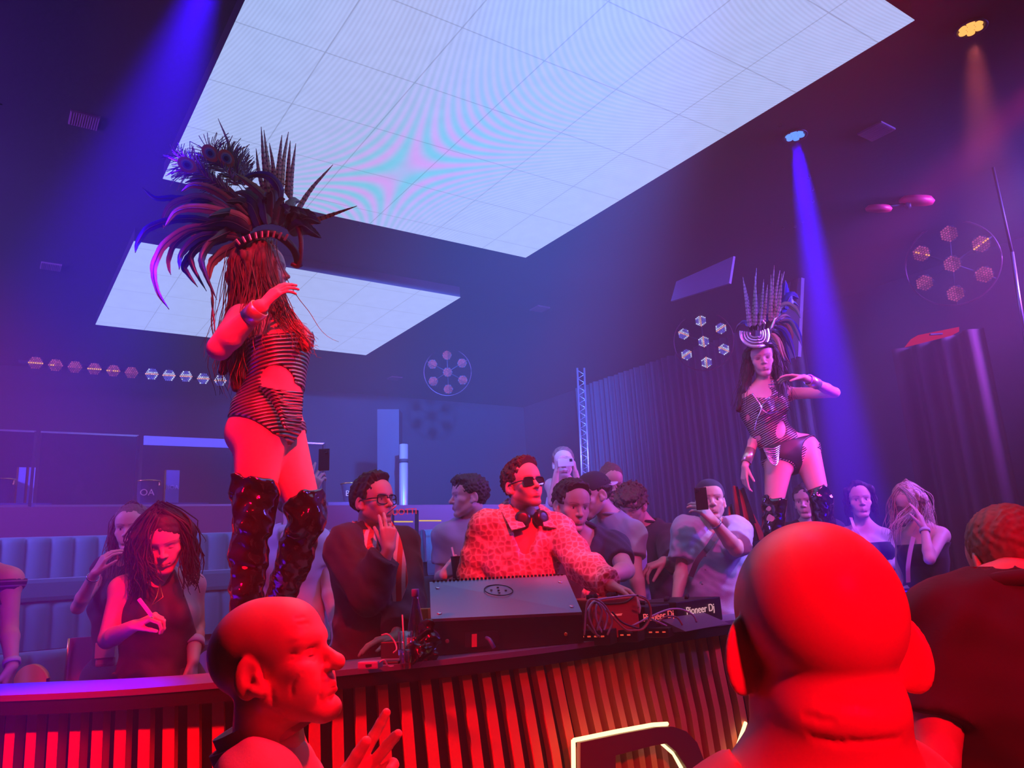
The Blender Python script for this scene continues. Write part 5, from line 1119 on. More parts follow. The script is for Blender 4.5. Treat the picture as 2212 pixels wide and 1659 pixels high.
# --- woman filming with white phone
WP = person('p', 'woman in white top filming with a white phone at the back', (1217, 1001, 6.0), yaw=-2, pitch=2, by=0, fem=1, S=.98, hs=1.0, floor=.95, skin=PALE,
    J=dict(N=(1217, 1040, 6.05), sR=(1190, 1048, 6.0), sL=(1246, 1046, 6.0), eR=(1193, 1086, 5.8), wR=(1202, 1020, 5.78), eL=(1256, 1080, 5.8), wL=(1243, 1020, 5.78)), hands=dict(R=dict(d=V3(.15, .1, 1), n=V3(.9, .3, 0), t=V3(.2, 1, 0), curl=(.4, .5, .6, .6)), L=dict(d=V3(-.1, .1, 1), n=V3(-.9, .3, 0), t=V3(-.2, 1, 0), curl=(.4, .5, .6, .6))), coarse=.014, hfine=.0042)
top(WP, 'tank_top', cloth('white_tank', (.72, .72, .78)), sleeve=0, t=.008, step=.010, noise=(.001, 6), neck=.05, vneck=.1, cuts=[(WP['K']['N'] - V3(0, 0, .11), V3(0, 0, 1))]); dress(WP)
for q, c in ((-1, 'R'), (1, 'L')): ribbon3([lerp(WP['K']['N'], WP['K']['s' + c], .5) + V3(0, .04, -.1), lerp(WP['K']['N'], WP['K']['s' + c], .5) + V3(0, .0, .028), lerp(WP['K']['N'], WP['K']['s' + c], .45) + V3(0, -.085, -.1)], .018, .005, cloth('white_tank', (0, 0, 0)), WP['root'], 'shoulder_strap', wdir=(1, 0, 0))
hair_cap(WP, HAIR, .012, line=.085, nape=-.08, col=(.22, .14, .11), noise=[(.0015, 20)])
phone(at(1222, 999, 5.72), np.array([(0, 0, 1.), (1, 0, 0), (0, -1, 0)]).T @ np.array([[1, 0, 0], [0, 1, 0], [0, 0, 1]]), .06, .118, 'white smartphone held sideways by the woman at the back', mat('phone_white', (.8, .82, .9), .25), 1)
# --- bearded man looking down, hair tied back
BU = person('p', 'bearded man with tied-back hair looking down behind the capped man', (1321, 1041, 5.6), yaw=8, pitch=26, by=0, S=.97, hs=1.0, floor=.7, skin=TAN, J=dict(N=(1321, 1092, 5.7)), ho=dict(stubble=((.05, .03, .03), .95), brow=(.03, .02, .02), eyes=0), coarse=.014, hfine=.0042)
top(BU, 't_shirt', cloth('black_tee', (0, 0, 0)), step=.012); dress(BU); hair_cap(BU, HAIR, .008, line=.078, nape=-.06, col=(.16, .10, .08), noise=[(.0015, 24)], extra=[((0, .10, .09), (.03, .03, .03), .012)])
# --- curly haired man
CU = person('p', 'curly-haired man in black t-shirt looking down at his hand', (1364, 1094, 5.30), yaw=-28, pitch=30, by=-26, S=1.09, hs=1.09, g=1.12, skin=TAN,
    J=dict(N=(1396, 1142, 5.40), sL=(1448, 1166, 5.32), sR=(1345, 1166, 5.46), eL=(1462, 1222, 4.94), wL=(1434, 1213, 4.72), eR=(1350, 1250, 5.5), wR=(1362, 1310, 5.4), chest=(1405, 1215, 5.42), waist=(1408, 1290, 5.42), pelvis=(1408, 1350, 5.42)), ho=dict(eyes=0, brow=(.04, .03, .02)), hands=dict(L=dict(d=V3(-.92, -.1, -.25), n=V3(-.1, .2, -1), t=V3(-.2, -1, .1), curl=((.7, .5, .3), (.55, .6, .4), (.6, .6, .4), (.7, .6, .4)), spread=.12, thumb=(.3, .3, .7))), coarse=.012, hfine=.004)
top(CU, 't_shirt', cloth('charcoal_tee', (.03, .032, .045)), sleeve=.86, t=.02, loose=.03, step=.010, noise=(.004, 4), slt=.012); collar_ring(CU, cloth('charcoal_tee', (0, 0, 0)), .009, .012); dress(CU)
hair_cap(CU, HAIR, .022, line=.05, nape=-.03, col=(.13, .085, .065), noise=[(.008, 13), (.004, 28, 2)], extra=[((0, -.06, .085), (.062, .05, .035), .02)], fringe=True)
band(CU['K']['eL'], CU['K']['wL'], .030, .006, bpy.data.materials['band_pink'], CU['root'], 'wristband', .92)
# --- man in pale blue shirt with phone
BS = person('p', 'man in pale blue shirt and backwards cap filming with a dark phone', (1535, 1083, 4.6), yaw=-8, pitch=-4, by=0, S=1.02, hs=1.0, skin=PALE,
    J=dict(N=(1535, 1135, 4.66), sR=(1484, 1150, 4.64), sL=(1588, 1150, 4.64), eL=(1590, 1186, 4.4), wL=(1543, 1128, 4.32), eR=(1474, 1228, 4.62), wR=(1461, 1296, 4.5)), ho=dict(nose=1.1, brow=(.03, .02, .02), stubble=((.3, .2, .16), .35)),
    hands=dict(L=dict(d=V3(-.55, .05, .75), n=V3(-.5, .8, -.3), t=V3(.5, .3, .8), curl=(.5, .45, .45, .5), spread=.12, thumb=(.5, .5, .6)), R=dict(d=V3(-.05, -.1, -1), n=V3(1, 0, 0), t=V3(0, -1, 0), curl=(.4, .5, .6, .6))), coarse=.011, hfine=.0036)
M_BLUSH = cloth('pale_blue_shirt', (.50, .56, .74), bump=(220, .25, .003)); top(BS, 'shirt', M_BLUSH, sleeve=.78, t=.018, loose=.022, step=.009, hem=-.06, noise=[(.004, 4), (.002, 9, 2)], vneck=.12, neck=.02, slt=.014); dress(BS, cloth('pale_trousers', (.6, .52, .58)))
for k in (-1, 1):
    N_ = BS['K']['N']; ribbon3([N_ + V3(k * .03, .07, .045), N_ + V3(k * .07, .02, .035), N_ + V3(k * .075, -.06, -.0), N_ + V3(k * .06, -.12, -.08)], (.045, .05, .055, .06), .006, M_BLUSH, BS['root'], 'collar_wing', wdir=(k * .8, -.3, -.5))
ribbon3([at(1566, 1128, 4.62), at(1552, 1150, 4.48), at(1528, 1185, 4.455), at(1506, 1210, 4.47), at(1492, 1245, 4.52)], .03, .008, cloth('strap_grey', (.16, .14, .18)), BS['root'], 'crossbody_strap')
for px, py in ((1524, 1200), (1524, 1230), (1517, 1261)): b_ = MB(); b_.ball(at(px, py, 4.463), (.007, .004, .007), 10); b_.build('button', mat('shirt_button', (.3, .28, .35), .3), BS['root'])
hair_cap(BS, HAIR, .008, line=.06, nape=-.05, col=(.04, .03, .03)); cap(BS, cloth('cap_navy', (.03, .035, .07)))
band(BS['K']['eL'], BS['K']['wL'], .031, .004, M_RAIL, BS['root'], 'bracelet', .93)
_f = frame(V3(-.15, -1, .05)); phone(at(1515, 1077, 4.28), np.array([_f[:, 0], _f[:, 1], _f[:, 2]]).T, .066, .125, 'dark smartphone held up by the man in the pale blue shirt', mat('phone_black', (.04, .04, .05), .2), -1)
# --- face between the right dancer's legs
FB = person('p', 'dark-haired person half hidden behind the right dancer\'s boots', (1741, 1084, 5.95), yaw=-34, pitch=2, by=-20, S=1.0, hs=1.04, skin=TAN, ho=dict(brow=(.03, .02, .02)), coarse=.014, hfine=.0042)
top(FB, 'top', cloth('black_tee', (0, 0, 0)), step=.012); dress(FB); hair_cap(FB, HAIR, .014, fringe=True, line=.078, nape=-.08, col=(.04, .03, .03))
# --- two women at the right
WR = person('p', 'woman with dark tied-back hair and strapless black top at the right', (1856, 1082, 5.4), yaw=-14, pitch=-2, by=8, fem=1, S=1.0, hs=1.02, skin=PALE, J=dict(N=(1866, 1136, 5.46), sR=(1826, 1156, 5.4), sL=(1914, 1158, 5.46), eL=(1932, 1216, 5.4), wL=(1893, 1234, 5.2)), hands=dict(L=dict(d=V3(-.9, -.1, .3), curl=(.4, .5, .5, .5))), coarse=.012, hfine=.004)
top(WR, 'strapless_top', cloth('black_top', (.02, .018, .03)), sleeve=0, t=.008, step=.010, noise=(.001, 6), neck=0, cuts=[(WR['K']['N'] - V3(0, 0, .115), V3(0, 0, 1))]); dress(WR)
hair_cap(WR, HAIR, .010, line=.078, fringe=True, nape=-.06, col=(.06, .04, .035), noise=[(.0012, 24)], extra=[((0, .1, .0), (.035, .03, .035), .012)])
hair_mass(WR, HAIR, [[hp(WR, k * .02, -.045, .115), hp(WR, k * .07, -.045, .07), hp(WR, k * .088, -.02, .0), hp(WR, k * .085, .02, -.07)] for k in (-1, 1)] + [[hp(WR, 0, .03, .12), hp(WR, 0, .10, .03), hp(WR, 0, .10, -.06)]], .022, .016, (.06, .04, .035), amp=.003)
for k in (-1, 1): strands([[hp(WR, k * .03, -.055, .105), hp(WR, k * .082, -.04, .03), hp(WR, k * .09, -.035, -.06), hp(WR, k * .088, -.02, -.15)]], 26, .0016, .006, .006, cols=((.06, .04, .035),)).build('loose_strands', HAIR, WR['root'])
ribbon3([at(1838, 1118, 5.36), at(1845, 1140, 5.30), at(1860, 1165, 5.28)], .02, .005, cloth('white_tank', (0, 0, 0)), WR['root'], 'white_strap')
BL = person('p', 'blonde woman in black top holding her head, looking down, at the right', (1962, 1088, 5.1), yaw=-44, pitch=26, by=-20, fem=1, S=.98, hs=1.02, skin=PINK,
    J=dict(N=(1992, 1140, 5.06), sL=(2034, 1156, 5.0), sR=(1948, 1158, 5.16), eL=(2008, 1208, 4.76), wL=(1997, 1142, 4.86), chest=(1994, 1205, 5.08), waist=(2000, 1245, 5.08), pelvis=(2002, 1300, 5.08)), ho=dict(eyes=0, brow=(.2, .13, .08)), hands=dict(L=dict(d=V3(-.12, .12, 1), n=V3(-.7, .7, 0), t=V3(-.6, -.6, .2), curl=(.15, .2, .25, .35), spread=.1)), coarse=.012, hfine=.004)
top(BL, 'black_top', cloth('black_top', (0, 0, 0)), sleeve=0, t=.009, step=.010, noise=(.001, 6), neck=.0, cuts=[(BL['K']['N'] - V3(0, 0, .10), V3(0, 0, 1))]); dress(BL, cloth('white_jeans', (.6, .55, .6)))
BLON = ((.62, .50, .40), (.72, .60, .48), (.45, .35, .28)); hair_cap(BL, HAIR, .012, line=.060, nape=-.1, col=(.62, .50, .40), noise=[(.0012, 26)])
hair_mass(BL, HAIR, [[hp(BL, .03, .0, .1), hp(BL, .085, .0, .03), hp(BL, .09, .03, -.06), at(1986, 1140, 5.06)], [hp(BL, .0, .05, .1), hp(BL, .04, .1, .0), at(2004, 1125, 5.12), at(2014, 1160, 5.14)]], .034, .022, (.60, .48, .38))
strands([[hp(BL, .0, -.03, .13), hp(BL, .05, -.06, .08), hp(BL, .075, -.07, 0), at(1930, 1130, 4.95), at(1938, 1180, 4.94)], [hp(BL, .0, -.03, .13), hp(BL, -.06, -.06, .07), at(1928, 1120, 5.1), at(1925, 1165, 5.05)], [hp(BL, 0, .0, .135), hp(BL, .075, .02, .07), hp(BL, .09, .03, -.03), at(1990, 1150, 4.93)], [hp(BL, 0, .05, .13), hp(BL, .06, .09, .05), at(2000, 1110, 5.0), at(2018, 1165, 5.04)], [hp(BL, 0, .06, .13), hp(BL, 0, .12, .05), at(2010, 1110, 5.12), at(2020, 1170, 5.14)]], 34, .002, .014, .008, cols=BLON, seed=2).build('long_hair', HAIR, BL['root'])
ribbon3([at(1973, 1160, 4.9), at(1966, 1190, 4.9), at(1961, 1225, 4.92), at(1962, 1258, 4.96)], .026, .005, cloth('white_tank', (0, 0, 0)), BL['root'], 'white_strap')
band(BL['K']['eL'], BL['K']['wL'], .027, .010, mat('band_silver', (.7, .65, .75), .4), BL['root'], 'wristband', .93)
# --- women at the left
W1 = person('p', 'dark-haired woman in black halter top dancing with head down, front left', (353, 1168, 3.4), yaw=22, pitch=24, roll=-6, by=22, fem=1, S=1.03, hs=1.06, g=1.12, skin=TAN,
    J=dict(N=(332, 1240, 3.5), sR=(262, 1272, 3.42), sL=(418, 1262, 3.58), eR=(232, 1382, 3.34), wR=(290, 1352, 3.14), eL=(424, 1352, 3.62), wL=(417, 1428, 3.46), chest=(345, 1335, 3.5), waist=(340, 1405, 3.52), pelvis=(338, 1480, 3.54)), ho=dict(eyes=0, lip=(.35, .1, .1), mouth=.002),
    hands=dict(R=dict(d=V3(.85, -.1, .35), n=V3(.1, .3, -.9), t=V3(.1, -.3, .9), curl=((.8, 1, .6), (.9, 1.1, .6), (1, 1.1, .6), (1, 1.1, .6)), thumb=(.5, .7, .4)), L=dict(d=V3(.02, 0, -1), n=V3(-1, 0, 0), t=V3(0, -1, 0), curl=(.3, .35, .4, .4))), coarse=.010, hfine=.0034)
HAL = cloth('black_halter', (.025, .015, .03), .7)
top(W1, 'halter_top', HAL, sleeve=0, t=.010, step=.009, noise=(.0015, 6), neck=.03, vneck=.06, cuts=[(lerp(W1['K']['N'], W1['K']['sR'], .62), (W1['K']['sR'] - W1['K']['N']) + V3(-.02, 0, .12)), (lerp(W1['K']['N'], W1['K']['sL'], .62), (W1['K']['sL'] - W1['K']['N']) + V3(.02, 0, .12))])
trousers(W1, cloth('mauve_trousers', (.10, .05, .08))); shoes(W1, M_SHOE)
DKB = ((.035, .018, .02), (.06, .03, .03), (.025, .014, .016)); hair_cap(W1, HAIR, .016, line=.078, fringe=True, nape=-.1, col=(.04, .022, .024), noise=[(.002, 22)])
hair_mass(W1, HAIR, [[hp(W1, -.03, 0, .1), hp(W1, -.085, .0, .03), hp(W1, -.1, .01, -.06), at(296, 1245, 3.42)], [hp(W1, .03, 0, .1), hp(W1, .09, .0, .03), hp(W1, .1, .01, -.06), at(414, 1235, 3.46)], [hp(W1, 0, .06, .08), hp(W1, 0, .11, 0), at(305, 1215, 3.56)]], .035, .022, (.045, .022, .026))
strands([[hp(W1, 0, -.02, .14), hp(W1, -.08, -.03, .07), hp(W1, -.1, -.03, -.03), at(300, 1235, 3.34), at(290, 1290, 3.36)], [hp(W1, 0, .02, .14), hp(W1, -.1, .02, .05), at(292, 1200, 3.42), at(275, 1250, 3.45)], [hp(W1, 0, .05, .14), hp(W1, -.07, .1, .04), at(300, 1200, 3.55), at(290, 1275, 3.58)],
    [hp(W1, 0, -.02, .14), hp(W1, .085, -.03, .07), hp(W1, .105, -.03, -.03), at(412, 1240, 3.38), at(420, 1275, 3.4)], [hp(W1, 0, .02, .14), hp(W1, .1, .02, .05), at(415, 1190, 3.45), at(424, 1250, 3.48)], [hp(W1, -.02, -.05, .13), hp(W1, -.065, -.085, .06), hp(W1, -.075, -.09, -.05), at(335, 1262, 3.27)]], 60, .0036, .016, .010, cols=DKB, seed=4, tip_spread=1.25).build('long_hair', HAIR, W1['root'])
nc = MB(); N_ = W1['K']['N']; nc.tube([at(345, 1262, 3.36), at(338, 1290, 3.31), at(328, 1308, 3.3)], .002, 6); nc.tube([at(345, 1262, 3.36), at(352, 1290, 3.3), at(328, 1308, 3.3)], .002, 6); nc.build('necklace', M_GOLD, W1['root'])
band(W1['K']['eL'], W1['K']['wL'], .030, .018, cloth('scrunchie', (.55, .5, .6)), W1['root'], 'scrunchie', .52, .012)
vp = MB(); F_ = frame(V3(-.55, -.2, .8)); vp.box(at(314, 1312, 3.08), (.022, .014, .085), F_, bev=.004); o = vp.build('vape_pen', mat('vape_pink', (.8, .3, .6), .3)); tag(o, 'small pink vape pen in the hand of the dark-haired woman', 'vape')
W2 = person('p', 'woman with long brown hair and raised hand behind the dancing woman', (284, 1142, 4.1), yaw=12, pitch=4, by=10, fem=1, S=1.0, hs=1.0, skin=PALE,
    J=dict(N=(272, 1204, 4.16), sR=(222, 1228, 4.1), sL=(325, 1228, 4.2), eR=(168, 1312, 3.96), wR=(205, 1238, 3.84), chest=(265, 1310, 4.16), waist=(262, 1390, 4.16), pelvis=(262, 1460, 4.16)), hands=dict(R=dict(d=V3(.5, 0, .85), n=V3(.7, .7, 0), t=V3(.5, -.3, .7), curl=(.4, .45, .5, .55), spread=.1)), coarse=.012, hfine=.0038)
top(W2, 'black_dress', cloth('black_top', (0, 0, 0)), sleeve=.12, t=.010, step=.010, hem=-.2, neck=.03, vneck=.08); dress(W2)
BRN = ((.16, .10, .09), (.22, .14, .12), (.10, .06, .06)); hair_cap(W2, HAIR, .012, line=.078, fringe=True, nape=-.1, col=(.18, .115, .10), noise=[(.0012, 26)])
hair_mass(W2, HAIR, [[hp(W2, -.03, 0, .1), hp(W2, -.08, .0, .03), hp(W2, -.09, .01, -.06), at(236, 1225, 4.08), at(226, 1270, 4.06)], [hp(W2, .03, 0, .1), hp(W2, .08, .0, .03), hp(W2, .09, .01, -.08), at(318, 1215, 4.12)]], .03, .02, (.18, .115, .10))
strands([[hp(W2, 0, 0, .135), hp(W2, -.075, -.02, .06), hp(W2, -.088, -.02, -.06), at(240, 1215, 4.05), at(222, 1275, 4.02)], [hp(W2, 0, .02, .135), hp(W2, -.085, .03, .04), at(245, 1190, 4.12), at(232, 1270, 4.1)], [hp(W2, 0, 0, .135), hp(W2, .075, -.02, .06), hp(W2, .09, -.01, -.06), at(322, 1220, 4.1)]], 40, .0022, .014, .01, cols=BRN, seed=5).build('long_hair', HAIR, W2['root'])
band(W2['K']['eR'], W2['K']['wR'], .026, .004, M_RAIL, W2['root'], 'bracelet', .88)
W3 = person('p', 'woman cut off by the left edge with only her arm in view', (-70, 1140, 3.3), yaw=20, by=15, fem=1, S=1.02, skin=PALE, J=dict(N=(-60, 1215, 3.36), sL=(22, 1252, 3.3), eL=(20, 1352, 3.28), wL=(26, 1440, 3.2)), hands=dict(L=dict(d=V3(-.1, -.2, -1))), coarse=.012, hfine=.006)
top(W3, 'lace_top', stripe_mat('lace_top', ((.03, .02, .04), (.28, .2, .3)), .75, 2, 16), sleeve=0, t=.009, step=.011, neck=.05, cuts=[(W3['K']['N'] - V3(0, 0, .08), V3(0, 0, 1))]); dress(W3); hair_cap(W3, HAIR, .012)
ribbon3([W3['K']['sL'] + V3(-.08, .05, .05), W3['K']['sL'] + V3(-.05, -.03, .055), W3['K']['sL'] + V3(-.02, -.055, -.05), W3['K']['sL'] + V3(.0, -.05, -.10)], .012, .005, cloth('black_top', (0, 0, 0)), W3['root'], 'shoulder_strap', wdir=(1, 0, 0))
band(W3['K']['eL'], W3['K']['wL'], .028, .010, bpy.data.materials['band_silver'], W3['root'], 'wristband', .9)
# --- man in white tee filming behind the booted dancer
MP = person('p', 'man in white t-shirt raising a phone behind the booted dancer', (640, 1092, 4.5), yaw=165, pitch=0, by=172, S=1.02, skin=PALE, J=dict(N=(640, 1146, 4.46), sL=(588, 1170, 4.5), sR=(690, 1176, 4.44), eL=(652, 1150, 4.26), wL=(670, 1068, 4.3), eR=(708, 1262, 4.4), wR=(722, 1345, 4.34)), hands=dict(L=dict(d=V3(.35, .05, .94), n=V3(.1, 1, 0), t=V3(-.9, .2, .3), curl=(.12, .5, .6, .7), spread=.12), R=dict(d=V3(.1, -.1, -1))), coarse=.012, hfine=.005, hand_fine=.004)
top(MP, 't_shirt', cloth('white_tee', (.66, .62, .68)), sleeve=(.55, .62), t=.016, loose=.015, step=.010, noise=(.004, 4)); dress(MP); hair_cap(MP, HAIR, .012, line=.07, nape=-.04, col=(.05, .03, .03))
band(MP['K']['eL'], MP['K']['wL'], .030, .004, mat('bracelet_dark', (.06, .05, .05), .4), MP['root'], 'bracelet', .93)
_f = frame(V3(.1, -1, .15)); phone(at(700, 993, 4.34), _f, .062, .13, 'black smartphone held high beside the booted dancer', bpy.data.materials['phone_black'], 1)
hb0 = at(232, 1412, 3.72); hbg = empty('handbag', tuple(hb0 - V3(0, 0, .08)), 'small pale pink handbag hanging between the two women at the left', 'handbag'); b_ = MB(); b_.box(hb0, (.09, .05, .11), rotm(10), bev=.012); b_.build('bag_body', mat('bag_pink', (.65, .38, .45), .5), hbg)
b_ = MB(); b_.box(hb0 + V3(.004, -.028, .018), (.088, .008, .07), rotm(10), bev=.003); b_.build('flap', mat('bag_flap', (.75, .5, .55), .5), hbg); b_ = MB(); b_.tube(catmull_(hb0 + V3(-.04, 0, .05), hb0 + V3(.0, .0, .28), hb0 + V3(.04, 0, .05)), .004, 6); b_.build('strap', mat('bag_strap', (.4, .2, .25), .5), hbg)
# steps that carry the people farther back
for z1, d0, d1 in ((.70, 5.35, 5.75), (.95, 5.75, 6.4)):
    b_ = MB(); b_.box((.66, (d0 + d1) / 2, (.4 + z1) / 2), (1.5, d1 - d0, z1 - .4)); o = b_.build('floor_step', M_FLOOR); tag(o, kind='structure')
# ------------------------------------------------------------ dancers: costume, headdress of feathers
def vmat(name, rough=.45, **k): return vcol_mat(name, rough, **k)
M_FEA = vmat('feather', .38, spec=.6)
def catmull(P, n):
    P = np.asarray(P, float); 
    if len(P) == 2: return P[0] + (P[1] - P[0]) * np.linspace(0, 1, n)[:, None]
    Q = np.vstack([2 * P[0] - P[1], P, 2 * P[-1] - P[-2]]); out = []
    for u in np.linspace(0, len(P) - 1 - 1e-6, n):
        i = int(u); t = u - i; a, b, c, d = Q[i:i + 4]; out.append(.5 * (2 * b + (c - a) * t + (2 * a - 5 * b + 4 * c - d) * t * t + (3 * b - a - 3 * c + d) * t ** 3))
    return np.array(out)
def feather(pts, w, cols, parent, bars=0, name='feather', seg=26, prof='coque', wd=None, seed=0):
    """a quill with two vanes folded along it, the vane edge slightly ragged"""
    rg = np.random.default_rng(seed + 17); q = catmull(pts, seg); t = np.gradient(q, axis=0); t /= np.linalg.norm(t, axis=1)[:, None]; mb = MB(); u = np.linspace(0, 1, seg)
    pr = np.sin(PI * np.clip(u, 0, 1) ** .6) ** .7 if prof == 'coque' else (np.clip(u / .06, 0, 1) * (1 - u) ** .75 * .95 + .05 * (u < .99)) if prof == 'pheasant' else np.sin(PI * u ** 1.4) ** .8
    V = []; C = []
    vw = nrm(q.mean(0) - CAM)
    for i in range(seg):
        s_ = nrm(np.cross(t[i], vw if wd is None else wd)); n_ = np.cross(s_, t[i]); ww = w * pr[i]
        j = 1 + rg.uniform(-.14, .06); k = 1 + rg.uniform(-.14, .06)
        V += [q[i] - s_ * ww * j + n_ * ww * .32, q[i] - s_ * ww * .5 + n_ * ww * .10, q[i], q[i] + s_ * ww * .5 + n_ * ww * .10, q[i] + s_ * ww * k + n_ * ww * .32]
        c = np.array(cols[0]) * (1 - u[i]) + np.array(cols[-1]) * u[i] if len(cols) < 3 else (np.array(cols[0]) * (1 - 2 * u[i]) + np.array(cols[1]) * 2 * u[i] if u[i] < .5 else np.array(cols[1]) * (2 - 2 * u[i]) + np.array(cols[2]) * (2 * u[i] - 1))
        if bars: c = c * (.25 if math.sin(u[i] * bars * 2 * PI) > .35 else 1.1)
        C += [c * .8, c, c * .55, c, c * .8]
    F = [(a * 5 + b, a * 5 + b + 1, (a + 1) * 5 + b + 1, (a + 1) * 5 + b) for a in range(seg - 1) for b in range(4)]
    n0 = len(V); V2 = [v + vw * .0012 for v in V]; F2 = [tuple(n0 + x for x in f[::-1]) for f in F]
    mb.add(V + V2, F + F2, np.clip(np.array(C + C), 0, 1), True); mb.tube(q, w * .06 + .0008, 5, tuple(np.clip(np.array(cols[0]) * .5 + .1, 0, 1)))
    return mb.build(name, M_FEA, parent)
def pxs(l, d0, d1):
    n = len(l); return [at(x, y, d0 + (d1 - d0) * i / max(1, n - 1)) for i, (x, y) in enumerate(l)]
def peacock(base, eye, r, parent, seed, dirn=None):
    """peacock tail feather: stem, loose barbs, and the eye in rings of colour"""
    rg = np.random.default_rng(seed); mb = MB(); d = nrm(eye - base); vw = nrm(eye - CAM); s_ = nrm(np.cross(d, vw)); q = catmull([base, (base + eye) / 2 + s_ * rg.uniform(-.01, .01), eye + d * r * .3], 20); mb.tube(q, np.linspace(.0025, .001, 20), 5, (.5, .3, .25))
    L = np.linalg.norm(eye - base)
    for i in range(170):
        u = rg.uniform(.30, 1.0); sd = rg.choice((-1, 1)); p = base + (eye - base) * u; ln = r * (1.2 + 1.5 * (u > .55)) * rg.uniform(.7, 1.25); a = rg.uniform(.35, .9) if u < .85 else rg.uniform(.1, 1.5)
        e = p + (d * math.cos(a) + s_ * sd * math.sin(a)) * ln + vw * rg.normal() * .012; m = (p + e) / 2 + d * ln * .08
        c = np.array([(.75, .36, .26), (.42, .20, .45), (.5, .42, .22)][rg.integers(3)]) * rg.uniform(.6, 1.1); mb.tube(catmull([p, m, e], 6),   .0019, 3, tuple(c), caps=False)
    o = mb.build('peacock_feather', M_FEA, parent); e_ = MB(); F_ = frame(-vw, d)
    for k, (rr, c) in enumerate(((1.0, (.95, .40, .22)), (.72, (.62, .70, .62)), (.52, (.12, .40, .55)), (.30, (.03, .03, .12)))):
        a = np.arange(20) * 2 * PI / 20; ee = eye - vw * .03; e_.add([ee + F_ @ V3(r * rr * .82 * math.cos(t), r * rr * math.sin(t) * (1.1 if k == 0 else 1), .002 + .0016 * k) for t in a] + [ee + F_ @ V3(0, 0, .003 + .0016 * k)], [(i, (i + 1) % 20, 20) for i in range(20)], c)
    e_.build('eye_spot', M_FEA, o); return o
M_PATENT = mat('patent_black', (.012, .008, .012), .09, spec=.8, coat=1.0, bump=(9, .35, .03))
M_CHAIN = bpy.data.materials.new('chain_mesh'); M_CHAIN.use_nodes = True
def chain_nodes(m, ax, sc, a, b):
    nt = m.node_tree; bs = nt.nodes['Principled BSDF']; tc = nt.nodes.new('ShaderNodeTexCoord'); mp = nt.nodes.new('ShaderNodeMapping'); mp.inputs['Rotation'].default_value = ax; w_ = nt.nodes.new('ShaderNodeTexWave'); w_.bands_direction = 'Z'; w_.inputs['Scale'].default_value = sc; w_.inputs['Distortion'].default_value = .6
    r = nt.nodes.new('ShaderNodeValToRGB'); r.color_ramp.elements[0].position = .35; r.color_ramp.elements[1].position = .62; r.color_ramp.elements[0].color = (*a, 1); r.color_ramp.elements[1].color = (*b, 1)
    nt.links.new(tc.outputs['Object'], mp.inputs['Vector']); nt.links.new(mp.outputs[0], w_.inputs['Vector']); nt.links.new(w_.outputs['Fac'], r.inputs['Fac']); nt.links.new(r.outputs['Color'], bs.inputs['Base Color']); bs.inputs['Roughness'].default_value = .28
    nt.links.new(w_.outputs['Fac'], bs.inputs['Metallic'])
    bp = nt.nodes.new('ShaderNodeBump'); bp.inputs['Strength'].default_value = .8; bp.inputs['Distance'].default_value = .008; nt.links.new(w_.outputs['Fac'], bp.inputs['Height']); nt.links.new(bp.outputs['Normal'], bs.inputs['Normal'])
chain_nodes(M_CHAIN, (0, .25, 0), 22, (.05, .02, .03), (.85, .62, .62))
M_CHAIN2 = bpy.data.materials.new('chain_mesh_slant'); M_CHAIN2.use_nodes = True; chain_nodes(M_CHAIN2, (0, .45, 0), 24, (.07, .03, .05), (.8, .55, .6))
M_SILV = mat('silver', (.85, .8, .85), .18, .95); M_MIRR = mat('mirror_gold', (1.0, .78, .55), .32, .85)
def suit(I, m, cutouts, t=.007, extra=(), cuts=(), step=.006, legcut=True, name='bodysuit'):
    pr = [infl(p, t) for p in I['P'] if p['tag'] in ('torso', 'bust', 'glute')] + [infl(p, t, [(lerp(I['K']['h' + p['tag'][-1]], I['K']['k' + p['tag'][-1]], .12), I['K']['k' + p['tag'][-1]] - I['K']['h' + p['tag'][-1]])]) for p in I['P'] if p['tag'][:5] == 'thigh']
    pr += [el(c, r, R_, .004, '-') for c, r, R_ in cutouts]
    return sdf_obj(name, pr, m, I['root'], step, None, cuts)
def boot(I, c, topu, m, t=.010, step=.007, noise=None):
    """over-the-knee boot: from a share topu down the thigh to the toe, with a heel"""
    K = I['K']; h_, k_, a_, t_ = (K[x + c] for x in 'hkat'); pr = []
    p0 = lerp(h_, k_, topu)
    for p in I['P']:
        if p['tag'] == 'thigh' + c: pr.append(infl(p, t + .004, [(p0, h_ - k_)], .02))
        if p['tag'] in ('shin' + c, 'foot' + c): pr.append(infl(p, t, (), .02))
    hl = a_ + nrm(np.array((*(a_ - t_)[:2], 0))) * .045; pr.append(rc(hl - V3(0, 0, .01), np.array((*hl[:2], t_[2] - .03 + .012)), .026, .012, .02)); pr.append(rc(t_ - V3(0, 0, .0), t_ + (a_ - t_) * .25, .038, .04, .03))
    return sdf_obj('boot', pr, m, I['root'], step, noise)
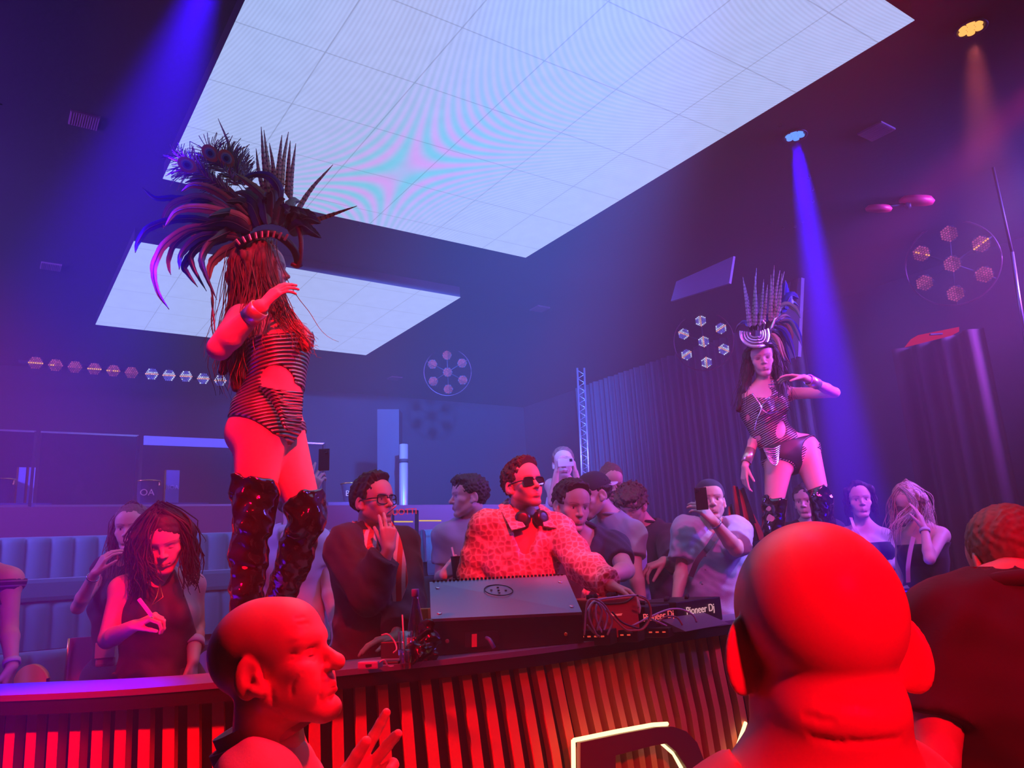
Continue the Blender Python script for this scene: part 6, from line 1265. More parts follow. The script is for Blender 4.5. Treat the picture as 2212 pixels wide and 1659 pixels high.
# --- booted dancer in profile on the left
L = 2.95
DL = person('p', 'carnival dancer in profile with red thighs and black patent boots, standing on the counter', (566, 590, L), yaw=92, pitch=-4, by=86, fem=1, g=1.12, S=1.02, hs=1.0, arm=1.25, floor=CZ, skin=(.80, .50, .42),
    J=dict(N=(552, 676, L + .01), sR=(522, 690, 2.83), sL=(578, 700, 3.10), chest=(598, 748, L), waist=(596, 832, L), pelvis=(578, 900, L), eR=(474, 752, 2.74), wR=(562, 664, 2.66), eL=(598, 745, 3.24), wL=(604, 668, 3.06),
           hR=(563, 925, 2.87), kR=(548, 1128, 2.84), aR=(522, 1362, 2.88), tR=(560, 1424, 2.80), hL=(600, 925, 3.03), kL=(664, 1120, 2.98), aL=(585, 1355, 3.16), tL=(628, 1411, 3.10)),
    ho=dict(eyes=0, nose=.8), hands=dict(R=dict(d=V3(.62, .2, .75), n=V3(.4, .7, -.3), t=V3(-.3, 0, 1), curl=(.25, .3, .35, .4), spread=.12), L=dict(d=V3(.15, -.1, 1), n=V3(-1, 0, 0), t=V3(0, -1, 0), curl=(.3, .3, .35, .4), spread=.12)), coarse=.010, hfine=.004)
K_ = DL['K']
suit(DL, M_CHAIN, [(at(596, 815, 2.80), (.062, .12, .055), None), (at(572, 690, 2.86), (.17, .3, .09), None), (at(640, 868, 2.93), (.03, .2, .07), None), (at(530, 960, 2.88), (.16, .4, .095), rotm(0, 0, 18))])
# gold chains draped from the hip to the front
for i in range(14):
    u = i / 13; a, b = at(560 + 40 * u, 835 + 45 * u, 2.79), at(655 - 6 * u, 850 + 80 * u, 2.90 - .05 * (1 - u)); m1 = (a + b) / 2 + V3(.0, -.05, -.012 - .03 * u)
    mb = MB(); mb.tube(catmull([a, m1, b], 16), .0045, 6); mb.build('hip_chain', M_CHAIN, DL['root'])
def trim_line(I, pts, r, m, name): mb = MB(); mb.tube(catmull(pts, 30), r, 6); return mb.build(name, m, I['root'])
noise_b = [(.0055, 4.5, 1, (1, 1, 1.6)), (.002, 9, 2)]
boot(DL, 'R', .56, M_PATENT, noise=noise_b, step=.006); boot(DL, 'L', .80, M_PATENT, noise=noise_b, step=.006)
for i in range(12):
    p = at(486 + 0 * i, 1048 + 26 * i, 2.80)
band(K_['eR'], K_['wR'], .034, .03, M_MIRR, DL['root'], 'mirror_cuff', .86, .005)
AUB = ((.30, .09, .06), (.38, .13, .08), (.20, .06, .05), (.14, .05, .05))
hair_cap(DL, HAIR, .018, line=.075, nape=-.12, col=(.30, .09, .06), noise=[(.0015, 22)])
hair_mass(DL, HAIR, [[hp(DL, -.03, 0, .1), hp(DL, -.085, .02, .03), at(552, 645, 2.86), at(528, 720, 2.85), at(508, 790, 2.88), at(505, 835, 2.9)], [hp(DL, 0, .06, .08), hp(DL, 0, .11, 0), at(512, 650, 2.98), at(492, 730, 2.99), at(482, 800, 2.98)], [hp(DL, .03, 0, .1), hp(DL, .08, .03, .0), at(530, 660, 3.05), at(510, 750, 3.06), at(520, 835, 3.04)],
    [hp(DL, -.07, -.03, .06), hp(DL, -.088, -.04, -.02), at(592, 660, 2.84), at(604, 705, 2.84)], [hp(DL, -.07, -.03, .07), hp(DL, -.09, -.03, 0), at(612, 676, 2.88), at(640, 715, 2.87), at(662, 747, 2.88)]], .036, .02, (.32, .10, .07), step=.007)
hg = [[hp(DL, 0, -.02, .14), hp(DL, -.095, 0, .06), at(545, 640, 2.82), at(525, 720, 2.80), at(502, 800, 2.84), at(508, 858, 2.86)], [hp(DL, 0, .05, .14), hp(DL, -.08, .08, .05), at(520, 640, 2.9), at(500, 720, 2.92), at(484, 800, 2.9), at(498, 850, 2.92)],
      [hp(DL, 0, .05, .14), hp(DL, 0, .12, .04), at(508, 640, 2.98), at(488, 730, 3.0), at(474, 805, 2.98)], [hp(DL, 0, .04, .14), hp(DL, .06, .10, .03), at(515, 650, 3.06), at(500, 760, 3.08), at(520, 850, 3.06)],
      [hp(DL, 0, -.04, .135), hp(DL, -.092, -.035, .05), at(590, 640, 2.82), at(600, 690, 2.80), at(610, 720, 2.80)], [hp(DL, -.02, -.03, .13), hp(DL, -.09, -.03, .03), at(596, 648, 2.84), at(624, 695, 2.82), at(652, 737, 2.84), at(672, 750, 2.86)],
      [hp(DL, 0, .0, .145), hp(DL, -.098, .02, .03), at(560, 650, 2.80), at(548, 730, 2.78), at(556, 790, 2.80)], [hp(DL, 0, .03, .145), hp(DL, -.09, .06, .03), at(535, 660, 2.84), at(515, 760, 2.84), at(530, 845, 2.88)]]
strands(hg, 46, .0017, .022, .012, cols=AUB, seed=11, seg=18, tip_spread=1.3).build('long_hair', HAIR, DL['root'])
hd = empty('feather_headdress', (0, 0, 0), None); hd.parent = DL['root']; hd.location = Vector(at(575, 520, L)) - DL['root'].location
bd = MB(); bp = [at(512, 532, 2.86), at(545, 512, 2.84), at(590, 505, 2.84), at(632, 535, 2.86), at(646, 575, 2.92)]; bd.tube(catmull(bp, 24), .016, 8, (.05, .03, .05)); bd.build('headband', mat('band_black', (.03, .02, .03), .4), hd)
for i in range(9): q = at(514 + i * 13, 523 - 17 * math.sin(i / 8 * PI * .8), 2.825); b_ = MB(); b_.box(q, (.010, .008, .030), rotm(0, 0, -35 + i * 8), bev=.003); b_.build('bead', mat('bead_brass', (.8, .5, .35), .3, .7), hd)
pl_ = MB(); pl_.tube(catmull([at(640, 480, 2.9), at(650, 520, 2.88), at(646, 572, 2.9), at(630, 570, 2.9)], 16), .010, 8); pl_.build('front_piece', mat('red_sequins', (.5, .08, .10), .25, .6, bump=(260, .6, .004)), hd)
BLK, GRN, BLU, OLV, TANF, RST = (.025, .025, .04), (.05, .24, .18), (.03, .06, .45), (.45, .45, .2), (.75, .58, .36), (.70, .28, .16)
cq = [([(545, 500), (520, 470), (437, 450), (383, 456), (355, 491)], .022, (OLV, TANF, OLV)), ([(510, 460), (440, 425), (375, 440), (354, 470), (353, 494)], .016, (TANF, OLV, BLK)), ([(505, 478), (455, 447), (400, 448), (360, 478)], .02, (GRN, OLV, TANF)),
      ([(500, 490), (405, 472), (327, 490), (299, 522), (292, 546)], .018, (BLK, BLU, GRN)), ([(460, 436), (376, 428), (336, 428), (308, 406)], .014, (BLK, BLU, BLU)), ([(520, 497), (421, 490), (361, 522), (336, 563), (332, 594), (343, 635), (365, 668)], .017, (BLK, TANF, (.10, .10, .14))),
      ([(506, 500), (430, 497), (383, 522), (365, 557), (365, 579), (369, 594)], .012, (BLK, BLK, RST)), ([(512, 506), (456, 491), (424, 485), (418, 510), (434, 547)], .018, (RST, TANF, OLV)), ([(515, 510), (437, 510), (393, 547), (387, 582)], .018, (BLK, BLU, GRN)),
      ([(518, 513), (456, 516), (415, 547), (418, 579), (446, 629)], .016, (BLK, BLK, BLU)), ([(520, 516), (468, 516), (437, 553), (443, 591), (468, 647)], .016, (BLK, GRN, BLK)), ([(528, 522), (480, 547), (456, 572), (452, 607)], .022, (BLK, OLV, OLV)),
      ([(500, 516), (430, 535), (399, 572), (405, 591), (427, 620)], .016, (BLK, BLU, BLU)), ([(600, 450), (603, 409), (581, 381), (546, 378), (510, 395)], .020, (BLK, BLU, BLU)), ([(622, 460), (609, 450), (593, 445), (571, 456)], .014, (BLK, BLU, BLU)),
      ([(587, 445), (562, 415), (531, 390), (509, 375)], .018, (GRN, OLV, OLV)), ([(560, 440), (535, 420), (505, 415)], .02, (GRN, GRN, OLV)), ([(530, 480), (510, 450), (495, 425)], .02, (GRN, (.05, .25, .2), GRN)), ([(456, 640), (462, 690), (466, 740)], .004, (OLV, TANF, OLV)),
      ([(452, 607), (460, 650), (457, 700), (468, 760)], .004, (BLK, OLV, BLK)), ([(540, 470), (470, 415), (420, 400), (390, 415)], .018, (BLK, RST, RST)), ([(545, 460), (480, 400), (440, 385), (400, 395)], .016, (BLK, RST, RST))]
for i, (l, w_, c) in enumerate(cq): feather(pxs(l, 2.93, 2.86 + .12 * ((i * 7) % 5) / 4), w_, c, hd, seed=i)
rg = np.random.default_rng(5)
for i in range(24):          # dark body of short feathers round the crown
    a = PI * (.02 + .98 * i / 23); b0 = at(582 + 42 * math.cos(a), 505 - 20 * math.sin(a), 2.85 + rg.uniform(0, .2)); ln = rg.uniform(60, 112); x, y = 582 + 42 * math.cos(a), 505 - 20 * math.sin(a)
    dx, dy = math.cos(a) * .75 - .12, -math.sin(a); l = [(x, y), (x + dx * ln * .55, y + dy * ln * .55 - 6), (x + dx * ln + math.cos(a) * 14 - 8, y + dy * ln * .9 + 16)]; feather(pxs(l, 2.84 + rg.uniform(0, .2), 2.80 + rg.uniform(0, .25)), .028, (BLK, (.03, .025, .06) if i % 4 else (.04, .10, .11), BLK), hd, seed=50 + i)
ph = [[(581, 434), (570, 350), (564, 274)], [(581, 440), (561, 380), (553, 321)], [(589, 415), (578, 345), (570, 281)], [(593, 415), (590, 360), (582, 309)], [(600, 395), (604, 340), (609, 292)], [(607, 408), (613, 345), (623, 285)], [(621, 424), (623, 360), (627, 304)], [(625, 430), (631, 370), (639, 310)], [(634, 470), (671, 410), (719, 356)], [(650, 487), (705, 468), (771, 445)], [(512, 365), (494, 310), (471, 256)]]
for i, l in enumerate(ph): feather(pxs(l, 2.95, 2.95 + .05 * (i % 3 - 1)), .0145 if i < 10 else .010, ((.85, .42, .28), (.80, .42, .32), (.45, .3, .34)), hd, bars=13 if i < 10 else 0, prof='pheasant', name='pheasant_feather', seg=70, seed=90 + i)
for i, (b, e, r) in enumerate((((535, 440), (404, 356), .036), ((540, 432), (454, 331), .036), ((546, 428), (489, 342), .036), ((530, 440), (430, 375), .0), ((552, 430), (520, 345), .0), ((520, 445), (385, 340), .0))):
    if r: peacock(at(*b, 2.94), at(*e, 2.90 + .02 * i), r, hd, 70 + i)
    else:
        mb = MB(); B_, E_ = at(*b, 2.95), at(*e, 2.95); d_ = nrm(E_ - B_); r2 = np.random.default_rng(80 + i); s_ = nrm(np.cross(d_, E_ - CAM)); mb.tube([B_, E_], .002, 4, (.4, .2, .2))
        for k in range(170): u = r2.uniform(.3, 1.05); p = B_ + (E_ - B_) * u; sd = r2.choice((-1, 1)); ln = r2.uniform(.03, .075); a = r2.uniform(.3, 1.1); e2 = p + (d_ * math.cos(a) + s_ * sd * math.sin(a)) * ln; mb.tube([p, (p + e2) / 2 + d_ * .004, e2], .0018, 3, tuple(np.array([(.6, .28, .24), (.25, .12, .35), (.18, .1, .4)][r2.integers(3)]) * r2.uniform(.6, 1.1)), caps=False)
        mb.build('wispy_feather', M_FEA, hd)
# --- dancer on the right
R5 = 5.0
DD = person('p', 'dark-haired carnival dancer with white crescent headpiece, leaning with one arm bent', (1645, 776, R5), yaw=-12, pitch=9, roll=-4, by=-14, fem=1, g=1.05, S=.98, hs=1.0, floor=CZ, skin=(.76, .48, .40),
    J=dict(N=(1652, 832, R5 + .04), sR=(1618, 858, R5), sL=(1700, 850, R5 + .06), chest=(1648, 888, R5 + .02), waist=(1662, 932, R5 + .03), pelvis=(1700, 975, R5 + .03), eR=(1634, 936, 5.06), wR=(1609, 1008, 4.96), eL=(1803, 848, 4.84), wL=(1737, 816, 4.64),
           hR=(1684, 990, R5), kR=(1671, 1092, 4.96), aR=(1666, 1250, 5.06), tR=(1650, 1284, 4.92), hL=(1738, 968, R5 + .04), kL=(1772, 1074, 4.92), aL=(1790, 1243, 5.06), tL=(1797, 1276, 4.92)),
    ho=dict(eyes=0, brow=(.05, .03, .03), lip=(.4, .12, .14), paint=[((k * .032, -.08, .002), (.02, .02, .011), (.10, .05, .07), .75, .6) for k in (-1, 1)]), hands=dict(R=dict(d=V3(-.2, -.1, -1), n=V3(.9, .3, 0), t=V3(.5, -.8, .2), curl=(.1, .35, .45, .5), spread=.14), L=dict(d=V3(-.98, .1, .15), n=V3(0, -.2, -1), t=V3(-.2, -1, -.2), curl=(.2, .25, .3, .3), spread=.1, thumb=(.4, .3, .5))), coarse=.010, hfine=.0036)
KD = DD['K']
suit(DD, M_CHAIN2, [(at(1640, 945, 4.88), (.055, .12, .045), rotm(0, 0, -25)), (at(1692, 925, 4.9), (.032, .2, .065), rotm(0, 0, 25)), (at(1650, 842, 4.9), (.075, .12, .055), None), (at(1622, 900, 4.88), (.018, .1, .04), None), (at(1646, 888, 4.88), (.020, .08, .018), None), (at(1752, 935, 4.95), (.085, .3, .11), rotm(0, 0, 20)), (at(1665, 985, 4.9), (.03, .06, .03), None)], step=.006)
hb_ = sdf_obj('high_cut_brief', [infl(p, .009) for p in DD['P'] if p['tag'] in ('torso', 'glute')] + [infl(p, .009, [(lerp(KD['h' + p['tag'][-1]], KD['k' + p['tag'][-1]], .10), KD['k' + p['tag'][-1]] - KD['h' + p['tag'][-1]])]) for p in DD['P'] if p['tag'][:5] == 'thigh'] + [el(at(1765, 985, R5), (.13, .3, .13), rotm(0, 0, 15), .004, '-'), el(at(1652, 1015, R5), (.05, .3, .07), rotm(0, 0, -10), .004, '-')], mat('brief_black', (.02, .015, .025), .5), DD['root'], .007, None, [(at(1690, 955, R5), V3(-.2, 0, 1))])
for i in range(9):
    u = i / 8; a, b = at(1648 + 12 * u, 968 + 26 * u, 4.86), at(1686 - 4 * u, 962 + 32 * u, 4.88); mb = MB(); mb.tube(catmull([a, (a + b) / 2 + V3(0, -.02, -.016 - .02 * u), b], 12), .0038, 6); mb.build('hip_chain', M_SILV, DD['root'])
trim_line(DD, [at(1625, 850, 4.86), at(1644, 880, 4.84), at(1636, 905, 4.84), at(1630, 930, 4.86)], .005, M_SILV, 'bodice_cord'); trim_line(DD, [at(1662, 858, 4.86), at(1645, 880, 4.84), at(1660, 893, 4.83), at(1682, 888, 4.85)], .005, M_SILV, 'bodice_cord')
boot(DD, 'R', .88, M_PATENT, noise=noise_b); boot(DD, 'L', .86, M_PATENT, noise=noise_b)
nk_ = MB()
for r_, z_ in ((.058, .0), (.066, -.02), (.075, -.042)): c = KD['N'] + V3(0, 0, .05 + z_); a = np.linspace(0, 2 * PI, 30); nk_.tube([c + DD['Bm'] @ V3(r_ * math.cos(t), r_ * math.sin(t) * .95, -.012 * (1 - math.sin(t))) for t in a], .0055, 6)
nk_.build('necklace', M_SILV, DD['root'])
for k in (-1, 1):
    mb = MB(); c = hp(DD, k * .086, .0, -.06); a = np.linspace(0, 2 * PI, 20); mb.tube([c + V3(.018 * math.sin(t), 0, .022 * math.cos(t)) for t in a], .002, 5); mb.build('hoop_earring', M_SILV, DD['root'])
band(KD['eR'], KD['wR'], .029, .055, M_MIRR, DD['root'], 'mirror_cuff', .70, .004); band(KD['eL'], KD['wL'], .031, .05, M_MIRR, DD['root'], 'mirror_cuff', .72, .004)
DK2 = ((.04, .025, .03), (.07, .045, .045), (.03, .02, .03)); hair_cap(DD, HAIR, .014, line=.085, nape=-.1, col=(.04, .025, .03), noise=[(.0015, 24)])
hair_mass(DD, HAIR, [[hp(DD, -.03, 0, .1), hp(DD, -.08, .01, .03), hp(DD, -.095, .01, -.06), at(1608, 845, 5.0), at(1596, 885, 5.0)], [hp(DD, .03, 0, .1), hp(DD, .08, .01, .03), hp(DD, .1, .02, -.06), at(1690, 840, 5.0), at(1698, 880, 4.98)], [hp(DD, .04, .05, .06), at(1690, 800, 5.1), at(1700, 860, 5.1)]], .034, .022, (.05, .03, .035))
strands([[hp(DD, 0, 0, .13), hp(DD, -.08, -.01, .05), hp(DD, -.1, .0, -.06), at(1606, 850, 4.98), at(1592, 895, 4.98)], [hp(DD, 0, .03, .13), hp(DD, -.085, .05, .02), at(1612, 830, 5.08), at(1598, 900, 5.06)],
    [hp(DD, 0, 0, .13), hp(DD, .08, -.01, .05), hp(DD, .1, -.01, -.06), at(1688, 840, 4.92), at(1695, 890, 4.88)], [hp(DD, 0, .02, .13), hp(DD, .09, .03, .02), at(1695, 820, 5.02), at(1710, 880, 5.0)], [hp(DD, .03, .02, .13), hp(DD, .095, .04, .06), at(1690, 800, 5.06), at(1702, 860, 5.06)], [hp(DD, .0, .05, .13), hp(DD, .04, .11, .02), at(1680, 840, 5.14), at(1690, 900, 5.14)]], 40, .0018, .017, .012, cols=DK2, seed=21, tip_spread=1.3).build('long_hair', HAIR, DD['root'])
h2 = empty('feather_headdress', (0, 0, 0), None); h2.parent = DD['root']; h2.location = Vector(at(1645, 740, R5)) - DD['root'].location
def crescent(parent):
    for k, (r0, r1, col) in enumerate(((.078, .098, (.8, .78, .85)), (.062, .072, (.75, .72, .8)), (.046, .056, (.75, .72, .8)), (.030, .040, (.6, .5, .6)))):
        c = at(1635, 716, 4.84); mb = MB(); n = 26; V = []
        for th in (0, .012):
            for r_ in (r0, r1):
                for i in range(n): a = -PI - .25 + (PI + .55) * i / (n - 1); V.append(c + V3(r_ * 1.02 * math.cos(a), -.03 * math.cos(a) ** 2 * 0 + .05 * abs(math.cos(a)) + th - .004 * k, r_ * 1.12 * math.sin(a)) )
        F = [(i, i + 1, n + i + 1, n + i) for i in range(n - 1)] + [(2 * n + i, 3 * n + i, 3 * n + i + 1, 2 * n + i + 1) for i in range(n - 1)] + [(n + i, n + i + 1, 3 * n + i + 1, 3 * n + i) for i in range(n - 1)] + [(i, 2 * n + i, 2 * n + i + 1, i + 1) for i in range(n - 1)]
        mb.add(V, F, None, True); mb.build('crescent_plate', mat('plate_' + str(k), col, .22, .5), parent)
crescent(h2)
mb = MB(); mb.tube(catmull([hp(DD, -.09, .0, .07), hp(DD, -.06, -.09, .085), hp(DD, 0, -.115, .09), hp(DD, .06, -.09, .085), hp(DD, .09, 0, .07)], 20), .014, 8); mb.build('headband', bpy.data.materials['band_black'], h2)
def c4(x, y): return (1540 + x / 4.147, 560 + y / 4.147)
p2 = [[(330, 600), (300, 380), (268, 160)], [(330, 610), (320, 420), (285, 220)], [(360, 600), (372, 350), (390, 80)], [(375, 600), (385, 380), (376, 150)], [(420, 600), (440, 380), (455, 180)], [(520, 560), (530, 320), (550, 55)], [(515, 560), (520, 360), (520, 140)], [(540, 540), (565, 300), (600, 100)], [(545, 560), (585, 330), (640, 110)], [(555, 560), (600, 360), (618, 130)], [(450, 580), (470, 400), (490, 230)]]
for i, l in enumerate(p2): feather(pxs([c4(*q) for q in l], 4.96, 4.98 + .04 * (i % 3 - 1)), .017, ((.60, .25, .2), (.6, .3, .26), (.5, .4, .45)) if i > 4 else ((.35, .25, .3), (.4, .35, .42), (.6, .55, .6)), h2, bars=14, prof='pheasant', name='pheasant_feather', seg=64, seed=130 + i)
c2 = [([(560, 520), (600, 430), (680, 410), (750, 460), (785, 530)], .03, (GRN, OLV, GRN)), ([(560, 530), (640, 420), (720, 390), (770, 420)], .022, (GRN, (.06, .3, .3), BLU)), ([(620, 480), (640, 300), (650, 190)], .05, (BLU, BLU, BLU)), ([(640, 440), (700, 330), (770, 350)], .05, (BLU, BLU, BLU)), ([(600, 540), (700, 560), (770, 660), (800, 790)], .024, (BLU, BLU, BLU)),
      ([(590, 560), (690, 560), (760, 680), (795, 770)], .02, (BLK, GRN, BLU)), ([(570, 570), (650, 580), (700, 680), (690, 760)], .03, (BLK, RST, BLK)), ([(540, 600), (620, 600), (660, 680), (680, 780)], .03, (BLK, BLK, BLK)), ([(560, 600), (640, 640), (700, 760), (740, 900)], .028, (BLK, BLU, BLU)), ([(530, 640), (600, 680), (650, 800), (700, 940)], .03, (BLK, BLK, BLU)),
      ([(520, 660), (570, 720), (600, 800), (640, 900)], .02, (RST, TANF, RST)), ([(540, 660), (600, 740), (640, 850), (690, 930)], .016, (RST, TANF, BLK)), ([(330, 600), (290, 570), (230, 590), (195, 660)], .014, (BLK, (.2, .2, .3), BLK)), ([(320, 600), (300, 570), (270, 560), (240, 575)], .02, (BLU, BLU, BLU)),
      ([(480, 560), (470, 500), (450, 490)], .02, (BLU, BLU, BLU)), ([(560, 560), (640, 510), (700, 520)], .02, (BLU, TANF, BLU)), ([(600, 560), (660, 600), (660, 660)], .02, (GRN, OLV, BLU)), ([(360, 640), (350, 560), (330, 500)], .035, (BLK, BLK, BLK)), ([(400, 640), (410, 540), (420, 470)], .04, (BLK, BLK, BLK)), ([(460, 640), (480, 560), (500, 480)], .04, (BLK, BLK, BLK)), ([(500, 620), (540, 560), (580, 500)], .035, (BLK, BLK, BLK))]
for i, (l, w_, c) in enumerate(c2): feather(pxs([c4(*q) for q in l], 4.98, 4.98 + .1 * ((i * 7) % 5) / 4), w_ * .8, c, h2, seed=160 + i)
mb = MB(); mb.tube(catmull([at(1650, 712, 4.84), at(1652, 700, 4.82), at(1648, 690, 4.82)], 10), .006, 6); mb.build('silver_prong', M_SILV, h2)
mb = MB(); mb.tube(catmull([at(1666, 712, 4.84), at(1672, 695, 4.84), at(1676, 686, 4.84)], 10), .010, 6); mb.build('jewelled_prong', M_SILV, h2)
# ------------------------------------------------------------ things on the desk and around
def quadbox(Q, down, m, name, parent=None):
    mb = MB(); V = [np.array(q) for q in Q] + [np.array(q) + np.array(d) for q, d in zip(Q, down)]; mb.add(V, [(3, 2, 1, 0), (4, 5, 6, 7), (0, 1, 5, 4), (1, 2, 6, 5), (2, 3, 7, 6), (3, 0, 4, 7)]); return mb.build(name, m, parent)
# wedge monitor seen from its bottom plate
fl, fr_ = at(931, 1337, 3.12), at(1257, 1322, 3.30); bl, br_ = at(928, 1257, 3.50), at(1222, 1242, 3.66)
mon = empty('stage_monitor', tuple((fl + fr_) / 2 * (1, 1, 0) + (0, .1, CZ)), 'big black wedge stage monitor with pale flat panel in front of the DJ', 'stage monitor')
M_MON = mat('monitor_black', (.025, .02, .024), .42, bump=(180, .12, .002)); M_PLATE = mat('monitor_plate', (.34, .36, .48), .34, .55, bump=(220, .1, .002))
zb = lambda p: (0, 0, CZ + .002 - p[2])
n_ = nrm(np.cross(fr_ - fl, bl - fl)); n_ = n_ if n_[2] > 0 else -n_
Q = [fl, fr_, br_, bl]; quadbox([q - n_ * .012 for q in Q], [np.array(zb(q - n_ * .012)) for q in Q], M_MON, 'cabinet', mon)
plt_ = quadbox([fl, fr_, br_, bl], [-n_ * .012] * 4, M_PLATE, 'plate', mon)
def onq(u, v): return fl * (1 - u) * (1 - v) + fr_ * u * (1 - v) + br_ * u * v + bl * (1 - u) * v
Fq = frame(n_, bl - fl)
for u, v in ((.055, .12), (.055, .80), (.945, .14), (.935, .80)):
    s_ = MB(); s_.lathe([(.010, -.002), (.010, .003), (.007, .0045), (.0005, .004)], onq(u, v), Fq, 14); s_.build('screw', M_SILV, plt_)
rg_ = MB(); a = np.linspace(0, 2 * PI, 41); c = onq(.475, .66); rg_.tube([c + Fq @ V3(.062 * math.cos(t), .062 * math.sin(t), .0005) for t in a], .0022, 5); rg_.build('pole_mount_ring', M_BLACK, plt_)
for dx, dy in ((0, 0), (.032, 0), (-.032, 0), (0, .032), (0, -.032)):
    h_ = MB(); h_.lathe([(.0055, -.001), (.0055, .0012), (.0005, .0012)], c + Fq @ V3(dx, dy, 0), Fq, 12); h_.build('hole', M_BLACK, plt_)
for i in range(34):
    p = onq(.03 + .94 * i / 33, 1.0) + n_ * .004; t_ = MB(); t_.box(p, (.010, .008, .008), Fq); t_.build('grille_tooth', M_BLACK, mon)
for px, py, nm, m_ in ((966, 1385, 'red_knob', mat('knob_red', (.6, .08, .15), .4)), (1222, 1370, 'brass_screw', M_GOLD)):
    s_ = MB(); q = on_plane(px, py, fl - V3(0, .003, 0), nrm(np.cross(fr_ - fl, V3(0, 0, 1)))); s_.lathe([(.008, -.003), (.008, .004), (.003, .006), (.0005, .004)], q, frame(nrm(CAM - q)), 14); s_.build(nm, m_, mon)
nf = nrm(np.cross(fr_ - fl, V3(0, 0, 1))); nf = nf if nf[1] < 0 else -nf
lb_ = [on_plane(x, y, fl + nf * .003, nf) for x, y in ((1019, 1398), (1030, 1397), (1030, 1369), (1019, 1370))]; quadbox(lb_, [nf * .002] * 4, mat('label_red', (.75, .10, .16), .6), 'warning_label', mon)
rc_ = [on_plane(x, y, fl + nf * .001, nf) for x, y in ((1004, 1400), (1078, 1393), (1078, 1362), (1004, 1366))]; quadbox(rc_, [nf * .002] * 4, M_BLACK, 'socket_plate', mon)
pg = MB(); q = on_plane(1051, 1378, fl + nf * .012, nf); pg.tube([q, q + nf * .03 + V3(.004, 0, -.004), q + nf * .04 + V3(.018, 0, -.035)], .008, 8); pg.build('power_plug', mat('plug_blue', (.12, .14, .45), .4), mon)
# glass with straw, bottle
M_CLEAR = glass_mat('clear_glass', (.92, .92, .97), .10, .03)
gp = at(877, 1411, 2.96) * (1, 1, 0) + (0, 0, DZ + .002)
gl = empty('tumbler', tuple(gp), 'tall cut-glass tumbler with a pink straw on the desk', 'glass'); mb = MB(); mb.lathe([(.024, 0), (.0285, .13), (.0265, .13), (.0225, .008), (.0005, .008)], gp, None, 28); mb.build('glass_body', M_CLEAR, gl)
mb = MB(); mb.lathe([(.0215, .010), (.0245, .068), (.0005, .068)], gp, None, 24); mb.build('drink', glass_mat('drink_water', (.70, .62, .95), .1, .1), gl)
for i in range(4): mb = MB(); mb.box(gp + (.008 * (i % 2 * 2 - 1), .006 * (i // 2 * 2 - 1), .035 + .014 * i), (.014, .014, .014), rotm(20 * i, 15 * i, 10), bev=.002); mb.build('ice_cube', M_CLEAR, gl)
mb = MB(); mb.tube([gp + (-.004, 0, .02), gp + (-.010, 0, .19)], .0028, 8); mb.build('straw', bpy.data.materials['straw_pink'], gl)
bp_ = at(900, 1390, 3.06) * (1, 1, 0) + (0, 0, DZ + .002); bt = empty('water_bottle', tuple(bp_), 'clear glass mineral water bottle with violet cap beside the monitor', 'bottle')
mb = MB(); mb.lathe([(.034, 0), (.036, .02), (.036, .10), (.030, .15), (.018, .21), (.0125, .235), (.0125, .262), (.0105, .262), (.0105, .235), (.03, .12), (.03, .01), (.0005, .008)], bp_, None, 28); mb.build('bottle_body', glass_mat('bottle_glass', (.80, .74, .86), .14, .03), bt)
mb = MB(); mb.lathe([(.0145, .250), (.0148, .275), (.013, .278), (.0005, .278)], bp_, None, 20); mb.build('cap', mat('cap_violet', (.30, .16, .70), .3), bt)
mb = MB(); mb.lathe([(.0366, .04), (.0369, .041), (.0369, .098), (.0366, .1)], bp_, None, 28); mb.build('label', mat('bottle_label', (.55, .30, .35), .5), bt)
# small things at the left of the desk
pbk = at(800, 1412, 2.86) * (1, 1, 0) + (0, 0, CZ + .001)
pw = empty('power_bank', tuple(pbk), 'small violet-lit power bank with a cable on the counter edge', 'power bank'); mb = MB(); mb.box(pbk + (0, 0, .013), (.078, .05, .026), rotm(-12), bev=.006); mb.build('case', mat('powerbank_case', (.30, .28, .50), .3), pw); mb = MB(); mb.box(pbk + rotm(-12) @ V3(.008, -.0255, .013), (.030, .002, .008)); mb.build('port', M_BLACK, pw)
mb = MB(); mb.tube(catmull([pbk + V3(.03, -.02, .016), pbk + V3(.052, -.02, .028), pbk + V3(.066, -.014, .006), pbk + V3(.085, -.01, .004)], 16), .003, 6); mb.build('cable', mat('cable_pale', (.4, .4, .6), .5), pw)
pb3 = at(845, 1410, 2.98) * (1, 1, 0) + (0, 0, DZ + .002); bx = MB(); bx.box(pb3 + (0, 0, .014), (.07, .05, .028), rotm(-8), bev=.004); o = bx.build('small_case', mat('case_black', (.02, .02, .03), .35)); tag(o, 'small dark case lying left of the tumbler', 'case')
ctl = empty('controller_box', tuple(at(855, 1380, 3.2) * (1, 1, 0) + (0, 0, DZ + .002)), 'dark controller box with blue mark behind the tumbler', 'DJ gear'); mb = MB(); mb.box(at(858, 1380, 3.2) * (1, 1, 0) + (0, 0, DZ + .042), (.10, .10, .08), rotm(-15), bev=.004); mb.build('case', M_MON, ctl); text_obj('mark', 'Pt', .03, frame(V3(-.25, -1, 0)), at(866, 1380, 3.135) * (1, 1, 0) + (0, 0, DZ + .04), emat('blue_mark', (.15, .12, 1), .8), ctl, .001)
ca = MB(); ca.tube(catmull([at(824, 1372, 3.1), at(838, 1370, 3.1), at(852, 1385, 3.1), at(857, 1402, 3.08), at(850, 1410, 3.05)], 20), .0032, 6); o = ca.build('loose_cable', mat('cable_rose', (.55, .25, .4), .5)); tag(o, 'thin rose-lit cable arching over the small case', 'cable')
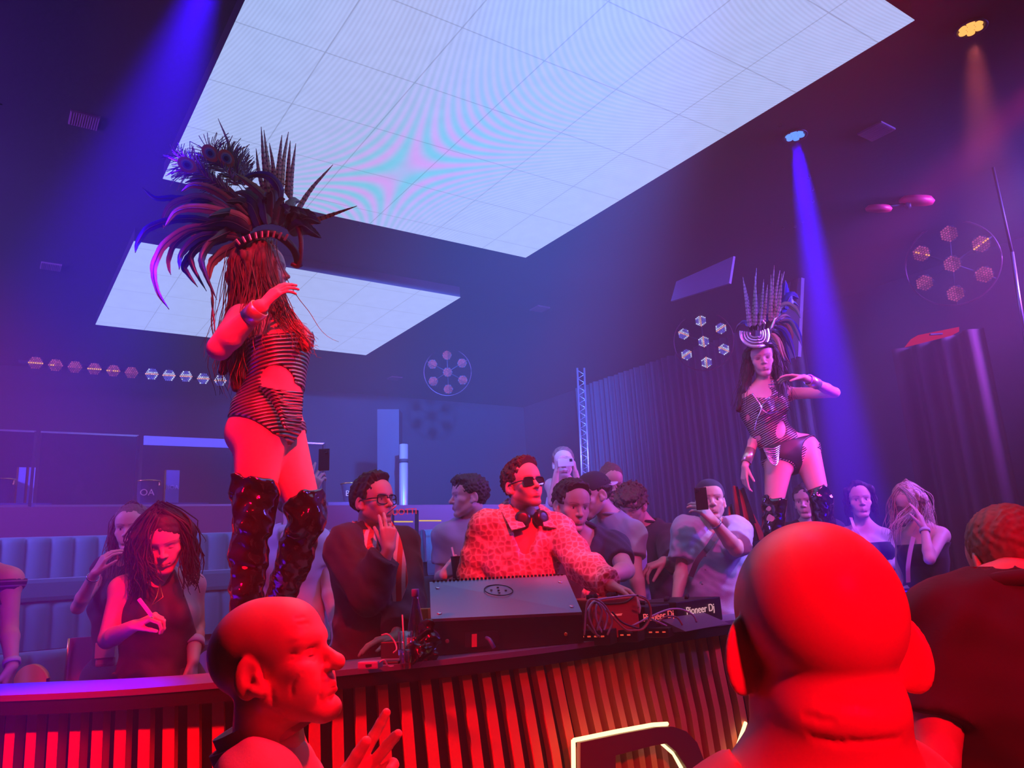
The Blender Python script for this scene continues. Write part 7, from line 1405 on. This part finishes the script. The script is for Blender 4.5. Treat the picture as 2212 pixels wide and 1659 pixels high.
# crumpled black bag between bottle and monitor
bg0 = at(913, 1400, 3.02) * (1, 1, 0) + (0, 0, DZ + .055); F0 = [el(bg0, (.045, .06, .055), None, .02), el(bg0 + V3(.02, .02, .05), (.03, .05, .05), None, .03), el(bg0 + V3(-.03, 0, -.02), (.03, .05, .03), None, .03)]
Ff = Field(bg0 - .14, bg0 + .16, .006); [Ff.apply(p) for p in F0]; Ff.noise(.009, 9, 3); Ff.noise(.004, 22, 5); Ff.cut(bg0 - V3(0, 0, .052), V3(0, 0, -1)); V_, Q_ = Ff.mesh(); o = mesh_obj('plastic_bag', V_, Q_, mat('bag_black', (.015, .012, .016), .18, spec=.7)); tag(o, 'crumpled shiny black bag between the bottle and the monitor', 'bag')
yb = MB(); q = at(915, 1345, 3.55) * (1, 1, 0) + (0, 0, DZ + .002); yb.box(q + (0, 0, .09), (.06, .05, .18), rotm(-10), bev=.004); o = yb.build('gold_carton', mat('carton_gold', (.75, .45, .08), .4)); tag(o, 'yellow-gold carton behind the water bottle', 'carton')
# mixer, players, cables
M_GEAR = mat('gear_black', (.022, .018, .022), .4); M_REDLIT = mat('gear_red_light', (.70, .06, .05), .45)  # mixer case: red light put into the base colour of black gear
def gear(name, quad_front, depth, h, label, txt, tcol, tsize, topm=None, tpos=.5, feet=True):
    """quad_front: left and right pixel of the top front edge with distances"""
    a, b = at(*quad_front[0]), at(*quad_front[1]); x = nrm((b - a) * (1, 1, 0)); y = V3(-x[1], x[0], 0); w_ = np.linalg.norm(b - a); zt = (a[2] + b[2]) / 2; zt = max(zt, CZ + .05); c = (a + b) / 2; F_ = np.array([x, y, (0, 0, 1)]).T
    root = empty(name, (float(c[0] + y[0] * depth / 2), float(c[1] + y[1] * depth / 2), CZ + .002), label, 'DJ gear'); h0 = CZ + .002
    mb = MB(); mb.box(np.array((*(c + y * depth / 2)[:2], (zt + h0) / 2)), (w_, depth, zt - h0), F_, bev=.005); mb.build('case', topm or M_GEAR, root)
    if txt: text_obj('logo', txt, tsize, np.array([x, (0, 0, 1), -y]).T, np.array((*(a + (b - a) * tpos)[:2], zt - (zt - h0) * .42)) - y * .004, tcol, root, .001, 1.1)
    for i in range(6):
        k = MB(); q = np.array((*(a + (b - a) * (.12 + .15 * i) + y * depth * (.3 + .12 * (i % 3)))[:2], zt)); k.lathe([(.010, 0), (.009, .018), (.0005, .019)], q, None, 12); k.build('knob', M_BLACK, root)
    return root, F_, a, b, zt
M_LOGO = emat('logo_pale', (.95, .45, .55), .8); M_LOGO2 = emat('logo_red', (1, .10, .14), .9)
gear('media_player', ((1460, 1299, 3.72), (1556, 1290, 3.98)), .30, .07, 'black media player with maker lettering at the right end of the desk', 'Pioneer Dj', M_LOGO, .050)
gear('media_player', ((1392, 1310, 3.52), (1446, 1304, 3.64)), .30, .07, 'black media player with red maker lettering, partly behind the cables', 'Pioneer Dj', M_LOGO2, .046)
gear('dj_mixer', ((1277, 1296, 3.36), (1376, 1288, 3.47)), .22, .12, 'DJ mixer with red-lit top under the DJ\'s hand', 'Pioneer', M_LOGO2, .018, M_REDLIT)
sl_ = MB(); q = at(1525, 1335, 3.72) * (1, 1, 0) + (0, 0, DZ + .002); wd = MB(); qa, qb = at(1478, 1338, 3.50) * (1, 1, 0) + (0, 0, CZ + .003), at(1572, 1326, 3.76) * (1, 1, 0) + (0, 0, CZ + .003); x = nrm(qb - qa); y = V3(-x[1], x[0], 0)
V = [qa, qb, qb + y * .13 + V3(0, 0, .05), qa + y * .13 + V3(0, 0, .05)]; o = quadbox(V, [V3(0, 0, -.002), V3(0, 0, -.002), V3(0, 0, -.052), V3(0, 0, -.052)], mat('case_lid', (.12, .10, .16), .4), 'sloped_case'); tag(o, 'sloped dark case in front of the right media player', 'case')
rg = np.random.default_rng(9); cl = [mat('cable_grey', (.35, .30, .42), .45), mat('cable_dark', (.10, .05, .07), .4), mat('cable_lilac', (.55, .50, .80), .45), mat('cable_red', (.5, .12, .14), .45)]
cb = [([(1262, 1372), (1270, 1300), (1300, 1262 + 40), (1322, 1340), (1312, 1372)], 0), ([(1290, 1375), (1272, 1330), (1284, 1300), (1300, 1320), (1290, 1362)], 0), ([(1305, 1376), (1288, 1335), (1292, 1302), (1312, 1330), (1300, 1378)], 2), ([(1268, 1320), (1285, 1298), (1330, 1290), (1370, 1286), (1392, 1290)], 2), ([(1284, 1302), (1320, 1304), (1352, 1300), (1372, 1286)], 1),
      ([(1380, 1288), (1400, 1300), (1406, 1330), (1390, 1358), (1365, 1362)], 3), ([(1376, 1286), (1396, 1294), (1404, 1318), (1398, 1345), (1374, 1366), (1348, 1362)], 1), ([(1366, 1352), (1400, 1335), (1440, 1318), (1470, 1316), (1496, 1328), (1505, 1344)], 2), ([(1404, 1336), (1425, 1345), (1440, 1352)], 2), ([(1418, 1346), (1440, 1332), (1462, 1334), (1474, 1350)], 3), ([(1310, 1318), (1330, 1340), (1352, 1360), (1372, 1362)], 3),
      ([(1322, 1322), (1345, 1345), (1380, 1358)], 1), ([(1268, 1350), (1280, 1364), (1296, 1376)], 0), ([(1300, 1340), (1306, 1362), (1312, 1376)], 3)]
for i, (l, k) in enumerate(cb):
    n = len(l); P_ = [at(x, y, 3.26 + .02 * (i % 5) + (x - 1262) * .0011) for x, y in l]; P_ = [np.array((p[0], p[1], max(p[2], DZ + .006))) for p in P_]; mb = MB(); mb.tube(catmull(P_, 30), .0042, 7); o = mb.build('audio_cable', cl[k]); tag(o, ['thin grey audio cable looping beside the monitor', 'thin dark audio cable in the tangle below the DJ mixer', 'pale lilac audio cable arching by the DJ gear', 'thin red-lit audio cable curving round the DJ mixer'][k], 'cable', 'audio cables by the mixer')
for i, (px, py, d, s) in enumerate(((1290, 1360, 3.40, (.14, .10, .06)), (1345, 1352, 3.46, (.16, .10, .05)), (1420, 1348, 3.56, (.12, .10, .04)))):
    q = at(px, py, d) * (1, 1, 0) + (0, 0, DZ + .002); b_ = MB(); b_.box(q + (0, 0, s[2] / 2), s, rotm(-25), bev=.004); o = b_.build('audio_box', M_GEAR)
    tag(o, ['small black audio box beside the monitor under the cables', 'small black audio box below the DJ mixer', 'low black audio box below the red-lettered player'][i], 'DJ gear')
    for j in range(4): l_ = MB(); l_.box(q + rotm(-25) @ V3(-.05 + .03 * j, -s[1] / 2 - .001, s[2] * .6), (.014, .003, .006), rotm(-25)); l_.build('indicator', emat('ind%d%d' % (i, j), (1, .08, .05), .7), o)
# pink-lit boards and yellow chair backs at the left behind the counter
def board(name, quad, d, th, m, label, cat):
    Q_ = [at(x, y, d + (q[0] if q else 0)) for x, y, *q in quad]; return tag(quadbox(Q_, [V3(0, th, 0)] * len(Q_), m, name), label, cat)
o = board('menu_board', [(140, 1470), (192, 1470), (204, 1375), (150, 1379)], 4.3, .03, mat('board_maroon', (.30, .06, .10), .6), 'maroon board with gold edge behind the counter at the left', 'board')
b_ = MB(); b_.tube([at(140, 1470, 4.29), at(149, 1379, 4.29)], .006, 6); b_.build('gold_edge', M_GOLD, o)
def chairback(px0, px1, py, d, m, label):
    a, b = at(px0, py, d), at(px1, py, d); mb = MB(); n = 18; V = []
    for th in (0, .03):
        for i in range(n + 1): u = i / n; p = a + (b - a) * u; V.append((p[0], p[1] + th, p[2] + .06 * math.sin(PI * u) ** .6))
        for i in range(n + 1): u = i / n; p = a + (b - a) * u; V.append((p[0], p[1] + th, .86))
    m_ = n + 1; F = [(i, i + 1, m_ + i + 1, m_ + i) for i in range(n)] + [(2 * m_ + i, 3 * m_ + i, 3 * m_ + i + 1, 2 * m_ + i + 1) for i in range(n)] + [(i, 2 * m_ + i, 2 * m_ + i + 1, i + 1) for i in range(n)]
    mb.add(V, F, None, True); o = mb.build('chair', m); tag(o, label, 'chair'); lg = MB(); c = (a + b) / 2
    for k in (-1, 1): l = MB(); l.tube([np.array((c[0] + k * .12, c[1] + .02, .4)), np.array((c[0] + k * .12, c[1] + .02, .88))], .014, 8); l.build('leg', M_BLACK, o)
chairback(30, 100, 1466, 3.6, mat('chair_yellow', (.60, .42, .04), .5), 'yellow rounded chair back just above the counter at the left')
chairback(424, 478, 1432, 3.9, mat('chair_rose', (.42, .12, .22), .5), 'rose rounded chair back beside the wrist with the scrunchie')
# shiny draped vinyl, red light painted on alternate folds, by the right dancer's lowered hand
M_VIN = mat('vinyl_red_light', (.55, .03, .03), .12, spec=.8, coat=1.0); M_VINB = mat('vinyl_black', (.02, .012, .015), .12, coat=1.0)
dr = empty('vinyl_drape', tuple(at(1612, 1165, 5.3) * (1, 1, 0) + (0, 0, .4)), 'shiny red and black vinyl drape hanging by the right dancer\'s lowered hand', 'drape')
for i, (x0, x1, y0, y1, w0, w1, r) in enumerate(((1585, 1598, 1050, 1165, 4, 18, 1), (1590, 1612, 1052, 1168, 5, 16, 0), (1596, 1622, 1058, 1168, 4, 22, 1), (1603, 1634, 1055, 1168, 6, 18, 0), (1612, 1646, 1090, 1166, 3, 16, 1), (1578, 1584, 1090, 1150, 3, 10, 0), (1574, 1573, 1095, 1140, 2, 8, 1))):
    ribbon3([at(x0, y0, 5.3), at((x0 + x1) / 2 + 2, (y0 + y1) / 2, 5.27), at(x1, y1, 5.25)], [w0 / 310, (w0 + w1) / 620, w1 / 310], .02, M_VIN if r else M_VINB, dr, 'fold', wdir=(1, .25, 0))
ps = MB(); ps.box(at(1612, 1168, 5.40) * (1, 1, 0) + (0, 0, .4 + (at(1612, 1166, 5.3)[2] - .4) / 2), (.30, .2, at(1612, 1166, 5.3)[2] - .4), bev=.01); ps.build('plinth', M_DESK, dr)
